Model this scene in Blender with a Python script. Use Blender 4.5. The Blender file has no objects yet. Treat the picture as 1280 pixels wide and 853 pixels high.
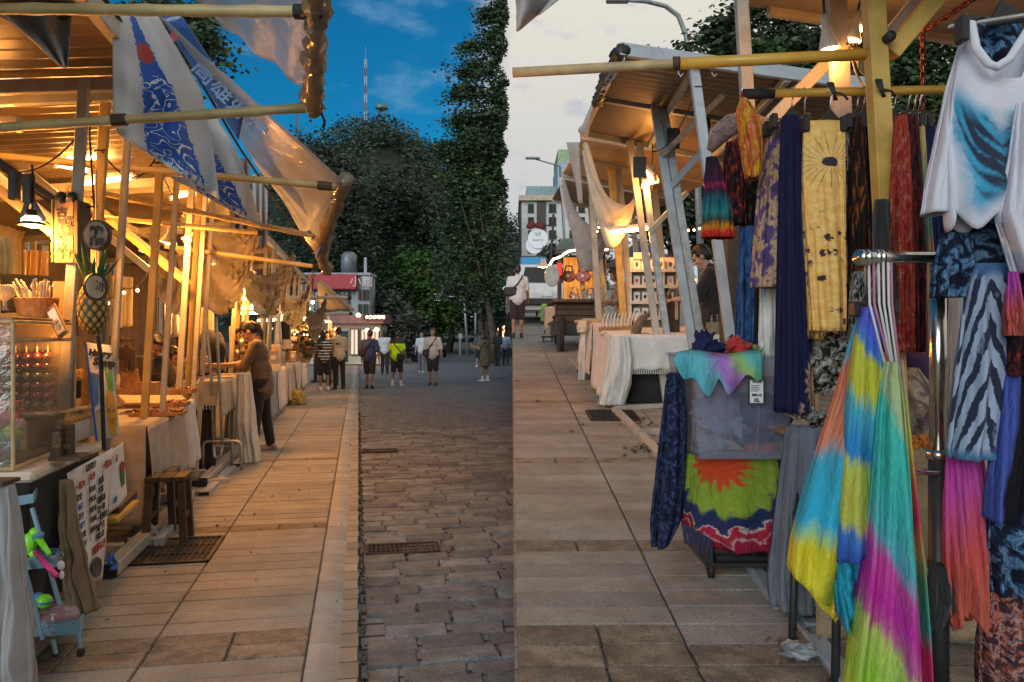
import bpy,math,random
import numpy as np
from mathutils import Vector,Matrix,noise
random.seed(7)
SC=bpy.context.scene
COL=SC.collection
R=math.radians
cam_data=bpy.data.cameras.new('camera')
cam=bpy.data.objects.new('camera',cam_data)
COL.objects.link(cam)
cam.location=(0,0,1.5)
cam.rotation_euler=(R(90),0,0)
cam_data.sensor_width=36
cam_data.lens=36*1000/1280
cam_data.shift_y=-8.5/1280
cam_data.clip_start=0.05
cam_data.clip_end=3000
SC.camera=cam
SUN_EL,SUN_AZ=16.0,204.0
SKY_STRENGTH=0.10
world=bpy.data.worlds.new('World')
SC.world=world
world.use_nodes=True
wn=world.node_tree
wn.nodes.clear()
def WN(t,**k):
 n=wn.nodes.new(t)
 for a,b in k.items():
  setattr(n,a,b)
 return n
def wl(a,b):wn.links.new(a,b)
w_out=WN('ShaderNodeOutputWorld');w_bg=WN('ShaderNodeBackground')
w_bg.inputs['Strength'].default_value=SKY_STRENGTH
wl(w_bg.outputs[0],w_out.inputs[0])
w_sky=WN('ShaderNodeTexSky',sky_type='NISHITA',sun_disc=False)
w_sky.sun_elevation=R(SUN_EL);w_sky.sun_rotation=R(SUN_AZ)
w_sky.air_density=1.0;w_sky.dust_density=0.3;w_sky.ozone_density=4.0
w_tc=WN('ShaderNodeTexCoord')
w_tint=WN('ShaderNodeMix',data_type='RGBA',blend_type='MULTIPLY')
w_tint.inputs[0].default_value=1.0
w_tint.inputs[7].default_value=(0.045,.54,.67,1)
wl(w_sky.outputs[0],w_tint.inputs[6])
w_map=WN('ShaderNodeMapping');w_map.inputs['Scale'].default_value=(1.0,1.0,2.2)
wl(w_tc.outputs['Generated'],w_map.inputs[0])
def wnoise(scale,detail,rough=.55):
 n=WN('ShaderNodeTexNoise');n.inputs['Scale'].default_value=scale
 n.inputs['Detail'].default_value=detail;n.inputs['Roughness'].default_value=rough
 wl(w_map.outputs[0],n.inputs['Vector'])
 return n
def wrange(src,a,b,c=0.0,d=1.0,smooth=True):
 m=WN('ShaderNodeMapRange',interpolation_type='SMOOTHSTEP' if smooth else 'LINEAR')
 m.inputs[1].default_value=a;m.inputs[2].default_value=b
 m.inputs[3].default_value=c;m.inputs[4].default_value=d
 wl(src,m.inputs[0]);return m.outputs[0]
def wmath(op,a,b):
 m=WN('ShaderNodeMath',operation=op)
 for i,x in enumerate((a,b)):
  if isinstance(x,(int,float)):m.inputs[i].default_value=x
  else:wl(x,m.inputs[i])
 return m.outputs[0]
def wmix(f,a,b):
 m=WN('ShaderNodeMix',data_type='RGBA')
 for i,x in((0,f),(6,a),(7,b)):
  if isinstance(x,(tuple,float)):m.inputs[i].default_value=x
  else:wl(x,m.inputs[i])
 return m.outputs[2]
w_sep=WN('ShaderNodeSeparateXYZ');wl(w_tc.outputs['Generated'],w_sep.inputs[0])
n1=wnoise(3.2,5);n2=wnoise(6.5,6,.6);n3=wnoise(11,6,.62)
bank=wmath('ADD',w_sep.outputs[0],wmath('MULTIPLY',wmath('SUBTRACT',n1.outputs[0],.5),.12))
f_bank=wrange(bank,-.052,.0)
f_wisp=wmath('MULTIPLY',wrange(n2.outputs[0],.52,.74),.55)
w_low=wrange(w_sep.outputs[2],.05,.42)
c_bank=wmix(w_low,(4.25,4.4,4.65,1),(5.95,5.65,5.0,1))
c_bank=wmix(wmath('MULTIPLY',wrange(n3.outputs[0],.54,.68),.55),c_bank,(3.2,3.45,4.3,1))
c_blue=wmix(f_wisp,w_tint.outputs[2],(1.7,3.2,4.9,1))
c_all=wmix(f_bank,c_blue,c_bank)
wl(c_all,w_bg.inputs['Color'])
sun_data=bpy.data.lights.new('sun','SUN')
sun=bpy.data.objects.new('sun',sun_data);COL.objects.link(sun)
sun_data.energy=1.35;sun_data.angle=R(35);sun_data.color=(1.0,.94,.87)
sd=Vector((math.sin(R(SUN_AZ)),math.cos(R(SUN_AZ)),math.tan(R(SUN_EL))))
sun.rotation_euler=sd.to_track_quat('Z','Y').to_euler()
SC.view_settings.view_transform='Standard'
SC.view_settings.look='None'
SC.view_settings.exposure=0.4
SC.view_settings.gamma=1.0
SC.render.engine='CYCLES'
SC.cycles.use_denoising=True
SC.cycles.max_bounces=6
SC.cycles.transparent_max_bounces=12
SC.cycles.sample_clamp_indirect=4.0
SC.cycles.caustics_reflective=False
SC.cycles.caustics_refractive=False
AL,AR,SL=R(-10.87),R(-.458),.078
ROAD=-.05
def P(px,py,d):
 return Vector(((px-640)/1000*d,d,1.5+(418-py)/1000*d))
def FL(u,v,w=0.0):
 return Vector((u*math.cos(AL)+v*math.sin(AL),-u*math.sin(AL)+v*math.cos(AL),w))
def FR(u,v,w=0.0):
 y=-u*math.sin(AR)+v*math.cos(AR)
 return Vector((u*math.cos(AR)+v*math.sin(AR),y,w+SL*y))
def dL(py,z=0.0):return 1000*(1.5-z)/(py-418)
def dR(py):return 1500/(py-340)
def GL(px,py,z=0.0):return P(px,py,dL(py,z))
def GR(px,py):return P(px,py,dR(py))
def lin(r,g,b):
 f=lambda x:((x/255+.055)/1.055)**2.4 if x>10 else x/255/12.92
 return(f(r),f(g),f(b),1)
class NT:
 def __init__(s,name):
  s.m=bpy.data.materials.new(name);s.m.use_nodes=True
  s.t=s.m.node_tree;s.t.nodes.clear()
  s.out=s.n('ShaderNodeOutputMaterial')
 def n(s,t,**k):
  x=s.t.nodes.new(t)
  for a,b in k.items():setattr(x,a,b)
  return x
 def l(s,a,b):s.t.links.new(a,b)
 def put(s,sock,v):
  if hasattr(v,'is_linked')or isinstance(v,bpy.types.NodeSocket):s.l(v,sock)
  else:sock.default_value=v
 def math(s,op,a,b=0.0,c=0.0):
  m=s.n('ShaderNodeMath',operation=op)
  for i,x in enumerate((a,b,c)):s.put(m.inputs[i],x)
  return m.outputs[0]
 def mix(s,f,a,b,bt='MIX'):
  m=s.n('ShaderNodeMix',data_type='RGBA',blend_type=bt)
  s.put(m.inputs[0],f);s.put(m.inputs[6],a);s.put(m.inputs[7],b)
  return m.outputs[2]
 def noise(s,vec,scale,detail=4,rough=.55,dist=0.0):
  x=s.n('ShaderNodeTexNoise');s.l(vec,x.inputs['Vector'])
  x.inputs['Scale'].default_value=scale;x.inputs['Detail'].default_value=detail
  x.inputs['Roughness'].default_value=rough;x.inputs['Distortion'].default_value=dist
  return x.outputs[0]
 def coord(s,kind='Object'):return s.n('ShaderNodeTexCoord').outputs[kind]
 def range(s,v,a,b,c=0.0,d=1.0,sm=True):
  m=s.n('ShaderNodeMapRange',interpolation_type='SMOOTHSTEP' if sm else 'LINEAR')
  s.l(v,m.inputs[0])
  for i,x in enumerate((a,b,c,d)):m.inputs[i+1].default_value=x
  return m.outputs[0]
 def ramp(s,v,stops,interp='LINEAR'):
  r=s.n('ShaderNodeValToRGB');s.l(v,r.inputs[0])
  cr=r.color_ramp;cr.interpolation=interp
  while len(cr.elements)<len(stops):cr.elements.new(.5)
  for e,(p,c)in zip(cr.elements,stops):e.position=p;e.color=c
  return r.outputs[0]
 def bsdf(s,col,rough=.7,metal=0.0,bump=None,bstr=.3,bdist=.01,**k):
  b=s.n('ShaderNodeBsdfPrincipled')
  s.put(b.inputs['Base Color'],col);s.put(b.inputs['Roughness'],rough)
  b.inputs['Metallic'].default_value=metal
  for a,v in k.items():s.put(b.inputs[a.replace('_',' ')],v)
  if bump is not None:
   bp=s.n('ShaderNodeBump');bp.inputs['Strength'].default_value=bstr
   bp.inputs['Distance'].default_value=bdist
   s.l(bump,bp.inputs['Height']);s.l(bp.outputs[0],b.inputs['Normal'])
  return b.outputs[0]
 def done(s,sh):
  s.l(sh,s.out.inputs[0]);return s.m
MATS={}
def mul(c,k):return(min(c[0]*k,1),min(c[1]*k,1),min(c[2]*k,1),1)
def mat(name,c,rough=.7,metal=0.0,var=.25,scale=6,bump=.25,bscale=60,bdist=.004,rnd=0.0,dirt=0.0,**k):
 if name in MATS:return MATS[name]
 t=NT(name);v=t.coord()
 a=t.noise(v,scale,6,.6)
 col=t.mix(t.range(a,.3,.7),mul(c,1-var),mul(c,1+var))
 if dirt:
  dn=t.noise(v,scale*.45,8,.68,.5)
  col=t.mix(t.math('MULTIPLY',t.range(dn,.5,.7),dirt),col,(.05,.04,.03,1))
 if rnd:
  o=t.n('ShaderNodeObjectInfo').outputs['Random']
  col=t.mix(1.0,col,t.ramp(o,[(0,(1-rnd,)*3+(1,)),(.5,(1,1-rnd*.1,1-rnd*.22,1)),(1,(1+rnd,1+rnd,1+rnd,1))]),'MULTIPLY')
 rr=t.range(a,.2,.8,max(rough-.1,.02),min(rough+.1,1))
 sh=t.bsdf(col,rr,metal,t.noise(v,bscale,5,.6)if bump else None,bump,bdist,**k)
 MATS[name]=t.done(sh);return MATS[name]
def glow(name,c,strength,rough=.5):
 if name in MATS:return MATS[name]
 t=NT(name)
 MATS[name]=t.done(t.bsdf((.8,.8,.8,1),rough,Emission_Color=c,Emission_Strength=strength));return MATS[name]
def cloth(name,c,var=.2,c2=None,s2=5,weave=500,rough=.88):
 """woven cloth: colour, soft blotches, fine weave relief"""
 if name in MATS:return MATS[name]
 t=NT(name);v=t.coord()
 a=t.noise(v,7,5,.6)
 col=t.mix(t.range(a,.3,.7),mul(c,1-var),mul(c,1+var))
 if c2:col=t.mix(t.range(t.noise(v,s2,4,.6,.8),.45,.62),col,c2)
 h=t.math('ADD',t.noise(v,weave,2),t.math('MULTIPLY',t.noise(v,22,4),3.0))
 MATS[name]=t.done(t.bsdf(col,rough,0,h,.35,.006,Sheen_Weight=.15));return MATS[name]
def dye(name,stops,mode='v',k=(0,1),scale=5,dist=.25,centre=(.5,.5),aspect=1.0,streak=0.0,interp='LINEAR',cells=None):
 """tie-dye cloth in the garment's own UV: mode v/diag bands, radial bursts, blotch"""
 if name in MATS:return MATS[name]
 t=NT(name);uv=t.coord('UV')
 sp=t.n('ShaderNodeSeparateXYZ');t.l(uv,sp.inputs[0]);u,v=sp.outputs[0],sp.outputs[1]
 mp=t.n('ShaderNodeMapping');t.l(uv,mp.inputs[0]);mp.inputs['Scale'].default_value=(1,aspect,1)
 nz=t.noise(mp.outputs[0],scale,6,.62,.6)
 if mode=='blotch':f=t.range(nz,.25,.75,0,1,False)
 elif mode=='radial':
  du=t.math('SUBTRACT',u,centre[0]);dv=t.math('MULTIPLY',t.math('SUBTRACT',v,centre[1]),aspect)
  rr=t.math('SQRT',t.math('ADD',t.math('MULTIPLY',du,du),t.math('MULTIPLY',dv,dv)))
  an=t.math('ARCTAN2',dv,du)
  ray=t.math('SINE',t.math('MULTIPLY',an,19.0))
  f=t.math('ADD',t.math('MULTIPLY',rr,k[1]),t.math('MULTIPLY',ray,streak))
  f=t.math('ADD',f,t.math('MULTIPLY',t.math('SUBTRACT',nz,.5),dist))
 else:
  f=t.math('ADD',t.math('MULTIPLY',u,k[0]),t.math('MULTIPLY',v,k[1]))
  f=t.math('ADD',f,t.math('MULTIPLY',t.math('SUBTRACT',nz,.5),dist))
  if streak:
   m2=t.n('ShaderNodeMapping');t.l(uv,m2.inputs[0]);m2.inputs['Scale'].default_value=(38,2.2,1)
   f=t.math('ADD',f,t.math('MULTIPLY',t.math('SUBTRACT',t.noise(m2.outputs[0],1.0,3),.5),streak))
 col=t.ramp(f,stops,interp)
 col=t.mix(t.math('MULTIPLY',t.range(t.noise(mp.outputs[0],34,4,.7),.5,.75),.5),col,t.mix(1.0,col,(1.7,1.7,1.7,1),'MULTIPLY'))
 if cells:
  vo=t.n('ShaderNodeTexVoronoi');t.l(mp.outputs[0],vo.inputs[0]);vo.inputs['Scale'].default_value=cells[0]
  col=t.mix(t.math('MULTIPLY',t.range(vo.outputs[0],cells[1]+.1,cells[1]),t.range(nz,.45,.5)),col,cells[2])
 o=t.coord()
 mo=t.n('ShaderNodeMapping');t.l(o,mo.inputs[0]);mo.inputs['Scale'].default_value=(1,1,.35);mo.inputs['Rotation'].default_value=(.2,.25,0)
 h=t.math('ADD',t.noise(o,420,2),t.math('MULTIPLY',t.noise(mo.outputs[0],26,5,.6,1.0),5.0))
 MATS[name]=t.done(t.bsdf(col,.92,0,h,.6,.010,Specular_IOR_Level=.2));return MATS[name]
ORG={}
class MB:
 def __init__(s):s.v=[];s.f=[];s.uv={}
 def add(s,vs,fs,uvs=None):
  n=len(s.v);s.v+=[Vector(a)for a in vs];s.f+=[tuple(i+n for i in f)for f in fs]
  if uvs:
   for i,q in enumerate(uvs):s.uv[n+i]=q
  return s
 def box(s,c,sx,sy,sz,m=None,ch=0.0):
  """box with centre c; chamfered when ch > 0"""
  m=m or Matrix.Identity(3);c=Vector(c)
  x,y,z=sx/2,sy/2,sz/2
  if ch<=0:
   vs=[(-x,-y,-z),(x,-y,-z),(x,y,-z),(-x,y,-z),(-x,-y,z),(x,-y,z),(x,y,z),(-x,y,z)]
   fs=[(3,2,1,0),(4,5,6,7),(0,1,5,4),(1,2,6,5),(2,3,7,6),(3,0,4,7)]
  else:
   k=min(ch,x*.9,y*.9,z*.9);vs=[];fs=[]
   for sx_ in(-1,1):
    for sy_ in(-1,1):
     for sz_ in(-1,1):
      vs+=[(sx_*x,sy_*(y-k),sz_*(z-k)),(sx_*(x-k),sy_*y,sz_*(z-k)),(sx_*(x-k),sy_*(y-k),sz_*z)]
   I=lambda a,b,d,j:((a>0)*4+(b>0)*2+(d>0))*3+j
   for q in(-1,1):
    o=[(-1,-1),(1,-1),(1,1),(-1,1)]
    r=o if q>0 else o[::-1]
    fs.append(tuple(I(q,a,b,0)for a,b in r));fs.append(tuple(I(b,q,a,1)for a,b in r));fs.append(tuple(I(a,b,q,2)for a,b in r))
   for a in(-1,1):
    for b in(-1,1):
     fs.append((I(a,b,-1,0),I(a,b,1,0),I(a,b,1,1),I(a,b,-1,1))if a*b<0 else(I(a,b,1,0),I(a,b,-1,0),I(a,b,-1,1),I(a,b,1,1)))
     fs.append((I(a,-1,b,0),I(a,1,b,0),I(a,1,b,2),I(a,-1,b,2))if a*b>0 else(I(a,1,b,0),I(a,-1,b,0),I(a,-1,b,2),I(a,1,b,2)))
     fs.append((I(-1,a,b,1),I(1,a,b,1),I(1,a,b,2),I(-1,a,b,2))if a*b<0 else(I(1,a,b,1),I(-1,a,b,1),I(-1,a,b,2),I(1,a,b,2)))
     for d in(-1,1):
      tri=(I(a,b,d,0),I(a,b,d,1),I(a,b,d,2))
      fs.append(tri if a*b*d>0 else tri[::-1])
  return s.add([c+m@Vector(a)for a in vs],fs)
 def bar(s,p0,p1,w,h,up=(0,0,1),ch=.004):
  p0,p1=Vector(p0),Vector(p1);d=p1-p0;L=d.length
  y=d.normalized();u=Vector(up)
  if abs(y.dot(u))>.95:u=Vector((0,1,0))if abs(y.y)<.9 else Vector((1,0,0))
  x=y.cross(u).normalized();z=x.cross(y).normalized()
  m=Matrix((x,y,z)).transposed()
  return s.box((p0+p1)/2,w,L,h,m,ch)
 def tube(s,pts,r,n=8,caps=True):
  pts=[Vector(p)for p in pts];N=len(pts)
  rs=[r]*N if isinstance(r,(int,float))else r
  vs=[];fs=[];prev=None
  for i,p in enumerate(pts):
   t=(pts[min(i+1,N-1)]-pts[max(i-1,0)]).normalized()
   if prev is None:
    a=Vector((0,0,1))if abs(t.z)<.9 else Vector((1,0,0));x=t.cross(a).normalized()
   else:x=(prev-t*prev.dot(t)).normalized()
   prev=x;y=t.cross(x)
   for k in range(n):
    q=2*math.pi*k/n;vs.append(p+(x*math.cos(q)+y*math.sin(q))*rs[i])
  for i in range(N-1):
   for k in range(n):
    a=i*n+k;b=i*n+(k+1)%n;fs.append((a,b,b+n,a+n))
  if caps:fs.append(tuple(range(n))[::-1]);fs.append(tuple((N-1)*n+k for k in range(n)))
  return s.add(vs,fs)
 def lathe(s,prof,c,n=16,m=None,cap0=True,cap1=True):
  """profile of (radius, height) turned about the z of m at c"""
  m=m or Matrix.Identity(3);c=Vector(c);vs=[];fs=[]
  for r,h in prof:
   for k in range(n):
    q=2*math.pi*k/n;vs.append(c+m@Vector((r*math.cos(q),r*math.sin(q),h)))
  for i in range(len(prof)-1):
   for k in range(n):
    a=i*n+k;b=i*n+(k+1)%n;fs.append((a,b,b+n,a+n))
  if cap0:fs.append(tuple(range(n))[::-1])
  if cap1:fs.append(tuple((len(prof)-1)*n+k for k in range(n)))
  return s.add(vs,fs)
 def ell(s,c,r,m=None,nu=12,nv=8,rough=0.0,seed=0):
  m=m or Matrix.Identity(3);c=Vector(c);vs=[];fs=[]
  r=(r,r,r)if isinstance(r,(int,float))else r
  for j in range(nv+1):
   th=math.pi*j/nv
   for k in range(nu):
    q=2*math.pi*k/nu
    p=Vector((math.sin(th)*math.cos(q),math.sin(th)*math.sin(q),math.cos(th)))
    if rough:p*=1+rough*noise.noise(p*2.3+Vector((seed,0,0)))
    vs.append(c+m@Vector((p.x*r[0],p.y*r[1],p.z*r[2])))
  for j in range(nv):
   for k in range(nu):
    a=j*nu+k;b=j*nu+(k+1)%nu;fs.append((a,a+nu,b+nu,b))
  return s.add(vs,fs)
 def cap(s,p0,p1,r0,r1=None,n=10):
  """tapered capsule"""
  r1=r0 if r1 is None else r1;p0,p1=Vector(p0),Vector(p1);t=p1-p0
  t=t.normalized()if t.length>1e-6 else Vector((0,0,1))
  pts=[];rs=[]
  for q in(-90,-60,-30):pts.append(p0+t*r0*math.sin(R(q)));rs.append(max(r0*math.cos(R(q)),r0*.06))
  pts.append(p0);rs.append(r0);pts.append(p1);rs.append(r1)
  for q in(30,60,90):pts.append(p1+t*r1*math.sin(R(q)));rs.append(max(r1*math.cos(R(q)),r1*.06))
  return s.tube(pts,rs,n)
 def prism(s,poly,off):
  """polygon of points pushed along the vector off"""
  n=len(poly);off=Vector(off);a=[Vector(p)for p in poly]
  fs=[tuple(range(n))[::-1],tuple(range(n,2*n))]+[(i,(i+1)%n,n+(i+1)%n,n+i)for i in range(n)]
  return s.add(a+[p+off for p in a],fs)
 def grid(s,fn,nu,nv,closed=False):
  vs=[];uvs=[];fs=[]
  for j in range(nv+1):
   for i in range(nu+(0 if closed else 1)):
    u,v=i/nu,j/nv;vs.append(fn(u,v));uvs.append((u,v))
  w=nu if closed else nu+1
  for j in range(nv):
   for i in range(nu):
    a=j*w+i;b=j*w+(i+1)%w;fs.append((a,b,b+w,a+w))
  return s.add(vs,fs,uvs)
 def mesh(s,name,org,smooth):
  me=bpy.data.meshes.new(name)
  me.from_pydata([v-org for v in s.v],[],s.f)
  if s.uv:
   lay=me.uv_layers.new(name='UVMap')
   ix=np.empty(len(me.loops),dtype=np.int32);me.loops.foreach_get('vertex_index',ix)
   arr=np.zeros((len(s.v),2),dtype=np.float32)
   for k,q in s.uv.items():arr[k]=q
   lay.data.foreach_set('uv',arr[ix].ravel())
  if smooth:me.polygons.foreach_set('use_smooth',[True]*len(me.polygons))
  me.update();return me
def tag(o,label=None,cat=None,group=None,kind=None):
 if label:o['label']=label
 if cat:o['category']=cat
 if group:o['group']=group
 if kind:o['kind']=kind
 return o
def obj(name,mb,m,parent=None,smooth=False,label=None,cat=None,group=None,kind=None,solid=0.0,auto=None,org=None,remesh=0.0,sm=0,sub=0):
 if parent is not None:og=ORG[parent.name]
 elif org is not None:og=Vector(org)
 else:
  a=np.array([tuple(v)for v in mb.v]);og=Vector(((a[:,0].min()+a[:,0].max())/2,(a[:,1].min()+a[:,1].max())/2,a[:,2].min()))
 me=mb.mesh(name,og,smooth)
 me.materials.append(m)
 o=bpy.data.objects.new(name,me);COL.objects.link(o)
 ORG[o.name]=og
 if parent is not None:o.parent=parent
 else:o.location=og
 if remesh:
  q=o.modifiers.new('remesh','REMESH');q.mode='VOXEL';q.voxel_size=remesh;q.use_smooth_shade=True
 if sm:
  q=o.modifiers.new('smooth','SMOOTH');q.iterations=sm;q.factor=.5
 if sub:
  q=o.modifiers.new('subdivision','SUBSURF');q.levels=sub;q.render_levels=sub
 if solid:
  q=o.modifiers.new('thickness','SOLIDIFY');q.thickness=solid;q.offset=0
 return tag(o,label,cat,group,kind)
def thing(name,label,cat,loc,group=None,kind=None):
 o=bpy.data.objects.new(name,None);COL.objects.link(o)
 o.empty_display_size=.1;o.location=loc;ORG[o.name]=Vector(loc)
 return tag(o,label,cat,group,kind)
def inst(src,name,loc,scale=(1,1,1),rot=None,parent=None):
 """another object on the same mesh, given in world coordinates"""
 o=bpy.data.objects.new(name,src.data);COL.objects.link(o)
 ORG[o.name]=Vector(loc)
 if parent is not None:o.parent=parent;o.location=Vector(loc)-ORG[parent.name]
 else:o.location=loc
 o.scale=scale
 if rot:o.rotation_euler=rot
 return o
def dup(root,loc,rz=None,label=None,group=None,scale=None):
 """copy a thing, its parts and their sub-parts"""
 r=root.copy();COL.objects.link(r);r.location=loc;ORG[r.name]=Vector(loc)
 if rz is not None:r.rotation_euler=(0,0,rz)
 if scale:r.scale=scale
 if label:r['label']=label
 if group:r['group']=group
 for ch in list(root.children):
  c=ch.copy();COL.objects.link(c);c.parent=r
  for g in list(ch.children):
   d=g.copy();COL.objects.link(d);d.parent=c
 return r
def text(body,size,m,parent,origin,right,up,name='lettering',align='LEFT',bold=0.0,ext=.0008,label=None,vspace=1.0):
 cu=bpy.data.curves.new(name,'FONT');cu.body=body;cu.size=size;cu.extrude=ext;cu.offset=bold
 cu.align_x=align;cu.resolution_u=2;cu.space_line=vspace
 cu.materials.append(m)
 o=bpy.data.objects.new(name,cu);COL.objects.link(o)
 x=Vector(right).normalized();y=Vector(up);y=(y-x*y.dot(x)).normalized();z=x.cross(y)
 M=Matrix((x,y,z)).transposed().to_4x4()
 M.translation=Vector(origin)-ORG[parent.name]
 o.parent=parent;o.matrix_local=M
 if label:o['label']=label
 return o
def sag(a,b,drop,n=10):
 a,b=Vector(a),Vector(b)
 return[a.lerp(b,i/n)-Vector((0,0,drop*4*(i/n)*(1-i/n)))for i in range(n+1)]
def lerp_rows(rows,t):
 """rows sorted by first value; smooth interpolation of the rest"""
 n=len(rows)-1;x=rows[0][0]+(rows[-1][0]-rows[0][0])*t
 for i in range(n):
  if x<=rows[i+1][0]+1e-9:
   k=(x-rows[i][0])/max(rows[i+1][0]-rows[i][0],1e-9);k=max(0,min(1,k))
   return[x]+[a+(b-a)*k for a,b in zip(rows[i][1:],rows[i+1][1:])]
 return list(rows[-1])
def garment(name,rows,d,depth,m,parent=None,folds=7,fa=.012,seed=0.0,nu=72,nv=40,hem=.0,flare=1.6,solid=0.0,fine=1.0,slant=0.0,**k):
 """a hanging garment: a soft flattened tube, outline rows of (pixel y, left x, right x), front at about d"""
 mb=MB()
 def fn(u,v):
  y,xl,xr=lerp_rows(rows,v)[:3]
  q=2*math.pi*u
  cx,hw=(xl+xr)/2,(xr-xl)/2/1000*d
  c,s_=math.cos(q),math.sin(q)
  dep=depth*min(1,.45+v)
  x=hw*math.copysign(abs(c)**.85,c)
  ft=fa*1.15*(.25+min(v*flare,1.0))
  wob=math.sin(folds*q+seed+1.3*math.sin(v*3+seed))+.5*math.sin((folds*2+1)*q+seed*2.1+v*2)
  wob+=.8*noise.noise(Vector((u*9,v*5,seed)))+fine*.45*noise.noise(Vector((u*22,v*9+u*8,seed)))+fine*.3*math.sin((folds*3+2)*q+seed+4*v)
  yy=-dep*s_+ft*wob*(1 if abs(s_)>.2 else abs(s_)*5)
  p=P(cx,y-slant*c*v*v,d)+Vector((x+ft*.3*wob,yy,0))
  p.z+=hem*max(0,v-.8)*5*math.sin(folds*q*.5+seed)
  return p
 mb.grid(fn,nu,nv,closed=True)
 for i,(u,v)in list(mb.uv.items()):mb.uv[i]=(abs(((u*2)%2)-1),v)
 return obj(name,mb,m,parent,True,solid=solid or .003,**k)
def sheet(name,corners,m,parent=None,nu=16,nv=16,sagz=0.0,wave=0.0,nw=3.0,seed=0.0,solid=.003,off=0.0,uvbox=None,edge=0.0,**k):
 """a hanging or stretched sheet between four corners (top left, top right, bottom right, bottom left)"""
 a,b,c,e=[Vector(q)for q in corners]
 nrm=((b-a).cross(e-a)).normalized()
 u0,u1,v0,v1=uvbox or(0,1,0,1)
 def fn(u,v):
  uu,vv=u0+(u1-u0)*u,v0+(v1-v0)*v
  p=a.lerp(b,uu).lerp(e.lerp(c,uu),vv)
  p=p+nrm*(wave*(math.sin(nw*2*math.pi*uu+seed+1.5*vv)+.5*noise.noise(Vector((uu*4,vv*4,seed))))*min(1,.3+vv)+off)
  p.z-=sagz*4*uu*(1-uu)
  p+=(e-a).normalized()*edge*math.sin(9*uu+seed)*vv
  return p
 mb=MB();mb.grid(fn,nu,nv)
 return obj(name,mb,m,parent,True,solid=solid,**k)
def corrugated(name,a,b,c,e,m,parent,n=22,amp=.012,**k):
 """ribbed metal sheet: ribs run a->b, stacked a->e"""
 a,b,c,e=map(Vector,(a,b,c,e));nrm=((b-a).cross(e-a)).normalized()
 N=n*4
 mb=MB()
 def fn(u,v):return a.lerp(b,u).lerp(e.lerp(c,u),v)+nrm*amp*max(-.6,min(.6,1.4*math.sin(2*math.pi*n*v)))
 mb.grid(fn,2,N)
 return obj(name,mb,m,parent,False,solid=.003,**k)
LAMP=.8
def lamp_light(parent,loc,energy,col=(1,.37,.06),r=.04,name='light'):
 L=bpy.data.lights.new(name,'POINT');L.energy=energy*LAMP;L.color=col;L.shadow_soft_size=r
 o=bpy.data.objects.new(name,L);COL.objects.link(o);o.parent=parent;o.location=Vector(loc)-ORG[parent.name]
 return o
def slab_mesh(ch=.012):
 return MB().box((0,0,-.5),1,1,1,None,0)
def stone(name,c,rough=.8,var=.3,rnd=.22,scale=5,pits=.5,bstr=.5,bd=.012):
 """cut granite: blotches, dark pits, tone that differs from slab to slab"""
 t=NT(name);geo=t.n('ShaderNodeNewGeometry').outputs['Position']
 a=t.noise(geo,scale,8,.68);b=t.noise(geo,90,4,.7);c3=t.noise(geo,1.1,5,.6)
 col=t.mix(t.range(a,.3,.7),mul(c,1-var),mul(c,1+var))
 col=t.mix(t.math('MULTIPLY',t.range(b,.5,.68),pits),col,mul(c,.3))
 sp_=t.noise(geo,260,2,.6);col=t.mix(t.math('MULTIPLY',t.range(sp_,.5,.62),.3),col,mul(c,1.7))
 col=t.mix(t.math('MULTIPLY',t.range(c3,.48,.7),.45),col,mul((c[0],c[1]*.88,c[2]*.74),.6))
 o=t.n('ShaderNodeObjectInfo').outputs['Random']
 col=t.mix(1.0,col,t.ramp(o,[(0,(1-rnd,1-rnd,1-rnd*.9,1)),(.4,(1,.97,.9,1)),(.7,(1+rnd*.5,1+rnd*.4,1+rnd*.2,1)),(1,(1+rnd,1+rnd,1+rnd,1))]),'MULTIPLY')
 h=t.math('ADD',t.math('MULTIPLY',a,1.6),t.math('ADD',b,t.noise(geo,24,6,.7)))
 return t.done(t.bsdf(col,t.range(a,.3,.7,rough-.22,rough+.08),0,h,bstr,bd))
m_slab=stone('walk_granite',(.31,.292,.262,1),.8,.26,.13,4,.75,.8,.014)
m_slab_rough=stone('walk_rough_granite',(.235,.195,.15,1),.85,.55,.2,9,.85,1.0)
m_sett=stone('sett_stone',(.25,.285,.325,1),.85,.4,.3,7,.9,1.0,.035)
m_kerb=stone('kerb_stone',(.30,.315,.33,1),.72,.2,.12,5,.5,.5)
m_joint=mat('joint_dirt',(.028,.024,.019,1),.95,var=.5,scale=9,bump=.6,bscale=40)
def paved(name,c,w,h,ang,mort=.03):
 """far paving, past where single stones can be told apart"""
 t=NT(name);geo=t.n('ShaderNodeNewGeometry').outputs['Position']
 mp=t.n('ShaderNodeMapping');t.l(geo,mp.inputs[0]);mp.inputs['Rotation'].default_value=(0,0,ang)
 br=t.n('ShaderNodeTexBrick');t.l(mp.outputs[0],br.inputs[0]);br.inputs['Scale'].default_value=1
 br.inputs['Brick Width'].default_value=w;br.inputs['Row Height'].default_value=h;br.inputs['Mortar Size'].default_value=mort*.5
 br.inputs['Color1'].default_value=mul(c,.75);br.inputs['Color2'].default_value=mul(c,1.25);br.inputs['Mortar'].default_value=mul(c,.15)
 a=t.noise(geo,5,7,.65)
 col=t.mix(1.0,br.outputs[0],t.mix(a,(.6,.6,.6,1),(1.4,1.4,1.4,1)),'MULTIPLY')
 return t.done(t.bsdf(col,.85,0,a,.5,.01))
g=MB();g.add([(-900,-60,-.13),(900,-60,-.13),(900,1500,-.13),(-900,1500,-.13)],[(0,1,2,3)])
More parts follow.
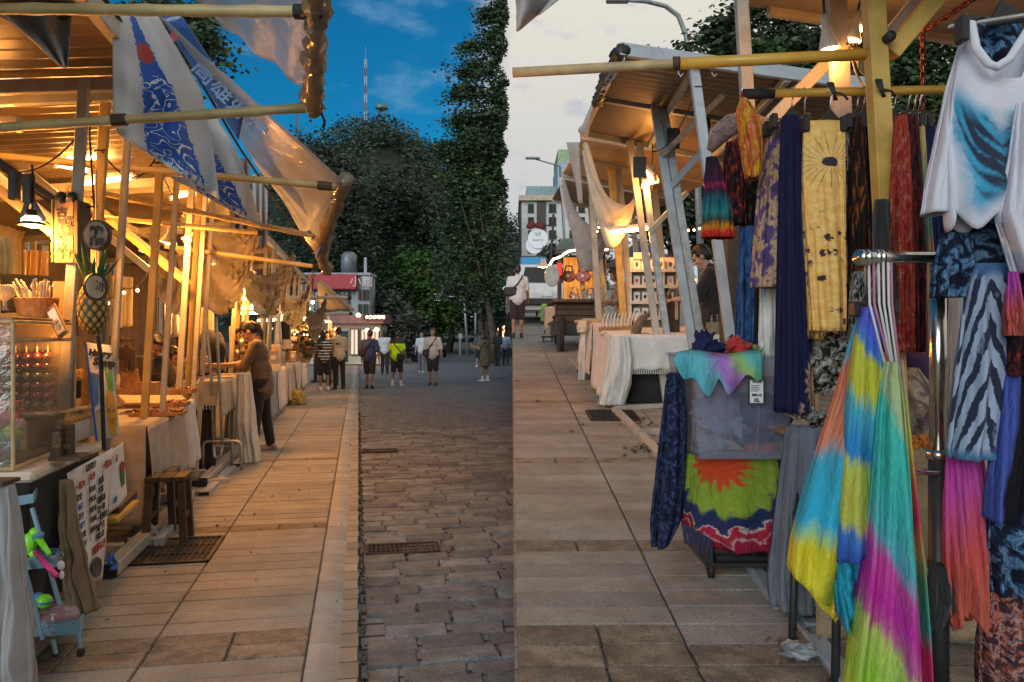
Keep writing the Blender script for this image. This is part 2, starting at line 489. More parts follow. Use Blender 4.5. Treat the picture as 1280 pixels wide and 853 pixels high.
obj('ground',g,mat('far_ground',(.06,.065,.05,1),.95,var=.4,scale=.4,bump=.4,bscale=2),kind='structure',org=(0,0,-.13))
g=MB();q=[FL(0.0,-4,-.062),FL(26,-4,-.062),FL(26,62,-.062),FL(0.0,62,-.062)]
g.add(q,[(0,1,2,3)])
road=obj('road',g,paved('road_setts',(.19,.21,.235,1),.34,.175,R(-10.87)),kind='structure',org=(0,0,-.062))
g=MB();g.prism([FL(-9,-4,-.3),FL(.0,-4,-.3),FL(.0,40,-.3),FL(-9,40,-.3)],(0,0,.282))
walk_l=obj('pavement',g,paved('walk_far',(.28,.255,.215,1),.735,.18,R(-10.87),.012),kind='structure',org=(0,0,0))
def stone_mesh(name,m,ch,seed=0,uneven=.0):
 b=MB().box((0,0,0),1,1,1)
 k=ch
 vs=[];fs=[]
 rng=random.Random(seed)
 ring0=[(-.5,-.5),(.5,-.5),(.5,.5),(-.5,.5)]
 pts=[]
 for(x,y)in ring0:
  jx,jy=rng.uniform(-uneven,uneven),rng.uniform(-uneven,uneven)
  pts.append((x+jx,y+jy))
 ring=[]
 for i in range(4):
  a,b2=pts[i],pts[(i+1)%4]
  for s_ in(0,.5):
   ring.append((a[0]+(b2[0]-a[0])*s_+rng.uniform(-uneven,uneven)*.5,a[1]+(b2[1]-a[1])*s_+rng.uniform(-uneven,uneven)*.5))
 n=len(ring)
 for z,f in((-1,1),(-.22,1),(0,1-2*k)):vs+=[(x*f,y*f,z+(rng.uniform(-.1,.1)*uneven*6 if z==0 else 0))for x,y in ring]
 for r in range(2):
  for i in range(n):fs.append((r*n+i,r*n+(i+1)%n,(r+1)*n+(i+1)%n,(r+1)*n+i))
 fs.append(tuple(2*n+i for i in range(n)))
 me=bpy.data.meshes.new(name);me.from_pydata(vs,[],fs);me.materials.append(m);me.update()
 return me
class Dm:
 def __init__(s,me):s.data=me
sett_src=[Dm(stone_mesh('sett',m_sett,.028,i,.03))for i in range(5)]
v=2.9;nset=0;row=0;spare=MB()
while v<44:
 hgt=.160+.028*random.random();u=.03+random.uniform(-.28,0);first=True
 umax=.195*(v+.3)+.1
 while u<umax:
  w=random.uniform(.28,.40)
  u0=max(u,.03);w2=u+w-u0
  if w2>.12:
   c=FL(u0+w2/2,v+hgt/2,-.047+random.uniform(-.006,.006))
   if c.x<.1:
    if nset<300:
     inst(random.choice(sett_src),'sett',c,(w2-.016,hgt-.013,.06),(random.uniform(-.012,.012),random.uniform(-.012,.012),-AL+random.uniform(-.012,.012)),road);nset+=1
    else:
     spare.box((c.x,c.y,-.08),w2-.018,hgt-.016,.065,Matrix.Rotation(-AL,3,'Z'))
  u+=w
 v+=hgt;row+=1
obj('far_setts',spare,m_sett,road,kind='stuff')
slab_src=Dm(stone_mesh('slab',m_slab,.006,3,.004));rough_src=Dm(stone_mesh('slab_rough',m_slab_rough,.012,5,.012))
kerb_rows=0
v=2.6;r=0
while v<16.5:
 for i in range(3):
  if i==2 and v>13:continue
  uc=-.24-.735*(i+.5)
  rg=r in(7,8,21,40);src=rough_src if rg else slab_src
  n=2 if rg and i<2 else 1
  for k in range(n):
   w=.735/n
   c=FL(uc-.3675+w*(k+.5),v+.09,random.uniform(-.0015,.0015))
   inst(src,'slab',c,(w-.011,.170,.05),(random.uniform(-.003,.003),random.uniform(-.003,.003),-AL),walk_l)
 v+=.18;r+=1
def kerb_src():
 prof=[(-.118,-.12),(-.118,-.006),(-.112,0),(-.05,0),(-.02,-.0025),(.015,-.010),(.055,-.027),(.092,-.046),(.112,-.060),(.118,-.08),(.118,-.12)]
 vs=[(x,-.5,z)for x,z in prof]+[(x,.5,z)for x,z in prof];n=len(prof)
 fs=[(i,i+1,n+i+1,n+i)for i in range(n-1)]+[tuple(range(2*n,3*n))[::-1],tuple(range(3*n,4*n))];vs=vs+vs
 me=bpy.data.meshes.new('kerb_stone');me.from_pydata(vs,[],fs);me.materials.append(m_kerb);me.polygons.foreach_set('use_smooth',[2<=i<=8 for i in range(len(me.polygons))]);me.update();return Dm(me)
ks=kerb_src();v=2.0
g=MB();g.prism([FL(-.24,-4,-.14),FL(.02,-4,-.14),FL(.02,40,-.14),FL(-.24,40,-.14)],(0,0,.055))
kerb=obj('kerb',g,m_joint,kind='structure',org=(0,0,0))
while v<39:
 L_=.2 if v<22 else 1.0
 inst(ks,'kerb_stone',FL(-.119,v+L_/2,random.uniform(-.0015,.001)),(1,L_-.004,1),(random.uniform(-.004,.004),random.uniform(-.006,.006),-AL),kerb);v+=L_
rng=random.Random(4);wd=MB()
for i in range(420):
 v_=rng.uniform(3,16);c=FL(.022+rng.uniform(-.012,.02),v_,-.05)
 for k in range(2):
  q=rng.uniform(0,6.28);d_=Vector((math.cos(q),math.sin(q),0))*rng.uniform(.004,.012);h_=Vector((rng.uniform(-.012,.012),rng.uniform(-.01,.01),rng.uniform(.004,.022)))
  wd.add([c-d_,c+d_,c+h_],[(0,1,2)])
obj('kerb_weeds',wd,mat('weed',(.05,.06,.025,1),.9,var=.5),kind='stuff')
g=MB();g.prism([(.012,-4,-.4),(.012,95,-.4),(.012,95,95*SL-.022),(.012,-4,-4*SL-.022)],(16,0,0))
walk_r=obj('ramp_pavement',g,paved('ramp_far',(.28,.26,.225,1),.74,.18,0,.012),kind='structure',org=(0,0,0))
v=2.5;r=0;tilt=math.atan(SL)
while v<17.5:
 lanes=[(.016+.008*v,.73),(.73,1.47),(1.47,2.21)]
 if v<7:lanes.append((2.21,2.95))
 for i,(a,b)in enumerate(lanes):
  rough=r in(2,3,10,21,37)or(r==4 and i==0)
  n=2 if rough and i==0 else 1
  for k in range(n):
   w=(b-a)/n
   c=FR(a+w*(k+.5),v+.09,random.uniform(-.0015,.0015))
   inst(rough_src if rough else slab_src,'slab',c,(w-.013,.167,.05),(tilt+random.uniform(-.003,.003),random.uniform(-.003,.003),-AR),walk_r)
 v+=.18;r+=1
m_iron=mat('cast_iron',(.035,.03,.027,1),.6,.6,var=.4,scale=20,bump=.3)
def grate(name,label,a,b,c,e,n,up,group=None):
 a,b,c,e=map(Vector,(a,b,c,e));up=Vector(up)
 t=thing(name,label,'drain grate',(a+c)/2,group)
 f=MB()
 for p,q in((a,b),(b,c),(c,e),(e,a)):f.bar(p+up*.5,q+up*.5,.03,.02,up)
 obj('frame',f,m_iron,t)
 g0=MB();g0.add([x+up*.3 for x in(a,b,c,e)],[(0,1,2,3)])
 obj('pit',g0,m_joint,t)  # flat dark sheet stands in for the shade below the bars
 for i in range(1,n):
  k=i/n;s_=MB().bar(a.lerp(b,k)+up*.62,e.lerp(c,k)+up*.62,.012,.012,up);obj('grate_bar',s_,m_iron,t)
 for k in(.33,.67):obj('cross_bar',MB().bar(a.lerp(e,k)+up*.55,b.lerp(c,k)+up*.55,.014,.012,up),m_iron,t)
UPZ=Vector((0,0,.012))
grate('drain_grate','rusty square drain grate let into the orange lit pavement',FL(-1.62,5.55),FL(-.98,5.55),FL(-.98,6.2),FL(-1.62,6.2),16,UPZ)
grate('drain_grate','narrow iron gutter grate beside the kerb in the setts',FL(.06,5.68,-.05),FL(.56,5.68,-.05),FL(.56,5.93,-.05),FL(.06,5.93,-.05),15,UPZ)
grate('drain_grate','small far gutter grate in the setts near the kerb',FL(.05,10.6,-.05),FL(.5,10.6,-.05),FL(.5,10.85,-.05),FL(.05,10.85,-.05),10,UPZ)
grate('drain_grate','iron drain grate by the linen covered table on the right walk',FR(.87,8.05),FR(1.35,8.05),FR(1.35,8.6),FR(.87,8.6),10,UPZ)
def leafmat(name,c,var=.5,scale=.9,trans=.12):
 t=NT(name);v=t.coord();a=t.noise(v,scale,3,.6);b=t.noise(v,scale*9,2)
 col=t.mix(t.range(a,.32,.68),mul(c,1-var),mul(c,1+var))
 col=t.mix(t.math('MULTIPLY',t.range(b,.5,.75),.35),col,mul((c[0]*1.5,c[1]*1.25,c[2],1),1.2))
 return t.done(t.bsdf(col,.55,0,None,Transmission_Weight=0.0))
m_bark=mat('bark',(.075,.058,.042,1),.95,var=.4,scale=7,bump=.8,bscale=18,bdist=.02)
def leaf_mesh(name,pts,size,rng,m,parent,org,droop=.3):
 """one small pointed leaf face per point"""
 n=len(pts);pts=np.asarray(pts)
 a=rng.normal(size=(n,3));a[:,2]=np.abs(a[:,2])*.3-droop;a/=np.linalg.norm(a,axis=1)[:,None]
 b=rng.normal(size=(n,3));b-=a*(a*b).sum(1)[:,None];b/=np.linalg.norm(b,axis=1)[:,None]
 sz=(size*rng.uniform(.55,1.35,n))[:,None]
 nn=np.cross(a,b)
 v=np.empty((n,4,3));v[:,0]=pts-a*sz*.5;v[:,1]=pts+b*sz*.3+nn*sz*.06;v[:,2]=pts+a*sz*.6;v[:,3]=pts-b*sz*.3+nn*sz*.06
 v=v.reshape(-1,3)-np.array(org)
 me=bpy.data.meshes.new(name);me.vertices.add(n*4);me.vertices.foreach_set('co',v.astype(np.float32).ravel())
 me.loops.add(n*4);me.loops.foreach_set('vertex_index',np.arange(n*4,dtype=np.int32))
 me.polygons.add(n);me.polygons.foreach_set('loop_start',np.arange(0,n*4,4,dtype=np.int32));me.polygons.foreach_set('loop_total',np.full(n,4,dtype=np.int32))
 me.update();me.materials.append(m)
 o=bpy.data.objects.new(name,me);COL.objects.link(o);ORG[o.name]=Vector(org)
 if parent:o.parent=parent
 return o
def crown_pts(ells,n,nclump,rng,spread,shell=.55,xmax=None):
 vols=np.array([a[1][0]*a[1][1]*a[1][2]for a in ells])**.75;pr=vols/vols.sum()
 C=[]
 for i in range(nclump):
  c,r=ells[rng.choice(len(ells),p=pr)]
  d=rng.normal(size=3);d/=np.linalg.norm(d)
  C.append(np.array(c)+d*np.array(r)*(shell+(1-shell)*rng.random()**.6))
 C=np.array(C)
 if xmax is not None:C[:,0]=np.minimum(C[:,0],xmax-.3)
 ix=rng.integers(0,nclump,n)
 wgt=rng.uniform(.5,1.5,nclump)
 pts=C[ix]+rng.normal(size=(n,3))*spread*wgt[ix][:,None]*np.array([1,1,.62])
 if xmax is not None:
  lim=xmax-np.abs(rng.normal(size=n))*.2-.45*np.abs(np.sin(pts[:,2]*1.7)*np.sin(pts[:,2]*.63+1))
  pts[:,0]=np.minimum(pts[:,0],2*lim-pts[:,0])if False else np.where(pts[:,0]>lim,lim-np.abs(pts[:,0]-lim)*.4,pts[:,0])
 return pts,C
def tree(label,foot,ells,n,nclump,size,m,seed,spread=.5,trunk_r=.2,limbs=7,group=None,name='tree',xmax=None,shell=.5):
 rng=np.random.default_rng(seed);foot=Vector(foot)
 t=thing(name,label,'tree',foot,group)
 pts,C=crown_pts(ells,n,nclump,rng,spread,shell,xmax)
 leaf_mesh('crown',pts,size,rng,m,t,foot)
 cen=np.mean([np.array(e[0])for e in ells],0);top=Vector(cen)
 tb=MB();k=max(foot.z+.5,min(float(min(e[0][2]-e[1][2]*.6 for e in ells)),float(cen[2])-.5))
 fork=Vector((foot.x*.6+top.x*.4,foot.y*.6+top.y*.4,k))
 tb.tube([foot+Vector((0,0,-.2)),foot.lerp(fork,.5)+Vector((trunk_r*.5,0,0)),fork,fork.lerp(top,.6)],[trunk_r*1.25,trunk_r,trunk_r*.8,trunk_r*.35],9)
 obj('trunk',tb,m_bark,t,True)
 lb=MB()
 for i in range(limbs):
  e=Vector(C[int(rng.integers(0,len(C)))]);mid=fork.lerp(e,.5)+Vector(tuple(rng.normal(size=3)*.05*(e-fork).length))
  if xmax is not None:mid.x=min(mid.x,xmax-.3)
  lb.tube([fork,mid,e],[trunk_r*.45,trunk_r*.25,trunk_r*.07],6)
 obj('limbs',lb,m_bark,t,True)
 return t
def E(px,py,d,rx,ry,rz=None):
 c=P(px,py,d);return((c.x,c.y,c.z),(rx*d/1000,(rx*.8 if rz is None else rz)*d/1000,ry*d/1000))
hp=[(250,330),(300,262),(360,225),(420,186),(455,172),(485,168),(520,186),(545,206),(565,236),(590,262),(630,285),(690,330),(740,380)]
def ridge(px):
 return lerp_rows([(a,b+11)for a,b in hp],(px-250)/490)[1]
g=MB()
def hill_fn(u,v):
 px=250+490*u;d=330-170*v
 top=P(px,ridge(px),250).z
 s_=math.sin(math.pi*min(1,max(0,(1-v)*1.0))*.5)if v>.45 else 1-.25*(.45-v)
 x=(px-640)/1000*250
 z=top*max(0,1-max(0,(v-.47)/.53)**1.4)
 return Vector((x,d,z-.2+2.5*noise.noise(Vector((x*.05,d*.05,0)))))
g.grid(hill_fn,40,24)
obj('hill',g,mat('hill_soil',(.018,.03,.016,1),.95,var=.4,scale=.1),None,True,kind='structure')
rng=np.random.default_rng(5);hpnts=[]
for i in range(1500):
 u,v_=rng.random(),(.36+.2*rng.random())if i%5<3 else .5+.48*rng.random()
 c=hill_fn(u,v_);r_=rng.choice([1.5,2.2,3.2,4.6,6.0])
 k=rng.normal(size=(48,3));k/=np.linalg.norm(k,axis=1)[:,None];k[:,2]=np.abs(k[:,2])*1.15-.15
 hpnts.append(np.array(c)+k*r_*rng.uniform(.75,1.05,48)[:,None]+np.array((0,0,r_*.5)))
tag(leaf_mesh('hill_woods',np.concatenate(hpnts),.95,rng,leafmat('woods_leaf',(.04,.066,.045,1),.75,.09),None,(0,0,0)),kind='stuff')
m_lf_dark=leafmat('leaf_dark',(.024,.040,.022,1),.5,.7)
m_lf_mid=leafmat('leaf_mid',(.034,.066,.024,1),.5,.7)
m_lf_lime=leafmat('leaf_lime',(.05,.12,.024,1),.45,.7)
GT='trees along the end of the street'
tree('dark broad tree rising behind the canopies, tallest left of the hill',P(405,446,55),[E(405,225,55,38,42),E(385,200,55,30,30),E(430,265,55,34,50),E(400,310,55,48,50),E(440,330,55,26,42)],16000,150,.30,m_lf_dark,11,.7,.3,6,GT)
tree('dusky green tree in front of the hill above the red signboard',P(470,440,66),[E(470,290,66,38,50),E(500,260,66,34,36),E(480,360,66,40,46),E(455,380,66,24,40)],15000,150,.34,m_lf_dark,12,.8,.3,6,GT)
tree('bright green tree with lit round crown left of the traffic lights',P(520,442,60),[E(520,345,60,36,34),E(500,375,60,34,34),E(545,370,60,30,34),E(525,400,60,36,24)],15000,150,.29,m_lf_lime,13,.55,.25,6,GT)
tree('deep green tree filling the gap behind the green street banner',P(560,440,72),[E(555,300,72,36,46),E(575,340,72,34,60),E(540,290,72,26,30),E(590,290,72,30,50),E(600,380,72,30,40)],15000,160,.36,m_lf_dark,14,.85,.3,6,GT)
tree('tall open crowned tree reaching the top of the blue sky',P(618,452,42),[E(628,18,42,16,22),E(612,30,42,16,10),E(618,62,42,24,18),E(596,88,42,26,12),E(622,110,42,16,20),E(590,118,42,22,12),E(572,152,42,22,10),E(604,158,42,30,18),E(616,200,42,22,24),E(580,205,42,24,14),E(602,240,42,36,18),E(570,252,42,20,10),E(608,285,42,32,34),E(560,290,42,18,12),E(590,330,42,36,40),E(572,190,42,28,16),E(580,225,42,34,20),E(588,60,42,14,8),E(566,120,42,10,6),E(618,350,42,20,50),E(600,190,42,36,40),E(625,150,42,14,60),E(628,90,42,12,40)],42000,330,.2,m_lf_mid,15,.34,.2,9,GT,xmax=-.12,shell=.45)
tree('leaning dark tree beside the tall tree, low over the lit windows',P(600,449,48),[E(575,330,48,24,40),E(600,350,48,26,40),E(622,385,48,15,26),E(612,330,48,22,50)],14000,130,.26,m_lf_dark,16,.5,.22,6,GT,xmax=-.2)
tree('grey green scrubby tree with thin crown beside the lit shop',P(495,442,52),[E(490,395,52,26,34),E(505,415,52,24,24)],3000,60,.3,leafmat('leaf_grey',(.06,.07,.055,1),.4),17,.5,.14,8,GT)
tree('leafy tree poking out over the clear sheet behind the banners',FL(-6.5,20),[E(225,40,21,42,42),E(250,66,21,22,22),E(180,60,21,60,60)],6500,70,.17,m_lf_mid,18,.3,.16,6)
tree('broad dark leaved tree over the clothing stall roofs',FR(7.5,17),[E(895,70,16,44,52),E(940,50,16,56,50),E(1000,90,16,60,60),E(1060,70,16,70,70),E(1120,120,16,60,70),E(1180,80,16,60,90),E(960,130,16,60,40),E(880,110,16,26,30)],30000,260,.14,m_lf_mid,19,.2,.3,12)
tree('low dark tree showing between the roof posts on the right',FR(4.4,22),[E(850,262,21,34,34),E(890,290,21,34,40),E(815,275,21,20,22)],6000,70,.16,m_lf_dark,20,.25,.14,6)
for i,(px,py,d,rx,ry,lab)in enumerate([(652,343,66,16,14,'small dark roadside tree left of the blue signboard'),(694,318,64,12,12,'small round tree between the round sign and the green roof'),(735,330,68,30,26,'dark roadside tree hidden behind the wagon roof')]):
 f=FR((px-640)/1000*d,d)
 tree(lab,f,[E(px,py,d,rx,ry),E(px+6,py+12,d,rx,ry)],1500,30,.3,m_lf_dark,30+i,.4,.12,3)
pf=P(617,447,50);pt=thing('palm_tree','palm tree with drooping green fronds beside the street banner','palm',pf)
ptop=P(618,338,50)
obj('trunk',MB().tube([pf-Vector((0,0,.2)),pf.lerp(ptop,.5)+Vector((.12,0,0)),ptop],[.2,.15,.13],10),m_bark,pt,True)
rng=np.random.default_rng(9)
for k in range(13):
 q=2*math.pi*k/13+rng.random()*.3;L=rng.uniform(1.1,1.5);el=rng.uniform(.2,1.1)
 fb=MB();prev=None
 for j in range(9):
  s_=j/8;c=ptop+Vector((math.cos(q)*L*s_,math.sin(q)*L*s_,L*(el*s_-1.15*s_*s_)))
  if c.x>-.1:c.x=-.1
  if prev is not None:
   dr=(c-prev).normalized();sd_=dr.cross(Vector((0,0,1))).normalized()
   for sg in(-1,1):
    tip=c+sd_*sg*.34*(1-.5*s_)+Vector((0,0,-.22))+dr*.15
    fb.add([prev,c,tip],[(0,1,2)])
   fb.tube([prev,c],.018,4,False)
  prev=c
 obj('frond',fb,m_lf_lime if k%2 else m_lf_mid,pt)
m_mast=mat('mast_steel',(.2,.22,.25,1),.5,.4,bump=0);m_mred=mat('mast_red',(.3,.10,.10,1),.6,bump=0);m_mwhite=mat('mast_white',(.6,.6,.6,1),.6,bump=0)
def mast(label,px,y0,y1,d,w0,w1,bands,r=.12):
 b0,b1=P(px,y0,d),P(px,y1,d);t=thing('lattice_mast',label,'mast',b0)
 N=9
 for i in range(N):
  s=MB()
  for c in range(4):
   def cor(k,c):w=w0+(w1-w0)*k;return b0.lerp(b1,k)+Vector(((-w,-w),(w,-w),(w,w),(-w,w))[c%4]+(0,))
   s.tube([cor(i/N,c),cor((i+1)/N,c)],r,4,False);s.tube([cor(i/N,c),cor((i+1)/N,c+1)],r*.7,4,False)
  obj('mast_section',s,(m_mred if i%2 else m_mwhite)if bands else m_mast,t)
 return t,b1
t,b1=mast('tall thin red and white guyed mast on the hilltop',457,172,74,262,.45,.3,True,.06)
obj('antenna',MB().tube([b1,b1+Vector((0,0,4))],.1,5),m_mast,t)
for px in(425,440,476):obj('guy_wire',MB().tube([P(457,112,262),P(px,182,262)],.035,3),m_mast,t)
t,b1=mast('squat lattice tower with round platform on the hilltop',477,168,137,258,1.5,.8,False,.13)
obj('platform',MB().lathe([(1.3,-.2),(2.1,.2),(2.2,1.0),(2.0,1.1)],b1,12),m_mast,t)
for dx in(-1.6,0,1.6):obj('antenna',MB().tube([b1+Vector((dx,0,.5)),b1+Vector((dx,0,3.2))],.09,4),m_mast,t)
t,b1=mast('small distant aerial mast left of the hill',372,190,142,270,.35,.3,False,.07)
def bxp(mb,x0,x1,y0,y1,d,dep,ch=0.0):
 """box whose front, at distance d, covers photo pixels x0..x1, y0..y1"""
 a,b=P(x0,y1,d),P(x1,y0,d)
 return mb.box(((a.x+b.x)/2,d+dep/2,(a.z+b.z)/2),b.x-a.x,dep,b.z-a.z,None,ch)
m_white_wall=mat('painted_wall',(.36,.40,.43,1),.8,var=.12,scale=1.5,dirt=.35)
m_cream=mat('cream_wall',(.46,.42,.34,1),.8,var=.15,scale=1.5,dirt=.25)
m_glass=mat('dark_glass',(.02,.025,.03,1),.08,var=.2,bump=0)
m_dark=mat('dark_paint',(.02,.02,.022,1),.5,var=.3,bump=.1)
m_red=mat('red_sign_paint',(.42,.015,.03,1),.5,var=.15,bump=.1)
m_lit=glow('lit_window',(1.0,.62,.25,1),1.6)
m_lit_white=glow('lit_letters',(1.0,.80,.45,1),2.2)
m_frame=mat('window_frame',(.06,.045,.035,1),.6)
m_lit_dim=glow('lit_window_dim',(1.0,.5,.18,1),.3)
def window(parent,x0,x1,y0,y1,d,m=None,mull=1,fr=None):
 f=MB();w=.5*d/1000
 for a in((x0,x0+1),(x1-1,x1)):bxp(f,a[0],a[1],y0,y1,d-.12,.16)
 bxp(f,x0,x1,y0,y0+1,d-.11,.14);bxp(f,x0-.5,x1+.5,y1-1,y1,d-.16,.2)
 for k in range(mull):
  xm=x0+(x1-x0)*(k+1)/(mull+1);bxp(f,xm-.35,xm+.35,y0+1,y1-1,d-.1,.1)
 o=obj('window',f,fr or m_frame,parent)
 obj('pane',bxp(MB(),x0+.6,x1-.6,y0+.6,y1-.6,d-.04,.06),m or m_glass,o)
b=thing('white_building','white two storey building with a red sign band over dark windows','building',P(425,446,50))
obj('wall',bxp(bxp(MB(),372,445,345,447,50,1.6),445,462,343,447,49.6,2),m_white_wall,b)
obj('sign_band',bxp(MB(),384,445,343,362,49.0,.9,.05),m_red,b)
text('小館',.72,mat('sign_print',(.75,.6,.6,1),.6,bump=0),b,P(437,357,48.98),(1,0,0),(0,0,1),'sign_lettering')
for x0,x1 in((392,404),(406,420),(424,436)):window(b,x0,x1,364,388,49.9,None,1)
for x0,x1,y0 in((447.5,450,362),(453,455.5,362),(457.5,460,362),(447.5,451,380),(454,459,380)):window(b,x0,x1,y0,y0+13,49.5,None,0)
obj('roof',bxp(MB(),370,463,341,344,49.4,2.3),m_white_wall,b)
obj('water_tank',MB().lathe([(.5,0),(.5,1.1),(.3,1.3)],P(436,341,50.6),10),m_mast,b,True)
obj('roof_post',bxp(MB(),455,458,322,342,50.5,.2),m_white_wall,b)
b=thing('corner_shop','low cream corner shop with glowing sign and warm lit windows','building',P(430,458,40))
obj('wall',bxp(MB(),372,476,406,455.5,40,2),m_cream,b)
obj('fascia',bxp(MB(),372,479,393,405,39.4,2.7,.03),mat('fascia',(.24,.12,.12,1),.7),b)
sg=obj('sign',bxp(MB(),455,478,392.5,400,39.2,.16,.01),m_dark,b)
text('●熱炒咖啡',.2,m_lit_white,sg,P(456.4,398.6,39.19),(1,0,0),(0,0,1),'sign_lettering',bold=.004)
for x0,x1 in((437,448),(450,460),(463,474)):window(b,x0,x1,411,444,39.98,m_lit_dim,1)
obj('door',bxp(MB(),424,434,414,452,39.9,.12),m_glass,b)
for px,py in((448,394),(459,413),(471,412)):
 wl_=obj('wall_lamp',MB().lathe([(.09,-.1),(.14,0),(.05,.1)],P(px,py,38.9),10),m_lit_white,b)
lamp_light(b,P(452,416,37.5),30,r=.15);lamp_light(b,P(468,416,37.5),30,r=.15)
b=thing('street_kiosk','dark kiosk with three glowing window panels behind the walkers','kiosk',P(625,445,56))
obj('wall',bxp(MB(),606,637.5,398,445,56,2.5),m_dark,b)
obj('roof',bxp(MB(),603,638,394,398.5,55.6,3.4),m_dark,b)
for x0,x1 in((612,617),(620,624),(627,632)):window(b,x0,x1,406,432,55.9,m_lit,0)
D=78
b=thing('apartment_building','white multi storey block with dark window strips beyond the ramp','building',(P(700,340,D).x,D,SL*D))
obj('wall',bxp(MB(),652,760,250,345,D,14),mat('pale_wall',(.62,.62,.60,1),.8,var=.1,scale=.6,dirt=.25),b)
obj('side_wall',bxp(MB(),649.5,652,250,345,D+.5,13),mat('dark_cladding',(.07,.07,.08,1),.7),b)
obj('parapet',bxp(MB(),648.5,762,244,250.5,D-.6,15.2),mat('peach_band',(.55,.42,.33,1),.8),b)
obj('roof_storey',bxp(MB(),658,699,233,244,D+3,8),mat('greenish_glass',(.25,.34,.36,1),.25),b)
obj('tower',bxp(MB(),697,722,202,245,D+1,9),mat('blue_grey_wall',(.36,.44,.48,1),.7),b)
obj('tower_top',bxp(MB(),697.5,721.5,187,202,D+1.4,8),mat('lime_wall',(.34,.42,.26,1),.7),b)
obj('column_strip',bxp(MB(),671,682,251,344,D-.25,.4),m_frame,b)
for row in range(5):
 y=255+row*16.5
 for x0,x1 in((660,667),(686,695),(712,720),(723,731),(738,746)):window(b,x0,x1,y,y+11,D-.02,None,1,m_dark)
m_galv=mat('galvanised',(.32,.36,.38,1),.45,.5,var=.2,scale=12,bump=.1)
m_banner_green=mat('green_banner',(.28,.36,.2,1),.8)
b0=P(585,446,54);t=thing('street_lamp','tall street pole with bent top carrying a pale green banner','street lamp',b0)
obj('pole',MB().tube([b0,P(582,400,54),P(577,334,54)],[.11,.09,.07],10),m_galv,t,True)
obj('arm',MB().tube([P(577,334,54),P(586,323,54),P(592,322,54)],.05,8),m_galv,t,True)
obj('lamp_head',bxp(MB(),590,595,321,323.5,53.9,.3,.02),m_galv,t)
obj('banner',bxp(MB(),574,582,337,376,53.86,.05),m_banner_green,t)
b0=P(595,443,57);t=thing('traffic_light','traffic signal pole with curved arm over the road','traffic light',b0)
obj('pole',MB().tube([b0,P(594,362,57)],[.12,.09],10),m_galv,t,True)
obj('arm',MB().tube([P(594.5,400,57),P(592,382,57),P(584,373,57),P(570,371,57),P(549,371,57)],.055,8),m_galv,t,True)
obj('upper_arm',MB().tube([P(594,362,57),P(556,362,57)],.03,6),m_galv,t,True)
for px,py in((547,372),(556,362)):
 h=obj('signal_head',bxp(MB(),px-3,px+3,py-3,py+3,56.8,.2,.02),m_dark,t)
 for k in range(4):
  obj('edge_stripe',bxp(bxp(MB(),px-4.4+k*2.2,px-3.2+k*2.2,py-4.4,py-3.2,56.78,.05),px-4.4+k*2.2,px-3.2+k*2.2,py+3.2,py+4.4,56.78,.05),m_mwhite,h)
obj('camera_box',bxp(MB(),588,591,394,397,56.7,.3,.03),m_mwhite,t)
obj('camera_box',bxp(MB(),592,597,362,366,56.7,.3,.03),m_mwhite,t)
t=thing('utility_box','grey utility cabinet on a post at the road end','cabinet',P(575.5,446,54))
obj('cabinet_body',bxp(MB(),573,578,417,424,54,.35,.03),m_galv,t);obj('post',MB().tube([P(575.5,424,54.15),P(575.5,446,54.15)],.1,8),m_galv,t)
t=thing('street_lamp','curved grey street lamp arm bending down above the stall roofs','street lamp',FR(4.6,18.5))
top=[FR(4.6,18.5),P(868,140,18.5),P(858,45,18.4),P(848,20,18.3),P(832,8,18.2),P(808,2,18.0),P(780,0,17.8)]
obj('pole',MB().tube(top,[.09,.07,.06,.055,.05,.05,.045],10),m_galv,t,True)
obj('lamp_head',MB().box(P(772,1,17.7),.5,.2,.08,None,.02),m_galv,t)
t=thing('street_lamp','distant grey street lamp with a straight arm beside the white block','street lamp',FR(3.9,50))
obj('pole',MB().tube([FR(3.9,50),P(700,208,50)],[.1,.07],8),m_galv,t,True)
obj('arm',MB().tube([P(700,208,50),P(665,198,50)],[.05,.04],8),m_galv,t,True)
obj('lamp_head',MB().box(P(666,198,50),.9,.3,.12,None,.03),m_galv,t)
m_sign_white=mat('sign_white',(.72,.78,.85,1),.4,var=.05,bump=0);m_sign_ink=mat('sign_ink',(.03,.04,.06,1),.6,bump=0);m_bow=mat('bow_red',(.12,.015,.02,1),.7)
d=24.0;b0=FR((692-640)/1000*d,d)
t=thing('round_shop_sign','pair of round white shop signs under a dark red bow','sign',b0)
obj('post',MB().tube([b0,P(692,268,d)],.035,8),m_dark,t);obj('bracket',MB().tube([P(692,282,d),P(672,282,d)],.02,6),m_dark,t)
MX=Matrix.Rotation(R(90),3,'X')
for px,py,r_,dd in((672.5,298.5,12.7,d),(668,307,10.8,d+.08)):
 c=P(px,py,dd);o=obj('sign_disc',MB().lathe([(r_*d/1000*.96,-.025),(r_*d/1000,-.015),(r_*d/1000,.015),(r_*d/1000*.96,.025)],c,28,MX),m_sign_white,t)
 if dd==d:
  text('Small P.E',.085,m_sign_ink,o,P(672.5,301.5,d-.03),(1,0,0),(0,0,1),'sign_lettering','CENTER')
  lw=MB()
  for sgn in(-1,1):lw.tube([P(672.5,293,d-.03),P(672.5+sgn*3,290.5,d-.03),P(672.5+sgn*3.4,293.5,d-.03),P(672.5,293,d-.03),P(672.5+sgn*2.5,296,d-.03)],.006,5)
  obj('bow_mark',lw,m_sign_ink,o)
bw=MB()
for sgn in(-1,1):bw.ell(P(670+sgn*6,282,d-.05),(.15,.06,.11),Matrix.Rotation(sgn*.4,3,'Y'),10,6,.3,sgn)
bw.ell(P(670,282.5,d-.07),.06,None,8,6)
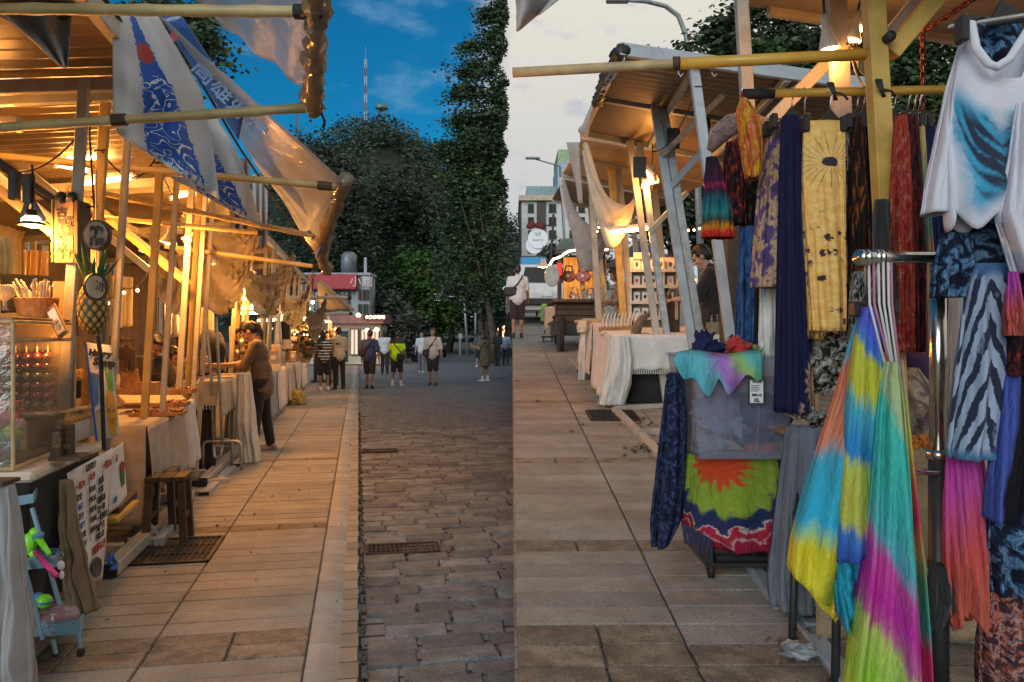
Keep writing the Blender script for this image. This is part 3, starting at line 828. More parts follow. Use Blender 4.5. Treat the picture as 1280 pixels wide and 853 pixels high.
obj('bow',bw,m_bow,t,True)
d=27.0;b0=FR(.75,d)
t=thing('blue_signboard','bright blue rounded signboard behind the white car','sign',b0)
def rrect(x0,x1,y0,y1,r_,d):
 p=[]
 for cx,cy,a0 in((x1-r_,y0+r_,0),(x0+r_,y0+r_,90),(x0+r_,y1-r_,180),(x1-r_,y1-r_,270)):
  for k in range(4):q=R(a0+30*k);p.append(P(cx+r_*math.cos(q),cy-r_*math.sin(q),d))
 return p
obj('frame',MB().prism(rrect(649.3,684,320,348,4,d),(0,.2,0)),m_frame,t)
o=obj('face',MB().prism(rrect(651,683,321.8,346.5,3,d-.03),(0,.05,0)),mat('sign_blue',(.03,.30,.62,1),.5,var=.1,bump=0),t)
text('樂 活',.19,m_sign_ink,o,P(656,337,d-.035),(1,0,0),(0,0,1),'sign_lettering',bold=.004)
text('幸福的市集小舖',.06,m_sign_ink,o,P(660,343,d-.035),(1,0,0),(0,0,1),'sign_lettering')
for x in(655,679):obj('sign_leg',MB().tube([P(x,348,d+.1),FR((x-640)/1000*d,d+.1)],.04,6),m_dark,t)
def skin(name,c):return mat(name,c,.5,var=.08,scale=14,bump=.1,bscale=120,bdist=.001,Subsurface_Weight=.0)
m_skin=skin('skin_light',(.42,.25,.17,1));m_skin2=skin('skin_tan',(.30,.165,.105,1))
m_hair=mat('hair_black',(.012,.010,.009,1),.42,var=.4,scale=20,bump=.7,bscale=70,bdist=.006)
m_hair_grey=mat('hair_grey',(.05,.048,.045,1),.5,var=.4,scale=20,bump=.6,bscale=70,bdist=.006)
m_eye=mat('eye_dark',(.012,.01,.01,1),.15,bump=0);m_lip=mat('lip',(.24,.09,.075,1),.5,bump=0)
m_shoe_white=mat('shoe_white',(.62,.62,.6,1),.6,var=.1);m_shoe_dark=mat('shoe_dark',(.02,.02,.02,1),.6);m_shoe_pink=mat('shoe_dusty',(.34,.25,.22,1),.7)
m_sock=cloth('sock_white',(.66,.66,.66,1),.06);m_black_cloth=cloth('black_cloth',(.014,.014,.016,1),.3);m_strap=mat('strap_black',(.015,.015,.016,1),.6)
def rotx(a):return Matrix.Rotation(a,3,'X')
def person(label,foot,head,h=1.7,skinm=None,top=None,bottom=None,style='shorts',sleeve=.55,shoe=None,hair='short',hairm=None,arms=((8,6,12),(8,6,12)),legs=((4,0),(-4,0)),lean=0,hp=0,hy=0,socks=False,res=.011,group='people in the market street',gap=1.0,top_len=.0,gripping=.5,fingers=True,cut=0.0,fat=1.0,seat=None):
 """head: heading in degrees, 0 walks away from the camera. arms: (swing forward, out, elbow) for left, right.
    legs: (swing forward, knee). lean: trunk forward. hp / hy: head pitch forward / yaw. cut: leave out what is below a table"""
 skinm=skinm or m_skin;s=h/1.72;foot=Vector(foot)
 t=thing('person',label,'person',foot,group)
 M=Matrix.Rotation(R(head),3,'Z')
 W=lambda p:foot+M@(Vector(p)*s)
 hip=Vector((0,0,.93));LN=rotx(-R(lean))
 U=lambda p:hip+LN@(Vector(p)-hip)
 HPIV=U((0,.005,1.47));HR=LN@Matrix.Rotation(R(hy),3,'Z')@rotx(-R(hp))
 H=lambda p:HPIV+HR@Vector(p)
 bodies={}
 def part(k):return bodies.setdefault(k,MB())
 def cap(k,a,b,r0,r1):part(k).cap(W(a),W(b),r0*s,r1*s,10)
 def ell(k,c,r,m=None):part(k).ell(W(c),tuple(x*s for x in r),M@(m or Matrix.Identity(3)),14,9)
 B='body';f=fat
 ell(B,U((0,0,.93)),(.165*f,.115*f,.13));ell(B,U((0,.005,1.08)),(.14*f,.10*f,.16),LN);ell(B,U((0,.0,1.26)),(.165*f,.112*f,.19),LN)
 cap(B,U((-.15,-.01,1.385)),U((.15,-.01,1.385)),.055,.055)
 cap(B,U((0,-.01,1.38)),H((0,.0,.06)),.058,.052)
 ell(B,H((0,-.012,.155)),(.076,.092,.102),HR);ell(B,H((0,.03,.10)),(.060,.062,.085),HR);ell(B,H((0,.055,.035)),(.036,.036,.028),HR)
 cap(B,H((0,.088,.135)),H((0,.112,.095)),.008,.0145);cap(B,H((-.035,.082,.15)),H((.035,.082,.15)),.011,.011)
 ell(B,H((0,.088,.062)),(.024,.012,.013),HR)
 for q in(-1,1):
  ell(B,H((q*.076,-.005,.12)),(.012,.022,.034),HR);ell(B,H((q*.034,.068,.098)),(.022,.018,.02),HR)
 jl=[]
 for q,(sw,kn)in((-1,legs[0]),(1,legs[1])):
  hj=Vector((q*.09,0,.90));a=R(sw);b=R(sw-kn)
  k=hj+Vector((q*.012*gap,math.sin(a),-math.cos(a)))*.42
  an=k+Vector((q*.004*gap,math.sin(b),-math.cos(b)))*.41
  jl.append((q,hj,k,an))
 low=min(an.z for _,_,_,an in jl);dz=Vector((0,0,.075-low))
 if seat is not None:dz=Vector((0,0,seat))
 jl=[(q,a+dz*0,k,an)for q,a,k,an in jl]
 drop=dz
 W0=W;W=lambda p:W0(Vector(p)+drop)
 for mb in bodies.values():
  off=M@(drop*s)
  mb.v=[v+off for v in mb.v]
 if not cut:
  for q,a,k,an in jl:
   cap(B,a,k,.078*f,.052);cap(B,k,an,.053,.036);ell(B,k.lerp(an,.3)+Vector((0,-.018,0)),(.046,.05,.11))
   cap(B,an,an+Vector((0,-.02,-.04)),.037,.035);cap(B,an+Vector((0,-.02,-.045)),an+Vector((q*.012,.14,-.055)),.032,.024)
 ja=[]
 for q,(sw,ou,el)in((-1,arms[0]),(1,arms[1])):
  sh=Vector((q*.178*(.6+.4*f),-.01,1.385));a,o=R(sw),R(ou)
  d1=Vector((q*math.sin(o)*math.cos(a*.5),math.sin(a)*math.cos(o),-math.cos(a)*math.cos(o))).normalized()
  e_=sh+d1*.285
  ax=Vector((1,0,0));d2=Matrix.Rotation(R(el),3,ax)@d1
  d2=(d2+Vector((-q*.28*math.sin(R(min(el,90))),0,0))).normalized()
  w_=e_+d2*.25
  S_,E_,K_=U(sh),U(e_),U(w_);D2=(LN@d2).normalized();ja.append((q,S_,E_,K_))
  cap(B,S_,E_,.05,.039);cap(B,E_,K_,.041,.026);ell(B,E_.lerp(K_,.28),(.04,.04,.075),D2.to_track_quat('Z','Y').to_matrix())
  side=D2.cross(Vector((0,1,0))if abs(D2.y)<.8 else Vector((0,0,1))).normalized()
  if side.dot(Vector((1,0,0)))*q<0:side=-side
  nrm=D2.cross(side).normalized()
  if nrm.dot(Vector((-q,.3,-.2)))<0:nrm=-nrm
  w2=side if abs(side.y)>abs(nrm.y)else nrm
  cn=D2.cross(w2).normalized()
  if cn.dot(Vector((-q,.1,-.5)))<0:cn=-cn
  pc=K_+D2*.05
  for j in range(4):cap(B,K_+w2*(j-1.5)*.012,K_+D2*.092+w2*(j-1.5)*.02,.0145,.0115)
  for j,L in enumerate((.062,.074,.078,.068)if w2.y<0 else(.068,.078,.074,.062)):
   b0=K_+D2*.092+w2*(j-1.5)*.02;c1=gripping*.9
   p1=b0+(D2*math.cos(c1)+cn*math.sin(c1))*L*.55;p2=p1+(D2*math.cos(c1*2.1)+cn*math.sin(c1*2.1))*L*.5
   cap(B,b0,p1,.0098,.0088);cap(B,p1,p2,.0088,.0072)
  fw=w2 if w2.y>0 else-w2
  b0=K_+D2*.025+fw*.022;p1=b0+(D2*.6+fw*.6+cn*.35).normalized()*.042;p2=p1+(D2*.85+cn*.5).normalized()*.03
  cap(B,b0,p1,.0125,.0105);cap(B,p1,p2,.0105,.0085)
 obj('body',bodies[B],skinm,t,True,remesh=res*min(s,1),sm=3)
 mb=MB();bodies['top']=mb
 dress=style=='dress'
 ell('top',U((0,.0,1.26)),(.188*f,.136*f,.185),LN);ell('top',U((0,.005,1.09)),(.178*f,.132*f,.2),LN)
 cap('top',U((-.135,-.01,1.385)),U((.135,-.01,1.385)),.074,.074)
 ell('top',(0,0,.93-top_len),(.188*f,.138*f,.13),LN);ell('top',U((0,0,.97)),(.182*f,.136*f,.15),LN)
 if dress:
  cap('top',(0,0,.9),(0,.0,.64),.17,.2);ell('top',(0,0,.56),(.235,.18,.06))
 cap('top',U((0,0,1.06)),(0,0,.93-top_len),.15*f,.165*f)
 cap('top',U((0,-.012,1.40)),U((0,-.006,1.45)),.075,.066)
 for q,S_,E_,K_ in ja:
  if sleeve<=1:cap('top',S_,S_.lerp(E_,sleeve*1.25),.068,.066)
  else:cap('top',S_,E_,.066,.056);cap('top',E_,E_.lerp(K_,min(sleeve-1,.95)),.056,.045)
 obj('shirt' if not dress else 'dress',mb,top,t,True,remesh=max(res*1.15,.009),sm=2)
 if not cut and not dress:
  mb=bodies['low']=MB()
  ell('low',(0,0,.92),(.178*f,.130*f,.12));
  for q,a,k,an in jl:
   if style=='shorts':cap('low',a,a.lerp(k,.98),.10*f,.088)
   elif style=='skirt':cap('low',a,k,.11,.125)
   else:
    cap('low',a,k,.098*f,.072);cap('low',k,k.lerp(an,.93),.072,.062)
  if style=='skirt':cap('low',(0,0,.85),(0,0,.52),.15,.17)
  obj({'shorts':'shorts','skirt':'skirt'}.get(style,'trousers'),mb,bottom,t,True,remesh=max(res*1.15,.009),sm=2)
 if not cut:
  for q,a,k,an in jl:
   if socks:
    mb=bodies['sock']=MB();cap('sock',an+Vector((0,-.01,-.03)),an+Vector((0,-.008,.1)),.046,.05);obj('sock',mb,m_sock,t,True,remesh=.012,sm=1)
   mb=bodies['shoe']=MB()
   cap('shoe',an+Vector((0,-.035,-.03)),an+Vector((q*.012,.12,-.046)),.046,.036);cap('shoe',an+Vector((0,-.02,-.02)),an+Vector((0,-.015,.005)),.047,.044)
   ell('shoe',an+Vector((q*.006,.045,-.066)),(.052,.15,.02))
   mb.v=[Vector((v.x,v.y,max(v.z,foot.z+.004)))for v in mb.v]
   obj('shoe',mb,shoe or m_shoe_dark,t,True,remesh=.011,sm=1)
 Hd=lambda p:H(p)
 mb=bodies['hair']=MB()
 ell('hair',H((0,-.026,.178)),(.086,.092,.093),HR);ell('hair',H((0,-.05,.13)),(.078,.066,.085),HR)
 ell('hair',H((0,.045,.222)),(.062,.05,.028),HR)
 for q in(-1,1):ell('hair',H((q*.07,.0,.165)),(.018,.045,.045),HR)
 if hair=='long':
  ell('hair',H((0,-.055,.08)),(.085,.06,.13),HR);ell('hair',H((0,-.085,-.02)),(.09,.04,.14),HR)
  for q in(-1,1):ell('hair',H((q*.072,.012,.09)),(.02,.036,.12),HR)
 if hair=='bob':
  for q in(-1,1):ell('hair',H((q*.07,.0,.08)),(.026,.06,.09),HR)
  ell('hair',H((0,-.06,.07)),(.075,.045,.09),HR)
 if hair=='pony':
  cap('hair',H((0,-.10,.18)),H((0,-.14,.10)),.035,.032);b_=H((0,-.14,.10));cap('hair',b_,b_+Vector((0,-.045,-.1)),.034,.03);cap('hair',b_+Vector((0,-.045,-.1)),b_+Vector((0,-.05,-.26)),.03,.012)
 obj('hair',mb,hairm or m_hair,t,True,remesh=max(res*.9,.007),sm=2)
 for q in(-1,1):
  mb=bodies['eye']=MB();ell('eye',H((q*.031,.0815,.128)),(.0125,.009,.0065),HR);obj('eye',mb,m_eye,t,True)
 mb=bodies['mouth']=MB();ell('mouth',H((0,.098,.066)),(.021,.006,.0055),HR);obj('mouth',mb,m_lip,t,True)
 t['_']=0;del t['_']
 return dict(t=t,W=W,U=U,H=H,HR=HR,M=M,ja=ja,jl=jl,s=s,hand=[W(a[3])for a in ja])
def crossbag(pp,label,side,m=None,bag=(.24,.09,.2),low=.86,front=False,sm_=None):
 """bag on a strap over the other shoulder; a thing of its own"""
 W,U=pp['W'],pp['U'];y=.16 if front else-.16
 c=W(U((side*.17,y*.75,low)));t=thing('shoulder_bag',label,'bag',c,'bags carried by walkers')
 M=pp['M']
 obj('bag_body',MB().box(c,bag[0],bag[1],bag[2],M,.03),m or m_strap,t)
 pts=[W(U(p))for p in((side*.19,-.05,low+.05),(side*.16,-.155,1.1),(0,-.165,1.26),(-side*.1,-.13,1.41),(-side*.115,-.0,1.475),(-side*.09,.11,1.39),(0,.165,1.24),(side*.15,.155,1.05),(side*.2,.05,low+.05))]
 obj('strap',MB().tube(pts+[pts[0]],.016,6,False),sm_ or m_strap,t,True)
 return t
def lo(px,py):return P(px,py,1000*(1.5-ROAD)/(py-418))
c_navy=cloth('navy_tee',(.025,.045,.16,1));c_neon=cloth('neon_green_shirt',(.42,.75,.02,1),.08);c_white=cloth('white_tee',(.55,.60,.66,1),.06)
c_beige=cloth('beige_polo',(.48,.46,.42,1),.08);c_olive=cloth('olive_dress',(.10,.088,.055,1));c_brown=cloth('brown_tee',(.13,.085,.05,1),.15);c_greyp=cloth('grey_trousers',(.14,.15,.17,1));c_grey=cloth('grey_top',(.09,.095,.10,1));c_darkb=cloth('dark_shorts',(.02,.021,.026,1))
c_jean=cloth('dark_jeans',(.03,.035,.05,1));c_tan=cloth('khaki_trousers',(.22,.18,.13,1))
def stripe_mat():
 t=NT('striped_tee');v=t.coord();sp=t.n('ShaderNodeSeparateXYZ');t.l(v,sp.inputs[0])
 f=t.math('FRACT',t.math('MULTIPLY',sp.outputs[2],13.0))
 return t.done(t.bsdf(t.mix(t.math('GREATER_THAN',f,.62),(.02,.02,.024,1),(.6,.6,.6,1)),.9))
c_stripe=stripe_mat()
def neon_mat():
 t=NT('neon_shirt_dark_yoke');v=t.coord();sp=t.n('ShaderNodeSeparateXYZ');t.l(v,sp.inputs[0])
 return t.done(t.bsdf(t.mix(t.math('GREATER_THAN',sp.outputs[2],1.27),(.42,.75,.02,1),(.03,.032,.02,1)),.85))
p=person('woman in loose brown tee and black trousers looking down at a stall',GL(327,564),98,1.70,m_skin,c_brown,m_black_cloth,'trousers',.95,m_shoe_pink,'pony',None,((34,3,60),(40,3,52)),((7,3),(-5,4)),7,40,0,False,.0065,'people in the market street',1.0,.12,.9,fat=.97)
p=person('person in navy tee and dark shorts walking away along the kerb',lo(462,486),-3,1.67,m_skin2,c_navy,c_darkb,'shorts',.75,m_shoe_dark,'short',None,((10,12,20),(-6,12,18)),((9,4),(-5,6)),3,8,0,fat=1.14)
crossbag(p,'black sling bag on the walker in the navy tee',-1,low=1.05)
p=person('person in neon green shirt with dark yoke and black shorts',lo(496,483),-15,1.66,m_skin2,neon_mat(),c_darkb,'shorts',.6,m_shoe_white,'short',None,((8,12,22),(6,10,20)),((-4,6),(9,3)),4,10,0,True,fat=1.08)
crossbag(p,'black bag hanging at the hip of the neon green shirt',1,low=.9)
p=person('person in white tee and black trousers between two walkers',lo(481,468),5,1.68,m_skin,c_white,m_black_cloth,'trousers',.6,m_shoe_dark,'bob',None,((8,8,12),(6,8,12)),((4,2),(-4,2)))
p=person('man in beige polo and black shorts facing the camera',lo(541,482),176,1.73,m_skin2,c_beige,c_darkb,'shorts',.8,m_shoe_dark,'short',m_hair_grey,((12,14,22),(-4,10,14)),((4,2),(-3,3)),0,0,20,fat=1.12)
crossbag(p,'black bag on a strap across the beige polo shirt',1,low=.98,front=True)
p=person('person in pale tee and grey trousers behind the beige polo',lo(527,466),172,1.66,m_skin,c_white,c_greyp,'trousers',.6,m_shoe_white,'short',None,((14,8,40),(8,8,10)),((10,4),(-7,6)))
p=person('woman in olive dress and white sneakers looking at a phone',lo(606,477),75,1.60,m_skin2,c_olive,c_olive,'dress',.5,m_shoe_white,'bob',None,((34,6,82),(30,6,84)),((5,2),(-3,4)),2,22,0,True,gripping=1.0)
hc=(p['hand'][0]+p['hand'][1])/2+Vector((-.03,0,.04))
t=thing('phone','dark phone held up by the woman in the olive dress','phone',hc)
obj('phone_body',MB().box(hc,.01,.075,.15,Matrix.Rotation(-.5,3,'Y'),.004),m_dark,t);obj('screen',MB().box(hc+Matrix.Rotation(-.5,3,'Y')@Vector((.006,0,0)),.002,.066,.135,Matrix.Rotation(-.5,3,'Y')),m_glass,t)
p=person('person in grey top with a pale backpack near the traffic pole',lo(599,459),20,1.66,m_skin,c_grey,c_darkb,'shorts',.7,m_shoe_white,'short',None,((10,8,20),(10,8,20)),((6,3),(-4,4)))
bc=p['W']((0,-.2,1.2));bk=thing('backpack','pale grey backpack on the person in the grey top','backpack',bc)
obj('pack_body',MB().ell(bc,(.17,.1,.23),p['M'],12,9),c_grey,bk,True);obj('pocket',MB().ell(p['W']((0,-.29,1.1)),(.11,.04,.1),p['M'],10,7),c_greyp,bk,True)
person('person in black top and dark trousers in front of the lit kiosk',lo(622,458),160,1.70,m_skin2,m_black_cloth,m_black_cloth,'trousers',.8,m_shoe_dark,'short',None,((8,8,12),(6,8,12)),((9,3),(-6,4)))
person('person in pale blue shirt at the edge of the ramp flank',lo(632,457),10,1.68,m_skin,cloth('pale_blue_shirt',(.30,.42,.55,1),.08),c_jean,'trousers',.7,m_shoe_dark,'bob',None,((8,8,12),(6,8,12)),((6,3),(-4,3)))
person('person in black and white striped tee and white sneakers',GL(405,488),28,1.60,m_skin2,c_stripe,m_black_cloth,'shorts',.7,m_shoe_white,'bob',None,((20,8,40),(16,8,40)),((4,2),(-3,2)),3,18,0)
person('person in grey top and olive trousers next to the striped tee',GL(416,486),25,1.66,m_skin2,c_grey,cloth('olive_trousers',(.085,.085,.075,1)),'trousers',.9,m_shoe_white,'long',None,((18,8,50),(16,8,50)),((4,2),(-3,2)),3,16,0)
person('person in cream shirt and black trousers at the edge of the huddle',GL(424,487),35,1.68,m_skin,cloth('cream_shirt',(.5,.42,.30,1),.08),m_black_cloth,'trousers',.8,m_shoe_dark,'short',None,((24,8,60),(16,8,50)),((4,2),(-3,2)),2,14,0)
person('tall person in black at the back of the huddle',GL(414,478),50,1.76,m_skin2,m_black_cloth,c_jean,'trousers',.8,m_shoe_dark,'short',None,((18,8,40),(16,8,50)),((4,2),(-3,2)),2,14,0)
person('person in dark green top beside the far produce table',GL(398,478),65,1.66,m_skin2,cloth('dark_green_top',(.03,.05,.035,1)),c_jean,'trousers',.8,m_shoe_dark,'long',None,((30,8,60),(26,8,50)),((4,2),(-3,2)),4,18,0)
def standing(px,py_top,d,h):b=P(px,py_top,d);return Vector((b.x,b.y,0)),b.z
def seated_keeper(label,px,ytop,d,**k):
 b=P(px,ytop,d);h=b.z/1.02
 return person(label,(b.x,b.y,0),h=max(h,1.25),**k)
seated_keeper('stall keeper in black bent over the wooden trays on the linen table',178,408,7.6,head=-125,skinm=m_skin2,top=m_black_cloth,bottom=m_black_cloth,style='trousers',sleeve=.9,arms=((46,8,50),(40,8,55)),lean=16,hp=22,res=.009,group='stall keepers')
seated_keeper('stall keeper in dark clothes holding a camera up behind the posts',205,430,8.7,head=-110,skinm=m_skin2,top=c_grey,bottom=m_black_cloth,style='trousers',sleeve=1.6,arms=((70,8,90),(66,8,95)),lean=10,hp=16,hair='bob',res=.01,group='stall keepers')
seated_keeper('stall keeper with long black hair among the hanging bags',262,432,11.5,head=-140,skinm=m_skin2,top=m_black_cloth,bottom=m_black_cloth,style='trousers',sleeve=.9,arms=((30,8,40),(30,8,45)),hair='long',hp=14,res=.011,group='stall keepers')
p=person('man in black tee bent over goods behind the cloth covered table',FR(2.42,9.2),72,1.83,m_skin,m_black_cloth,c_tan,'trousers',.95,m_shoe_dark,'short',None,((34,6,58),(30,6,64)),((3,2),(-2,2)),8,24,0,False,.0065,'people on the ramp walk',1.0,.04,.9,fat=1.04)
p=person('person in white shirt and black shorts walking away with a bag',FR(.27,18.2),2,1.66,m_skin2,c_white,c_darkb,'shorts',.65,m_shoe_dark,'short',None,((6,8,10),(14,10,16)),((-4,6),(8,2)),2,4,0,group='people on the ramp walk',fat=1.12)
crossbag(p,'black waist bag on the walker in the white shirt',-1,low=1.08,bag=(.3,.1,.2))
person('woman in dark dress standing beside the white car',FR(1.12,23.0),120,1.45,m_skin2,m_black_cloth,m_black_cloth,'dress',.5,m_shoe_dark,'long',None,((20,8,40),(16,8,50)),((4,2),(-3,2)),group='people on the ramp walk')
person('woman in brown striped top sitting behind the shelf of cards',FR(1.95,13.2),95,1.58,m_skin2,cloth('brown_stripe',(.2,.13,.08,1),.3,(.4,.3,.2,1),16),m_black_cloth,'trousers',.9,m_shoe_dark,'bob',None,((30,8,60),(26,8,50)),((4,2),(-3,2)),10,18,0,group='people on the ramp walk')
m_carwhite=mat('car_white',(.62,.64,.66,1),.25,var=.04,bump=0,Coat_Weight=.6);m_carsilver=mat('car_silver',(.34,.37,.42,1),.3,.5,var=.05,bump=0);m_tyre=mat('tyre',(.018,.018,.019,1),.9,bump=.3);m_rim=mat('rim',(.35,.36,.38,1),.35,.8,bump=0)
m_tail=mat('tail_lamp',(.4,.02,.02,1),.3,bump=0);m_head=mat('head_lamp',(.6,.62,.65,1),.15,bump=0);m_plate=mat('number_plate',(.7,.7,.7,1),.5,bump=0)
def car(label,foot,heading,paint,L=4.3,Wd=1.78,Hh=1.62,group=None):
 t=thing('car',label,'car',foot,group)
 M=Matrix.Rotation(R(heading),3,'Z');W=lambda p:Vector(foot)+M@Vector(p)
 lower=[(-L/2,.42),(-L/2-.02,.75),(-L/2+.05,.98),(-.2*L,1.02),(.2*L,1.0),(L/2-.25,.92),(L/2,.72),(L/2+.02,.42),(L/2-.1,.26),(-L/2+.1,.26)]
 mb=MB();vs=[];n=len(lower)
 for x,k in((-Wd/2,.96),(-Wd/2-.02+.06,1.0),(Wd/2-.04,1.0),(Wd/2,.96)):
  for y,z in lower:vs.append(W((x if k==.96 else x*1.0,y*k,.26+(z-.26)*(k if z>.6 else 1))))
 fs=[tuple(range(n)),tuple(range(3*n,4*n))[::-1]]
 for r in range(3):
  for i in range(n):fs.append((r*n+i,(r+1)*n+i,(r+1)*n+(i+1)%n,r*n+(i+1)%n))
 mb.add(vs,fs);obj('body',mb,paint,t,False)
 roofp=[(-L/2+.08,.97),(-L/2+.3,Hh-.06),(-L*.22,Hh),(.04*L,Hh-.02),(.14*L,Hh-.12),(.29*L,.97)]
 mb=MB();n=len(roofp);vs=[]
 for sx in(-1,1):
  for y,z in roofp:k=(z-.97)/(Hh-.97);vs.append(W((sx*(Wd/2-.03-.17*k),y,z)))
 fs=[tuple(range(n)),tuple(range(n,2*n))[::-1]]+[(i,n+i,n+i+1,i+1)for i in range(n-1)]
 mb.add(vs,fs);obj('cabin',mb,paint,t)
 def pane(name,pts,m):obj(name,MB().prism([W(p)for p in pts],M@Vector((0,0,.001))*0+(M@Vector(pts_n))*.012),m,t)
 for sx in(-1,1):
  k=lambda z:sx*(Wd/2-.03-.17*(z-.97)/(Hh-.97)+.004);z0,z1=1.0,Hh-.12
  pts_n=(sx,0,.2)
  for a,b_,c_,d_ in((-L/2+.28,-L*.25,-L*.25,-L/2+.36),(-L*.235,-.02*L,-.02*L,-L*.235),(-.005*L,.25*L,.12*L,-.005*L)):
   pane('window',[(k(z0),a,z0),(k(z0),b_,z0),(k(z1),c_,z1),(k(z1),d_,z1)],m_glass)
  obj('door_handle',MB().box(W((sx*(Wd/2+.0),-.05*L,.88)),.04,.16,.03,M),m_rim,t)
  obj('mirror',MB().ell(W((sx*(Wd/2+.08),.2*L,1.03)),(.1,.06,.08),M,10,6),paint,t,True)
  obj('tail_lamp',MB().box(W((sx*(Wd/2-.15),-L/2-.005,.86)),.26,.07,.2,M,.02),m_tail,t)
  obj('headlight',MB().box(W((sx*(Wd/2-.22),L/2-.06,.74)),.34,.14,.13,M,.03),m_head,t)
  for y in(-L*.3,L*.31):
   wh=obj('wheel',MB().lathe([(.2,-.1),(.32,-.1),(.335,-.06),(.335,.06),(.32,.1),(.2,.1)],W((sx*(Wd/2-.1),y,.335)),22,M@Matrix.Rotation(R(90),3,'Y')),m_tyre,t,True)
   obj('rim',MB().lathe([(.21,-.09),(.2,.0),(.21,.09),(.12,.108),(.03,.112)],W((sx*(Wd/2-.1),y,.335)),14,M@Matrix.Rotation(R(90*sx),3,'Y')),m_rim,wh)
 pts_n=(0,-1,.3)
 pane('rear_window',[(-.68,-L/2+.085,1.03),(.68,-L/2+.085,1.03),(.58,-L/2+.26,Hh-.14),(-.58,-L/2+.26,Hh-.14)],m_glass)
 pts_n=(0,1,.8)
 pane('windscreen',[(-.7,L*.28,1.0),(.7,L*.28,1.0),(.58,L*.155,Hh-.14),(-.58,L*.155,Hh-.14)],m_glass)
 obj('bumper',MB().box(W((0,-L/2-.02,.48)),Wd-.1,.16,.2,M,.04),m_dark,t);obj('bumper',MB().box(W((0,L/2-.0,.42)),Wd-.1,.18,.22,M,.04),m_dark,t)
 obj('number_plate',MB().box(W((0,-L/2-.05,.72)),.34,.03,.16,M),m_plate,t)
 obj('grille',MB().box(W((0,L/2+.01,.62)),.9,.06,.14,M,.02),m_dark,t)
 return t
car('white car parked at the top of the ramp walk under the blue sign',FR(1.02,24.8),4,m_carwhite)
car('silver car facing the camera at the end of the road',(P(514,440,60).x,60,-.06),172,m_carsilver)
def scooter(label,foot,heading,paint,group):
 t=thing('scooter',label,'scooter',foot,group);M=Matrix.Rotation(R(heading),3,'Z');W=lambda p:Vector(foot)+M@Vector(p)
 for y in(-.6,.62):
  wh=obj('wheel',MB().lathe([(.15,-.05),(.23,-.05),(.25,0),(.23,.05),(.15,.05)],W((0,y,.25)),16,M@Matrix.Rotation(R(90),3,'Y')),m_tyre,t,True)
 b=MB().ell(W((0,-.42,.52)),(.17,.45,.2),M,12,8);b.box(W((0,.1,.3)),.3,.5,.08,M,.03);b.bar(W((0,.42,.3)),W((0,.5,.85)),.34,.08);obj('body',b,paint,t,True)
 obj('seat',MB().ell(W((0,-.35,.76)),(.14,.4,.07),M,12,6),m_dark,t,True)
 obj('handlebar',MB().tube([W((-.32,.42,1.02)),W((0,.5,.98)),W((.32,.42,1.02))],.022,8),m_dark,t);obj('fork',MB().tube([W((0,.5,.95)),W((0,.62,.25))],.035,8),m_galv,t)
 obj('headlight',MB().ell(W((0,.56,.88)),(.09,.06,.07),M,10,6),m_head,t,True)
 for sx in(-1,1):obj('mirror',MB().ell(W((sx*.3,.46,1.16)),(.06,.015,.04),M,8,5),m_dark,t,True)
for i,(px,d,hd,lab)in enumerate(((523,46,160,'dark scooter parked right of the silver car'),(531,49,172,'second scooter parked behind the pale tee walker'),(508,44,100,'dark scooter standing side on before the silver car'),(552,52,165,'black scooter left of the utility cabinet'))):
 scooter(lab,(P(px,440,d).x,d,-.055),hd,m_dark,'scooters parked at the road end')
m_steel_w=mat('cream_painted_steel',(.38,.36,.31,1),.5,var=.12,scale=5,bump=.15,dirt=.35)
m_steel_y=mat('ochre_painted_steel',(.42,.29,.10,1),.5,var=.12,scale=5,bump=.15,dirt=.35)
m_steel_b=mat('bluish_painted_steel',(.34,.40,.45,1),.5,.2,var=.12,scale=5,bump=.15,dirt=.4)
m_roof=mat('roof_sheet',(.15,.11,.072,1),.38,.25,var=.2,scale=2.5,bump=.1,dirt=.3)
m_bamboo=mat('bamboo_pole',(.42,.33,.15,1),.5,var=.25,scale=4,bump=.2,dirt=.25)
m_rubber=mat('black_rubber',(.012,.012,.012,1),.7)
m_wood=mat('warm_wood',(.30,.15,.05,1),.55,var=.35,scale=9,bump=.3);m_wood_d=mat('dark_wood',(.055,.034,.02,1),.65,var=.4,scale=8,bump=.4);m_wood_l=mat('pale_wood',(.46,.33,.17,1),.6,var=.25,scale=9,bump=.3)
m_ink=mat('ink',(.02,.02,.022,1),.7,bump=0);m_ink_red=mat('ink_red',(.40,.03,.03,1),.7,bump=0);m_ink_blue=mat('ink_blue',(.03,.12,.45,1),.7,bump=0);m_ink_white=mat('ink_white',(.75,.77,.8,1),.7,bump=0)
m_paper=mat('paper',(.66,.66,.66,1),.75,var=.06,scale=4,bump=.15,bscale=14)
m_linen=cloth('linen',(.36,.31,.24,1),.16);m_linen_w=cloth('white_linen',(.60,.60,.58,1),.08);m_linen_cream=cloth('cream_linen',(.56,.50,.40,1),.08);m_grey_cloth=cloth('grey_cloth',(.30,.31,.33,1),.12);m_brown_cloth=cloth('brown_cloth',(.17,.12,.075,1),.2);m_blackc=cloth('black_table_cloth',(.012,.012,.013,1),.3)
m_tube=glow('tube_glow',(1.0,.70,.38,1),9);m_bulb=glow('bulb_glow',(1.0,.70,.36,1),14);m_mini=glow('mini_bulb',(1.0,.55,.2,1),9)
m_shade_w=mat('lamp_shade_white',(.62,.58,.5,1),.4,bump=0)
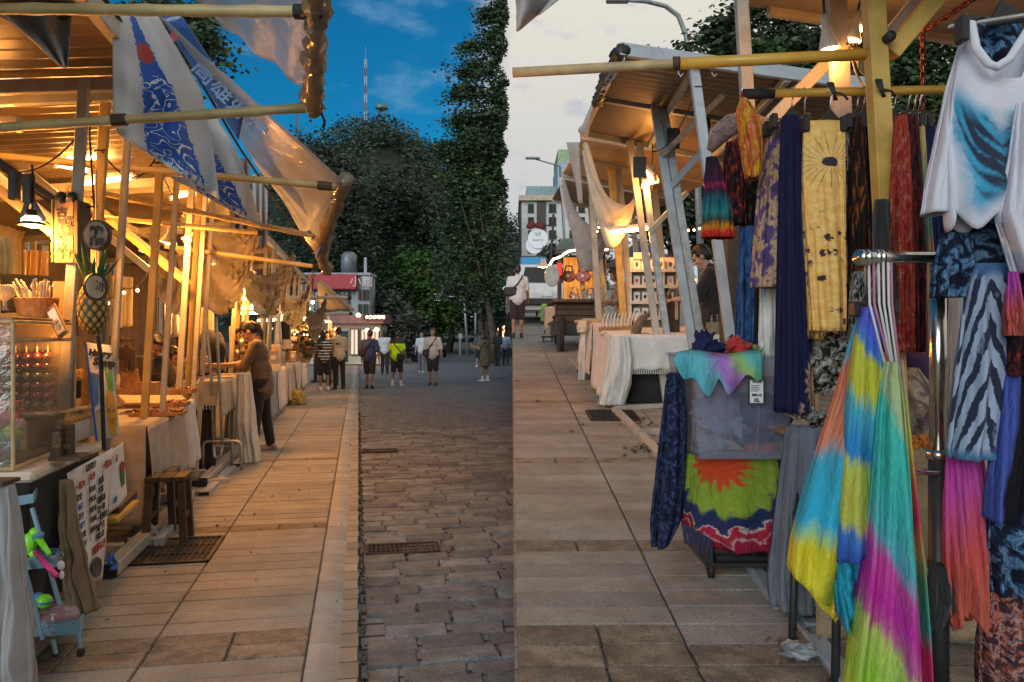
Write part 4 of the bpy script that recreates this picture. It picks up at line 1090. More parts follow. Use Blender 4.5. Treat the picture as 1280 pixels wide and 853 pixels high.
def plastic(name,tint,clear,rough=.25,thru=.45):
 t=NT(name);v=t.coord();a=t.noise(v,2.2,6,.65,.4)
 tr=t.n('ShaderNodeBsdfTransparent');tr.inputs[0].default_value=(.9,.93,.95,1)
 df=t.n('ShaderNodeBsdfDiffuse');t.put(df.inputs[0],t.mix(t.range(a,.3,.7),mul(tint,.75),mul(tint,1.2)))
 tl=t.n('ShaderNodeBsdfTranslucent');tl.inputs[0].default_value=tint
 gl=t.n('ShaderNodeBsdfGlossy');gl.inputs['Roughness'].default_value=rough
 bp=t.n('ShaderNodeBump');bp.inputs['Strength'].default_value=.5;bp.inputs['Distance'].default_value=.02
 t.l(t.noise(v,9,5,.6,.6),bp.inputs['Height']);t.l(bp.outputs[0],gl.inputs['Normal']);t.l(bp.outputs[0],df.inputs['Normal'])
 m1=t.n('ShaderNodeMixShader');m1.inputs[0].default_value=thru;t.l(df.outputs[0],m1.inputs[1]);t.l(tl.outputs[0],m1.inputs[2])
 m2=t.n('ShaderNodeMixShader');m2.inputs[0].default_value=clear;t.l(m1.outputs[0],m2.inputs[1]);t.l(tr.outputs[0],m2.inputs[2])
 m3=t.n('ShaderNodeMixShader');m3.inputs[0].default_value=.07;t.l(m2.outputs[0],m3.inputs[1]);t.l(gl.outputs[0],m3.inputs[2])
 return t.done(m3.outputs[0])
m_plastic=plastic('clear_sheeting',(.44,.48,.53,1),.42,.25,.2);m_plastic_g=plastic('dull_sheeting',(.32,.33,.34,1),.1);m_tarp=cloth('white_tarp',(.50,.53,.57,1),.08);m_acryl=plastic('acrylic',(.5,.42,.32,1),.86,.05)
UF=Vector((math.cos(AL),-math.sin(AL),0));VF=Vector((math.sin(AL),math.cos(AL),0));ML=Matrix((UF,VF,Vector((0,0,1)))).transposed()
def stall_frame(label,v0,v1,hf=3.0,hb=2.72,ub=-4.2,uf=-1.38,mid=False,base=True,group='market stalls of the left row',col=None,rear=True):
 t=thing('market_stall',label,'market stall',FL(-1.6,(v0+v1)/2),group)
 corrugated('roof_panel',FL(uf,v0,hf+.06),FL(ub,v0,hb+.06),FL(ub,v1+.14,hb+.06),FL(uf,v1+.14,hf+.06),m_roof,t,int((v1-v0)/.15))
 ms=col or(m_steel_y,m_steel_w)
 obj('beam',MB().bar(FL(uf-.04,v0,hf),FL(uf-.04,v1,hf),.06,.09),m_steel_w,t)
 for v in(v0+.06,v1-.06):obj('beam',MB().bar(FL(uf-.02,v,hf-.03),FL(ub,v,hb-.03),.05,.08),m_steel_w,t)
 obj('beam',MB().bar(FL((ub-1.4)/2,v0,(hf+hb)/2-.03),FL((ub-1.4)/2,v1,(hf+hb)/2-.03),.05,.07),m_steel_w,t)
 vs=[v0+.12,v1-.12]+([(v0+v1)/2+.1]if mid else[])
 for i,v in enumerate(vs):
  obj('post',MB().bar(FL(-1.53,v,hf-.05),FL(-1.70,v,.06),.055,.05,VF),ms[i%2],t)
  if rear:obj('post',MB().bar(FL(-1.43,v+.14,hf-.05),FL(-1.60,v+.14,.06),.042,.042,VF),m_steel_w,t)
  obj('brace',MB().bar(FL(-1.62,v+.05,2.0),FL(-2.6,v+.05,hf-.16),.05,.07,VF),ms[(i+1)%2],t)
  if rear:obj('post',MB().bar(FL(ub+.2,v,hb-.05),FL(ub+.2,v,.06),.06,.06,VF),m_steel_w,t)
 if base:
  b=obj('base_bar',MB().bar(FL(-1.50,v0+.1,.05),FL(-1.50,v1-.4,.05),.09,.08,ch=.006),m_steel_w,t)
  for v in(v0+.6,v1-.5):obj('base_bar',MB().bar(FL(-1.56,v,.05),FL(-3.2,v,.05),.08,.075,ch=.006),m_steel_w,t)
  obj('end_cap',MB().box(FL(-1.50,v0+.085,.05),.085,.03,.075,ML),m_rubber,t)
 return t
stall_frame('nearest left stall with ribbed roof over the fruit counter',2.5,5.05,rear=False,uf=-1.15)
stall_frame('second left stall with ochre posts over the linen table',5.2,8.05,mid=True)
stall_frame('third left stall where the woman in brown stands',8.2,11.1)
stall_frame('fourth left stall under swags of clear sheeting',11.25,14.2)
stall_frame('fifth left stall with white cloth tables',14.35,17.3,group='market stalls of the left row')
stall_frame('sixth left stall with produce beside the huddle',17.45,20.4)
stall_frame('last left stall before the corner shop',20.55,23.6)
for i,(v0,v1,mm,lab)in enumerate(((2.6,5.1,m_brown_cloth,'brown cloth standing for the shaded back of the nearest left stall'),(5.2,8.1,m_brown_cloth,'brown cloth standing for the shaded back of the second left stall'),(8.2,11.1,m_linen,'cream cloth hung at the back of the third left stall'),(11.3,14.2,m_brown_cloth,'brown cloth standing for the shaded back of the fourth left stall'),(14.4,17.3,m_brown_cloth,'brown cloth standing for the shaded back of the fifth left stall'),(17.5,20.4,m_brown_cloth,'brown cloth standing for the shaded back of the sixth left stall'),(20.6,23.6,m_linen_cream,'cream cloth hung at the back of the last left stall'))):
 o=sheet('back_cloth',(FL(-4.12,v1,2.88),FL(-4.12,v0,2.88),FL(-4.1,v0,.1),FL(-4.1,v1,.1)),mm,None,26,8,wave=.05,nw=6,seed=i)  # brown ones are coloured dark to stand in for shade behind the goods
 tag(o,lab,'backdrop cloth','back cloths of the left stalls')
def pole(label,a,b,r=.022,m=None,collar=None,group='bamboo poles over the pavement'):
 t=thing('bamboo_pole',label,'pole',a,group);a,b=Vector(a),Vector(b);N=7
 mb=MB();pts=[];rs=[]
 for i in range(N*3+1):
  k=i/(N*3);pts.append(a.lerp(b,k));rs.append(r*(1.14 if i%3==0 else 1))
 obj('cane',mb.tube(pts,rs,10),m or m_bamboo,t,True)
 for k in([collar]if collar is not None else[.98]):obj('collar',MB().tube([a.lerp(b,k-.02),a.lerp(b,min(k+.02,1))],r*1.35,10),m_rubber if collar is None else m_wood_d,t)
 return t
pole('topmost pole along the upper edge of the left view',P(-90,10,3.1),P(388,15,3.0),.021)
pole('pole in front of the white banner, collared at its left end',P(-60,164,3.75),P(382,135,3.8),.022,None,.47)
pole('long pole reaching to the red tipped end of the big awning',P(-60,190,5.4),P(420,234,5.7),.024,None,.97)
pole('pole above the clamp lamp, ending in a knot of blue string',P(118,240,6.7),P(402,297,7.4),.024,m_wood_l)
pole('shorter pole just under the one with the blue string',P(128,272,7.0),P(330,292,7.3),.02)
pole('lowest pole, below the clear swags',P(206,308,7.8),P(398,334,8.2),.022)
pole('thin far pole before the red sign',P(330,372,13.0),P(438,372,14.0),.03,m_steel_w)
pole('thin far pole over the huddle',P(340,395,17.0),P(440,392,18.0),.03,m_steel_w)
def roll(name,pts,r,m,parent,seed=0):
 pts=[Vector(p)for p in pts];mb=MB();fine=[]
 for i in range(len(pts)-1):
  for k in range(12):fine.append(pts[i].lerp(pts[i+1],k/12))
 fine.append(pts[-1]);n=len(fine)
 mb.tube(fine,[r*(.9+.12*math.sin(i*1.3+seed)+.12*math.sin(i*2.9)+.08*math.sin(i*.45))for i in range(n)],12)
 for j,v in enumerate(mb.v):
  mb.v[j]=v+Vector((1,.3,0)).normalized()*.5*r*noise.noise(v*16)+Vector((.3*r*noise.noise(v*45),.3*r*noise.noise(v*40+Vector((5,0,0))),.4*r*noise.noise(v*30)))
 return obj(name,mb,m,parent,True)
m_rollwrap=plastic('rolled_sheeting',(.30,.26,.20,1),.04,.16)
t=thing('clear_awning','clear plastic awning with a crumpled roll end at the very top','awning',P(250,12,4.9))
sheet('awning_sheet',(P(232,-6,4.9),P(392,-30,3.0),P(391,116,4.05),P(262,16,5.0)),m_plastic,t,16,16,wave=.015,sagz=.02)
roll('rolled_edge',(P(396,-30,2.75),P(395,40,3.1),P(392,95,3.6),P(391,138,4.2)),.05,m_rollwrap,t)
for px,py,dd in((384,16,3.0),(385,132,4.2)):
 kb_=MB()
 for q in range(3):kb_.tube([P(px-8,py-3+q*3,dd),P(px,py-7+q*3,dd-.06),P(px+16,py-2+q*3,dd-.07),P(px+20,py+4,dd)],.012,6)
 obj('tie',kb_,m_rubber,t,True)
obj('loose_cord',MB().tube([P(394,138,4.15),P(402,142,4.15),P(406,152,4.15),P(404,160,4.15)],.008,6),m_rubber,t,True)
t=thing('clear_awning','big clear plastic awning slanting across the blue sky','awning',P(300,100,5.4))
CA=(P(182,4,4.9),P(430,227,5.7),P(407,335,8.0),P(212,40,6.3))
sheet('awning_sheet',(CA[0],CA[1],CA[2],CA[3]),m_plastic,t,24,24,wave=.012,sagz=.0)
roll('rolled_edge',(P(431,225,5.7),P(418,262,6.3),P(402,300,7.2),P(400,318,7.7),P(409,338,8.2)),.055,m_rollwrap,t,2)
obj('edge_cord',MB().tube([P(203,22,6.2),P(254,108,6.7),P(300,186,7.2),P(352,262,7.7),P(404,336,8.2)],.012,6),m_ink,t,True)
obj('string_knot',MB().tube([P(378,292,7.4),P(396,288,7.3),P(404,294,7.3),P(398,303,7.3),P(390,298,7.3),P(402,306,7.3),P(396,322,7.3)],.014,6),m_ink_blue,t,True)
def print_mat(name,basec,fade=1.0):
 t=NT(name);uv=t.coord('UV');sp=t.n('ShaderNodeSeparateXYZ');t.l(uv,sp.inputs[0]);u,v=sp.outputs[0],sp.outputs[1]
 nz=t.noise(uv,30,4,.7);nw_=t.n('ShaderNodeMapping');t.l(uv,nw_.inputs[0]);nw_.inputs['Scale'].default_value=(1,2.2,1);nw=t.noise(nw_.outputs[0],5.0,1,.4,1.2)
 cx=t.math('ADD',.42,t.math('MULTIPLY',v,.16));half=t.math('ADD',.05,t.math('MULTIPLY',v,.24))
 dx=t.math('ABSOLUTE',t.math('SUBTRACT',u,cx))
 ins=t.math('GREATER_THAN',t.math('ADD',half,t.math('MULTIPLY',t.math('SUBTRACT',nz,.5),.16)),dx)
 ins=t.math('MULTIPLY',ins,t.math('GREATER_THAN',t.math('ADD',.97,t.math('MULTIPLY',t.math('SUBTRACT',nz,.5),.5)),v))
 du=t.math('SUBTRACT',u,.46);dv=t.math('MULTIPLY',t.math('SUBTRACT',v,.27),1.6)
 sun_=t.math('LESS_THAN',t.math('ADD',t.math('ADD',t.math('MULTIPLY',du,du),t.math('MULTIPLY',dv,dv)),t.math('MULTIPLY',t.math('SUBTRACT',nz,.5),.02)),.013)
 scr=t.math('MULTIPLY',t.math('LESS_THAN',t.math('ABSOLUTE',t.math('SUBTRACT',nw,.5)),.02),t.math('MULTIPLY',t.math('GREATER_THAN',v,.42),t.math('LESS_THAN',dx,.22)))
 col=t.mix(ins,basec,(.015,.10,.46,1));col=t.mix(t.math('MULTIPLY',ins,scr),col,(.7,.74,.8,1));col=t.mix(sun_,col,(.42,.06,.05,1))
 h=t.noise(t.coord(),30,4)
 return t.done(t.bsdf(col,.75,0,h,.3,.006)),ins
m_banner,_=print_mat('banner_print',(.50,.53,.57,1))
def flag(label,rows,d0,d1,seed,m=None,name='fabric_banner',nwv=3):
 """a banner given by left and right outline points from top to bottom, swung back from d0 to d1"""
 mb=MB()
 def fn(u,v):
  y,xl,yl,xr,yr=lerp_rows([(i/(len(rows)-1),)+r_ for i,r_ in enumerate(rows)],v)
  px,py=xl+(xr-xl)*u,yl+(yr-yl)*u
  d=d0+(d1-d0)*u+.05*math.sin(nwv*2.2*u*2+seed+v*1.6)*min(1,.3+v)+.03*noise.noise(Vector((u*5,v*5,seed)))
  return P(px,py,d)
 mb.grid(fn,26,26)
 return tag(obj(name,mb,m or m_banner,None,True,solid=.003),label,'banner','printed banners under the awnings')
flag('white banner with blue printed mountain and red sun, nearest',[(140,14,196,18),(141,60,226,68),(141,105,252,114),(141,150,266,182),(147,168,274,250)],3.9,4.4,1)
flag('second white banner with the blue print, half behind the first',[(214,150,270,146),(215,170,284,168),(214,190,300,200),(213,206,314,236),(213,222,326,284)],6.2,7.0,4)
flag('plain grey blue cloth corner hanging at the top left',[(-30,-12,92,0),(-12,14,90,12),(16,30,88,40),(50,60,86,64),(76,84,84,86)],3.7,3.9,2,m_tarp)
mb=MB()
def fnp(u,v):return P(200+26*u+98*v-18*u*v,22-4*u+140*v-20*u*v+14*(1-u)*v,5.45+.3*v)
mb.grid(fnp,10,20)
obj('printed_patch',mb,plastic('printed_sheeting',(.05,.17,.48,1),.12),t,True,solid=.002)
obj('printed_sun',MB().prism([P(219+6*math.cos(R(a)),45+7*math.sin(R(a)),5.40)for a in range(0,360,30)],(0,.004,0)),m_ink_red,t)
o=text('高雄好漾',.16,mat('faded_print',(.22,.34,.55,1),.7,bump=0),t,P(238,84,5.42),P(300,150,5.6)-P(238,84,5.42),(.4,0,1),'printed_lettering',bold=.002)
def swag(label,a,b,drop,hgt,d0,d1,m=None,seed=0,nf=9,dep=.5):
 mb=MB();A,B=P(a[0],a[1],d0),P(b[0],b[1],d1)
 def fn(u,v):
  p=A.lerp(B,u);c=4*u*(1-u)
  p.z-=c*drop+v*hgt*(.35+.65*c)
  p+=VF*(dep*math.sin(v*math.pi)*c*.6+.02*math.sin(nf*v*6+seed+u*3))+UF*.02*math.sin(nf*u*5+v*7+seed)
  return p
 mb.grid(fn,26,22)
 return tag(obj('gathered_sheeting',mb,m or m_plastic_g,None,True,solid=.004),label,'plastic sheeting','gathered clear sheeting of the left stalls')
m_sw=plastic('gathered_clear',(.50,.44,.34,1),.14,.3,.75)
swag('left swag of tan lit sheeting behind the clamp lamp',(184,296),(258,292),.2,.62,7.9,8.5,m_sw,1)
swag('wide lit swag of sheeting with a lamp glowing through',(228,262),(322,266),.16,1.0,8.6,9.2,m_sw,2,15,.25)
swag('grey blue swag gathered at the end of the lowest pole',(298,322),(368,312),.26,.5,9.6,9.2,m_plastic_g,3)
swag('smaller grey swag past the lowest pole',(346,352),(392,338),.34,.40,11.5,11.2,m_plastic_g,4)
swag('far pale swag near the produce lamps',(380,372),(408,366),.3,.5,14.2,14.0,m_plastic_g,5)
def drape(label,px0,px1,y0,y1,d,m,seed,w=.05,lean=0):
 o=sheet('hanging_sheet',(P(px0,y0,d),P(px1,y0+3,d+.1),P(px1-lean,y1,d+.1),P(px0-lean,y1+4,d)),m,None,18,14,wave=w,nw=2.5,seed=seed)
 return tag(o,label,'hanging cloth','cloths hung between the left posts')
drape('dark blue cloth hanging behind the second banner',288,312,196,288,8.2,cloth('slate_cloth',(.10,.13,.17,1)),1)
drape('grey cloth strip hanging right of the dark blue cloth',316,334,218,310,9.4,m_grey_cloth,2)
drape('cream cloth hanging in the warm light left of the linen table',140,166,344,408,8.4,m_linen_cream,3)
drape('pale cloth panel between the leaning posts',205,225,350,420,9.6,m_linen_w,4)
drape('cream garment hung behind the metal rack',248,268,384,426,10.6,m_linen_cream,5)
drape('black cloth hanging beside the pale panel',222,236,330,470,10.8,m_blackc,6)
drape('black cloth on the rail over the straw baskets',0,66,342,388,5.0,m_blackc,7,.02)
drape('blue grey plastic strip at the left edge of the view',-6,14,294,346,5.4,cloth('blue_grey_plastic',(.16,.22,.28,1)),8,.03)
drape('clear bag tinted amber for lamplight, hung above the straw baskets',28,62,312,372,5.2,plastic('amber_lit_bag',(.55,.36,.12,1),.2),9,.05)  # amber tint puts the yellow lamplight into the colour of clear plastic
t=thing('clear_awning','small far clear awning pointing at the red sign','awning',P(400,365,16))
sheet('awning_sheet',(P(395,348,15),P(401,352,14.6),P(441,387,15.5),P(398,392,17)),m_plastic_g,t,8,8,wave=.02)
obj('edge_bar',MB().bar(P(400,352,14.6),P(442,388,15.5),.05,.05),m_steel_w,t)
def tube_lamp(label,a,b,d,e=0,r=.018,d2=None):
 A,B=P(a[0],a[1],d),P(b[0],b[1],d2 or d);t=thing('tube_lamp',label,'lamp',(A+B)/2,'glowing tube lamps under the roofs')
 obj('tube',MB().tube([A,B],r,8),m_tube,t,True)
 obj('fixture',MB().bar(A+Vector((0,0,r+.025)),B+Vector((0,0,r+.025)),.05,.04),m_shade_w,t)
 for q in(A,B):obj('end_cap',MB().box(q,.03,.03,.05),m_shade_w,t)
 if e:lamp_light(t,(A+B)/2-Vector((0,0,.08)),e,r=.08)
 return t
tube_lamp('short tube lamp highest at the left edge',(-25,103),(12,106),4.9)
tube_lamp('longer tube lamp second from the top at the left edge',(-30,126),(34,122),4.9,24)
tube_lamp('tube lamp third from the top at the left edge',(-25,160),(24,160),4.6,10)
tube_lamp('tube lamp in the cluster above the round sign, uppermost',(84,198),(126,197),6.6)
tube_lamp('tube lamp in the cluster above the round sign, left one',(70,206),(112,214),6.8,16)
tube_lamp('tube lamp in the cluster above the round sign, longest',(96,231),(168,222),7.0,24)
tube_lamp('tube lamp showing between banner and pole',(214,248),(246,240),8.6,18)
tube_lamp('tube lamp seen at the edge of the ochre posts',(176,312),(190,318),7.8)
tube_lamp('far tube lamp above the woman in brown',(286,375),(310,373),12.2,16)
for i,(x0,x1,y,d,lab)in enumerate(((292,330,386,12.6,'wide far tube lamp below the lit swag'),(296,334,392,13.2,'lower wide far tube lamp below the lit swag'),(322,352,401,15.5,'far tube lamp right of the hanging hair'),(330,346,381,15.8,'short far tube lamp under the grey swag'),(352,372,405,18,'far tube lamp over the white cloth tables'),(388,400,411,19.5,'bright tube lamp at the produce stall'),(418,424,412,22,'small tube lamp at the end of the row'))):tube_lamp(lab,(x0,y),(x1,y-1),d,12 if i%2==0 else 0,.022)
def spot(label,px,py,d,e,r=.075,tilt=0,name='clamp_lamp',shade=None,up=.14,hook=True):
 c=P(px,py,d);t=thing(name,label,'lamp',c,'hanging lamps')
 m=Matrix.Rotation(tilt,3,'Y')
 obj('lamp_shade',MB().lathe([(r,0),(r*.97,.012),(r*.55,up*.7),(r*.4,up),(r*.38,up+.05)],c,18,m,False),shade or m_shade_w,t,True,solid=.003)
 obj('bulb',MB().ell(c+m@Vector((0,0,.022)),(r*.78,r*.78,.035),m,14,8),m_bulb,t,True)
 if hook:obj('cord',MB().tube([c+m@Vector((0,0,up+.04)),c+m@Vector((.01,0,up+.16)),c+m@Vector((0,0,up+.3))],.006,6),m_ink,t)
 lamp_light(t,c-Vector((0,0,.06)),e,r=.05)
 return t
spot('black spot lamp on the track above the straw baskets',40,282,4.4,62,.07,0,'spot_lamp',m_dark,.035)
spot('white clamp lamp tied to the pole in front of the ochre posts',210,304,7.0,95,.07,.2,up=.09)
spot('side turned clamp lamp right of the white one',232,302,7.3,30,.05,.7,up=.06,hook=False)
spot('lamp glowing through the wide lit swag',266,330,9.9,90,.09,0,up=.05,hook=False)
spot('lamp at the gathered sheeting above the woman in brown',314,350,10.4,90,.07,.4,up=.07)
spot('small lamp hanging under the tan swag',233,372,9.6,22,.06,0)
spot('bare lamp over the white cloth tables',362,384,15.5,75,.08,0)
spot('bare lamp over the produce stall',384,397,18.5,75,.08,0)
spot('bare lamp at the end of the row',410,402,22,60,.08,0)
t=thing('lamp_track','black lamp track slanting down from the left edge','lamp track',P(0,205,4.4))
obj('rail',MB().bar(P(-40,178,4.2),P(66,250,4.7),.04,.045),m_dark,t)
for px,py in((18,232),(36,236)):obj('adapter',MB().bar(P(px,py-18,4.4),P(px,py+18,4.4),.045,.05),m_dark,t)
for sx in(-1,1):obj('yoke',MB().bar(P(38+sx*3,252,4.4),P(40+sx*15,276,4.4),.008,.03),m_dark,t)
def string_lights(label,pts,d,n,drop=.12):
 pts=[P(a,b,d)for a,b in pts];t=thing('string_lights',label,'string lights',pts[0]);allp=[]
 for a,b in zip(pts,pts[1:]):allp+=sag(a,b,drop,8)
 obj('wire',MB().tube(allp,.005,5),m_ink,t,True)
 for i in range(n):
  q=allp[int((i+.5)/n*(len(allp)-1))]
  s=obj('socket',MB().tube([q,q-Vector((0,0,.03))],.009,6),m_ink,t);obj('bulb',MB().ell(q-Vector((0,0,.045)),.016,None,8,6),m_mini,s,True)
string_lights('string of small warm bulbs sagging behind the pineapple',[(60,342),(115,354),(155,360),(200,312)],7.4,9)
string_lights('string of small warm bulbs over the produce tables',[(340,408),(372,412),(404,402)],15,10)
string_lights('string of small warm bulbs beyond the white cloth tables',[(352,395),(380,420),(410,408)],19,10)
def LB(mb,u0,u1,v0,v1,z0,z1,ch=.004):return mb.box(FL((u0+u1)/2,(v0+v1)/2,(z0+z1)/2),abs(u1-u0),abs(v1-v0),z1-z0,ML,ch)
t=thing('counter_table','long table of the fruit counter with a cream rounded top edge','table',FL(-2.1,4.6))
obj('tabletop',LB(MB(),-3.2,-1.50,4.12,5.2,.80,.85,.015),m_linen_cream,t)
for u,v in((-1.62,4.2),(-1.62,5.1),(-3.1,4.2),(-3.1,5.1)):obj('leg',LB(MB(),u-.02,u+.02,v-.02,v+.02,.0,.8),m_galv,t)
tag(sheet('table_skirt',(FL(-3.2,4.13,.8),FL(-1.52,4.13,.8),FL(-1.52,4.13,.1),FL(-3.2,4.13,.1)),m_blackc,None,24,8,wave=.025,nw=5),'black cloth closing the near end of the fruit counter','table skirt')
tag(sheet('table_skirt',(FL(-1.54,4.15,.79),FL(-1.54,5.2,.79),FL(-1.58,5.2,.12),FL(-1.58,4.15,.12)),m_blackc,None,14,8,wave=.015,nw=3),'black cloth behind the paper menu of the fruit counter','table skirt')
tag(garment('cloth_drape',[(600,76,88),(660,80,96),(720,86,108),(764,94,118)],3.98,.05,m_brown_cloth,None,4,.02,3),'brown cloth hanging beside the menu down to the base bar','cloth')
def menu(name,label,c4,rows,size,d4):
 a,b,c,e=[P(x,y,d)for(x,y),d in zip(c4,d4)]
 t=thing(name,label,'menu',e)
 sheet('paper',(a,b,c,e),m_paper,t,10,14,wave=.006,nw=1)
 nr=((b-a).cross(e-a)).normalized()
 if nr.dot(a-Vector((0,0,1.5)))>0:nr=-nr
 for uu,vv,s_,body,m in rows:
  p=a.lerp(b,uu).lerp(e.lerp(c,uu),vv)+nr*.016
  text(body,s_,m,t,p,(b-a),(a-e),'lettering',bold=.0015)
 return t,(a,b,c,e),nr
col3=[(.06,.18,.045,'一杯70',m_ink_red),(.38,.15,.042,'冰沙',m_ink_red),(.70,.12,.05,'一杯50',m_ink_red),(.30,.06,.04,'現打果汁',m_ink)]
for i,w_ in enumerate(('檸檬','金桔','梅子','蜂蜜','百香','多多')):col3.append((.06,.27+i*.085,.036,w_,m_ink_blue if i%2 else m_ink))
for i,w_ in enumerate(('紅豆冰','芋頭冰','花生冰','牛奶冰','綠豆冰')):col3.append((.36,.25+i*.085,.032,w_,m_ink))
for i,w_ in enumerate(('加料','不單','鳳梨冰','快一點','一份風味','加蜜餞','透心涼')):col3.append((.60-i*.01,.22+i*.075,.042,w_,m_ink))
col3.append((.42,.78,.05,'鳳梨冰沙',m_ink_red))
t,q4,nr=menu('paper_menu','long white paper menu with handwriting hanging off the fruit counter',((84,592),(141,560),(129,727),(101,726)),col3,.05,(4.05,4.75,4.75,4.2))
a,b,c,e=q4
hole=[a.lerp(b,.52+.2*math.cos(R(k))).lerp(e.lerp(c,.52+.2*math.cos(R(k))),.885+.085*math.sin(R(k)))+nr*.02 for k in range(0,360,20)]
obj('dark_drawing',MB().prism(hole,nr*.002),mat('menu_photo',(.06,.055,.07,1),.5,var=.7,scale=20),t)
for k in range(3):obj('rule_line',MB().bar(a.lerp(b,.03+.33*k).lerp(e.lerp(c,.03+.33*k),.12)+nr*.016,a.lerp(b,.03+.3*k).lerp(e.lerp(c,.03+.3*k),.66)+nr*.016,.003,.001),m_ink,t)
t,q4,nr=menu('paper_menu','second white paper menu with a red and green cup drawing',((140,563),(153,553),(160,620),(137,643)),[(.1,.86,.05,'MENU冰',m_ink_blue),(.1,.2,.05,'冰',m_ink_red)],.05,(4.75,5.0,5.0,4.78))
a,b,c,e=q4
F=lambda u,v:a.lerp(b,u).lerp(e.lerp(c,u),v)+nr*.012
obj('cup_drawing',MB().prism([F(.5,.45),F(.8,.42),F(.76,.7),F(.58,.72)],nr*.001),mat('print_green',(.04,.16,.06,1),.7,bump=0),t)
obj('cup_drawing',MB().prism([F(.5,.35),F(.66,.28),F(.85,.34),F(.82,.44),F(.52,.46)],nr*.001),m_ink_red,t)
t=thing('display_case','amber lit acrylic show case with brass coloured edges on the fruit counter','display case',FL(-2.1,4.6,.85))
u0,u1,v0,v1,z0,z1=-2.75,-1.60,4.15,4.98,.855,1.56
for(ua,va)in((u1,v0),(u1,v1),(u0,v1),(-2.0,v0)):obj('corner_bar',MB().bar(FL(ua,va,z0),FL(ua,va,z1),.016,.016),m_wood_l,t)
for z in(z0+.01,z1,z1-.09):
 for p,q in(((u0,v0),(u1,v0)),((u1,v0),(u1,v1)),((u1,v1),(u0,v1))):obj('edge_bar',MB().bar(FL(p[0],p[1],z),FL(q[0],q[1],z),.016,.018),m_wood_l,t)
for p,q in(((u0,v0),(u1,v0)),((u1,v0),(u1,v1))):obj('pane',MB().box(FL((p[0]+q[0])/2,(p[1]+q[1])/2,(z0+z1)/2),max(abs(p[0]-q[0]),.005),max(abs(p[1]-q[1]),.005),z1-z0-.03,ML),m_acryl,t)
obj('top_panel',LB(MB(),u0,u1,v0,v1,z1+.008,z1+.024),m_wood,t);obj('back_panel',LB(MB(),u0,u1,v1+.012,v1+.03,z0,z1),m_wood_l,t)
obj('shelf',bxp(MB(),-40,66,516,519,4.3,.4),m_wood_l,t)
lamp_light(t,P(50,432,4.3),5,r=.03)
m_fruit_r=mat('candied_red',(.075,.01,.009,1),.15,var=.4,bump=0,Coat_Weight=.8);m_fruit_g=mat('candied_green',(.07,.08,.02,1),.15,var=.4,bump=0,Coat_Weight=.8)
t0=thing('fruit_skewer','skewer of dark red candied fruit standing in the show case','fruit skewer',P(6,518,4.35),'candied fruit skewers')
b0=P(6,518,4.35)
obj('stick',MB().tube([b0,b0+Vector((0,0,.37))],.004,6),m_wood_l,t0)
for k in range(6):obj('fruit',MB().ell(b0+Vector((0,0,.05+k*.052)),(.029,.029,.027),None,12,8),m_fruit_r if k%3 else m_fruit_g,t0,True)
for i in range(10):
 if i:dup(t0,P(6+13.5*(i%5),518-6*(i//5),4.35+.14*(i//5)),.4*i)
t0['label']='skewer of candied fruit standing in a row inside the show case'
for i,o in enumerate(sorted([q for q in bpy.data.objects if q.name.startswith('fruit_skewer')],key=lambda q:q.name)):o['label']='skewer of candied fruit in the %s row of the show case, %s from the left'%(('front','back')[i//5],('first','second','third','fourth','fifth')[i%5])
m_pouch=mat('pouch_gold',(.42,.20,.04,1),.35,var=.4,scale=14,bump=.6,bscale=30);m_label=mat('pouch_label',(.45,.42,.38,1),.6,bump=0)
pn=0
for(n,px,py,d,dx,dy,sz)in((6,82,556,4.46,5.6,-2.2,1.0),(6,78,502,4.75,5.6,-1.4,.9)):
 for i in range(n):
  c=P(px+dx*i,py+dy*i,d+.07*i);h=.17*sz
  lab=('gold topped jar pouch, %s of the front row in the show case' if sz==1 else 'gold topped jar pouch, %s of the raised back row in the show case')%('first','second','third','fourth','fifth','sixth')[i]
  t=thing('snack_jar',lab,'jar',c,'gold topped jars in the show case')
  obj('jar',MB().lathe([(.028,0),(.034,.01),(.034,.10*sz),(.026,.125*sz)],c,12),m_label if sz==1 else m_wood_d,t,True)
  mb=MB().lathe([(.028,.115*sz),(.046,.13*sz),(.03,.15*sz),(.018,.165*sz),(.03,.19*sz)],c,12)
  mb.v=[v+Vector((.006*noise.noise(v*60),.006*noise.noise(v*50),.004*noise.noise(v*70)))for v in mb.v]
  obj('cloth_top',mb,m_pouch,t,True)
tag(obj('jar_step',LB(MB(),-2.0,-1.66,4.35,4.95,.86,.88),m_wood_d),'dark wooden step board under the front row of jars','board')
tag(obj('jar_step',LB(MB(),-2.2,-1.75,4.72,4.95,.87,1.03),m_wood),'wooden block lifting the back row of jars','block')
t=thing('price_blocks','pair of dark wooden price blocks with lettering on the counter edge','price sign',P(76,572,4.1))
for i,(x0,x1,ya)in enumerate(((62,74,536),(75,89,531))):
 b_=obj('block',bxp(MB(),x0,x1,ya,573-i*2,4.02+.06*i,.04,.003),m_wood_d,t)
 text('鳳\n梨' if i==0 else '冰\n沙\n80',.05 if i==0 else .042,mat('carved_ink',(.25,.17,.09,1),.8,bump=0),b_,P(x0+2,ya+14,4.018+.06*i),(1,0,0),(0,0,1),'lettering',vspace=.8)
obj('stand',bxp(MB(),60,100,572,577,4.0,.18),m_wood_d,t)
t=thing('pineapple_poster','tall blue edged poster with a painted pineapple at the end of the case','poster',P(132,548,5.1))
a,b,c,e=P(106,428,4.74),P(139,432,4.8),P(150,545,4.8),P(120,552,4.74)
sheet('poster_sheet',(a,b,c,e),m_paper,t,6,6,solid=.004)
F=lambda u,v,o=-.006:a.lerp(b,u).lerp(e.lerp(c,u),v)+Vector((0,o,0))
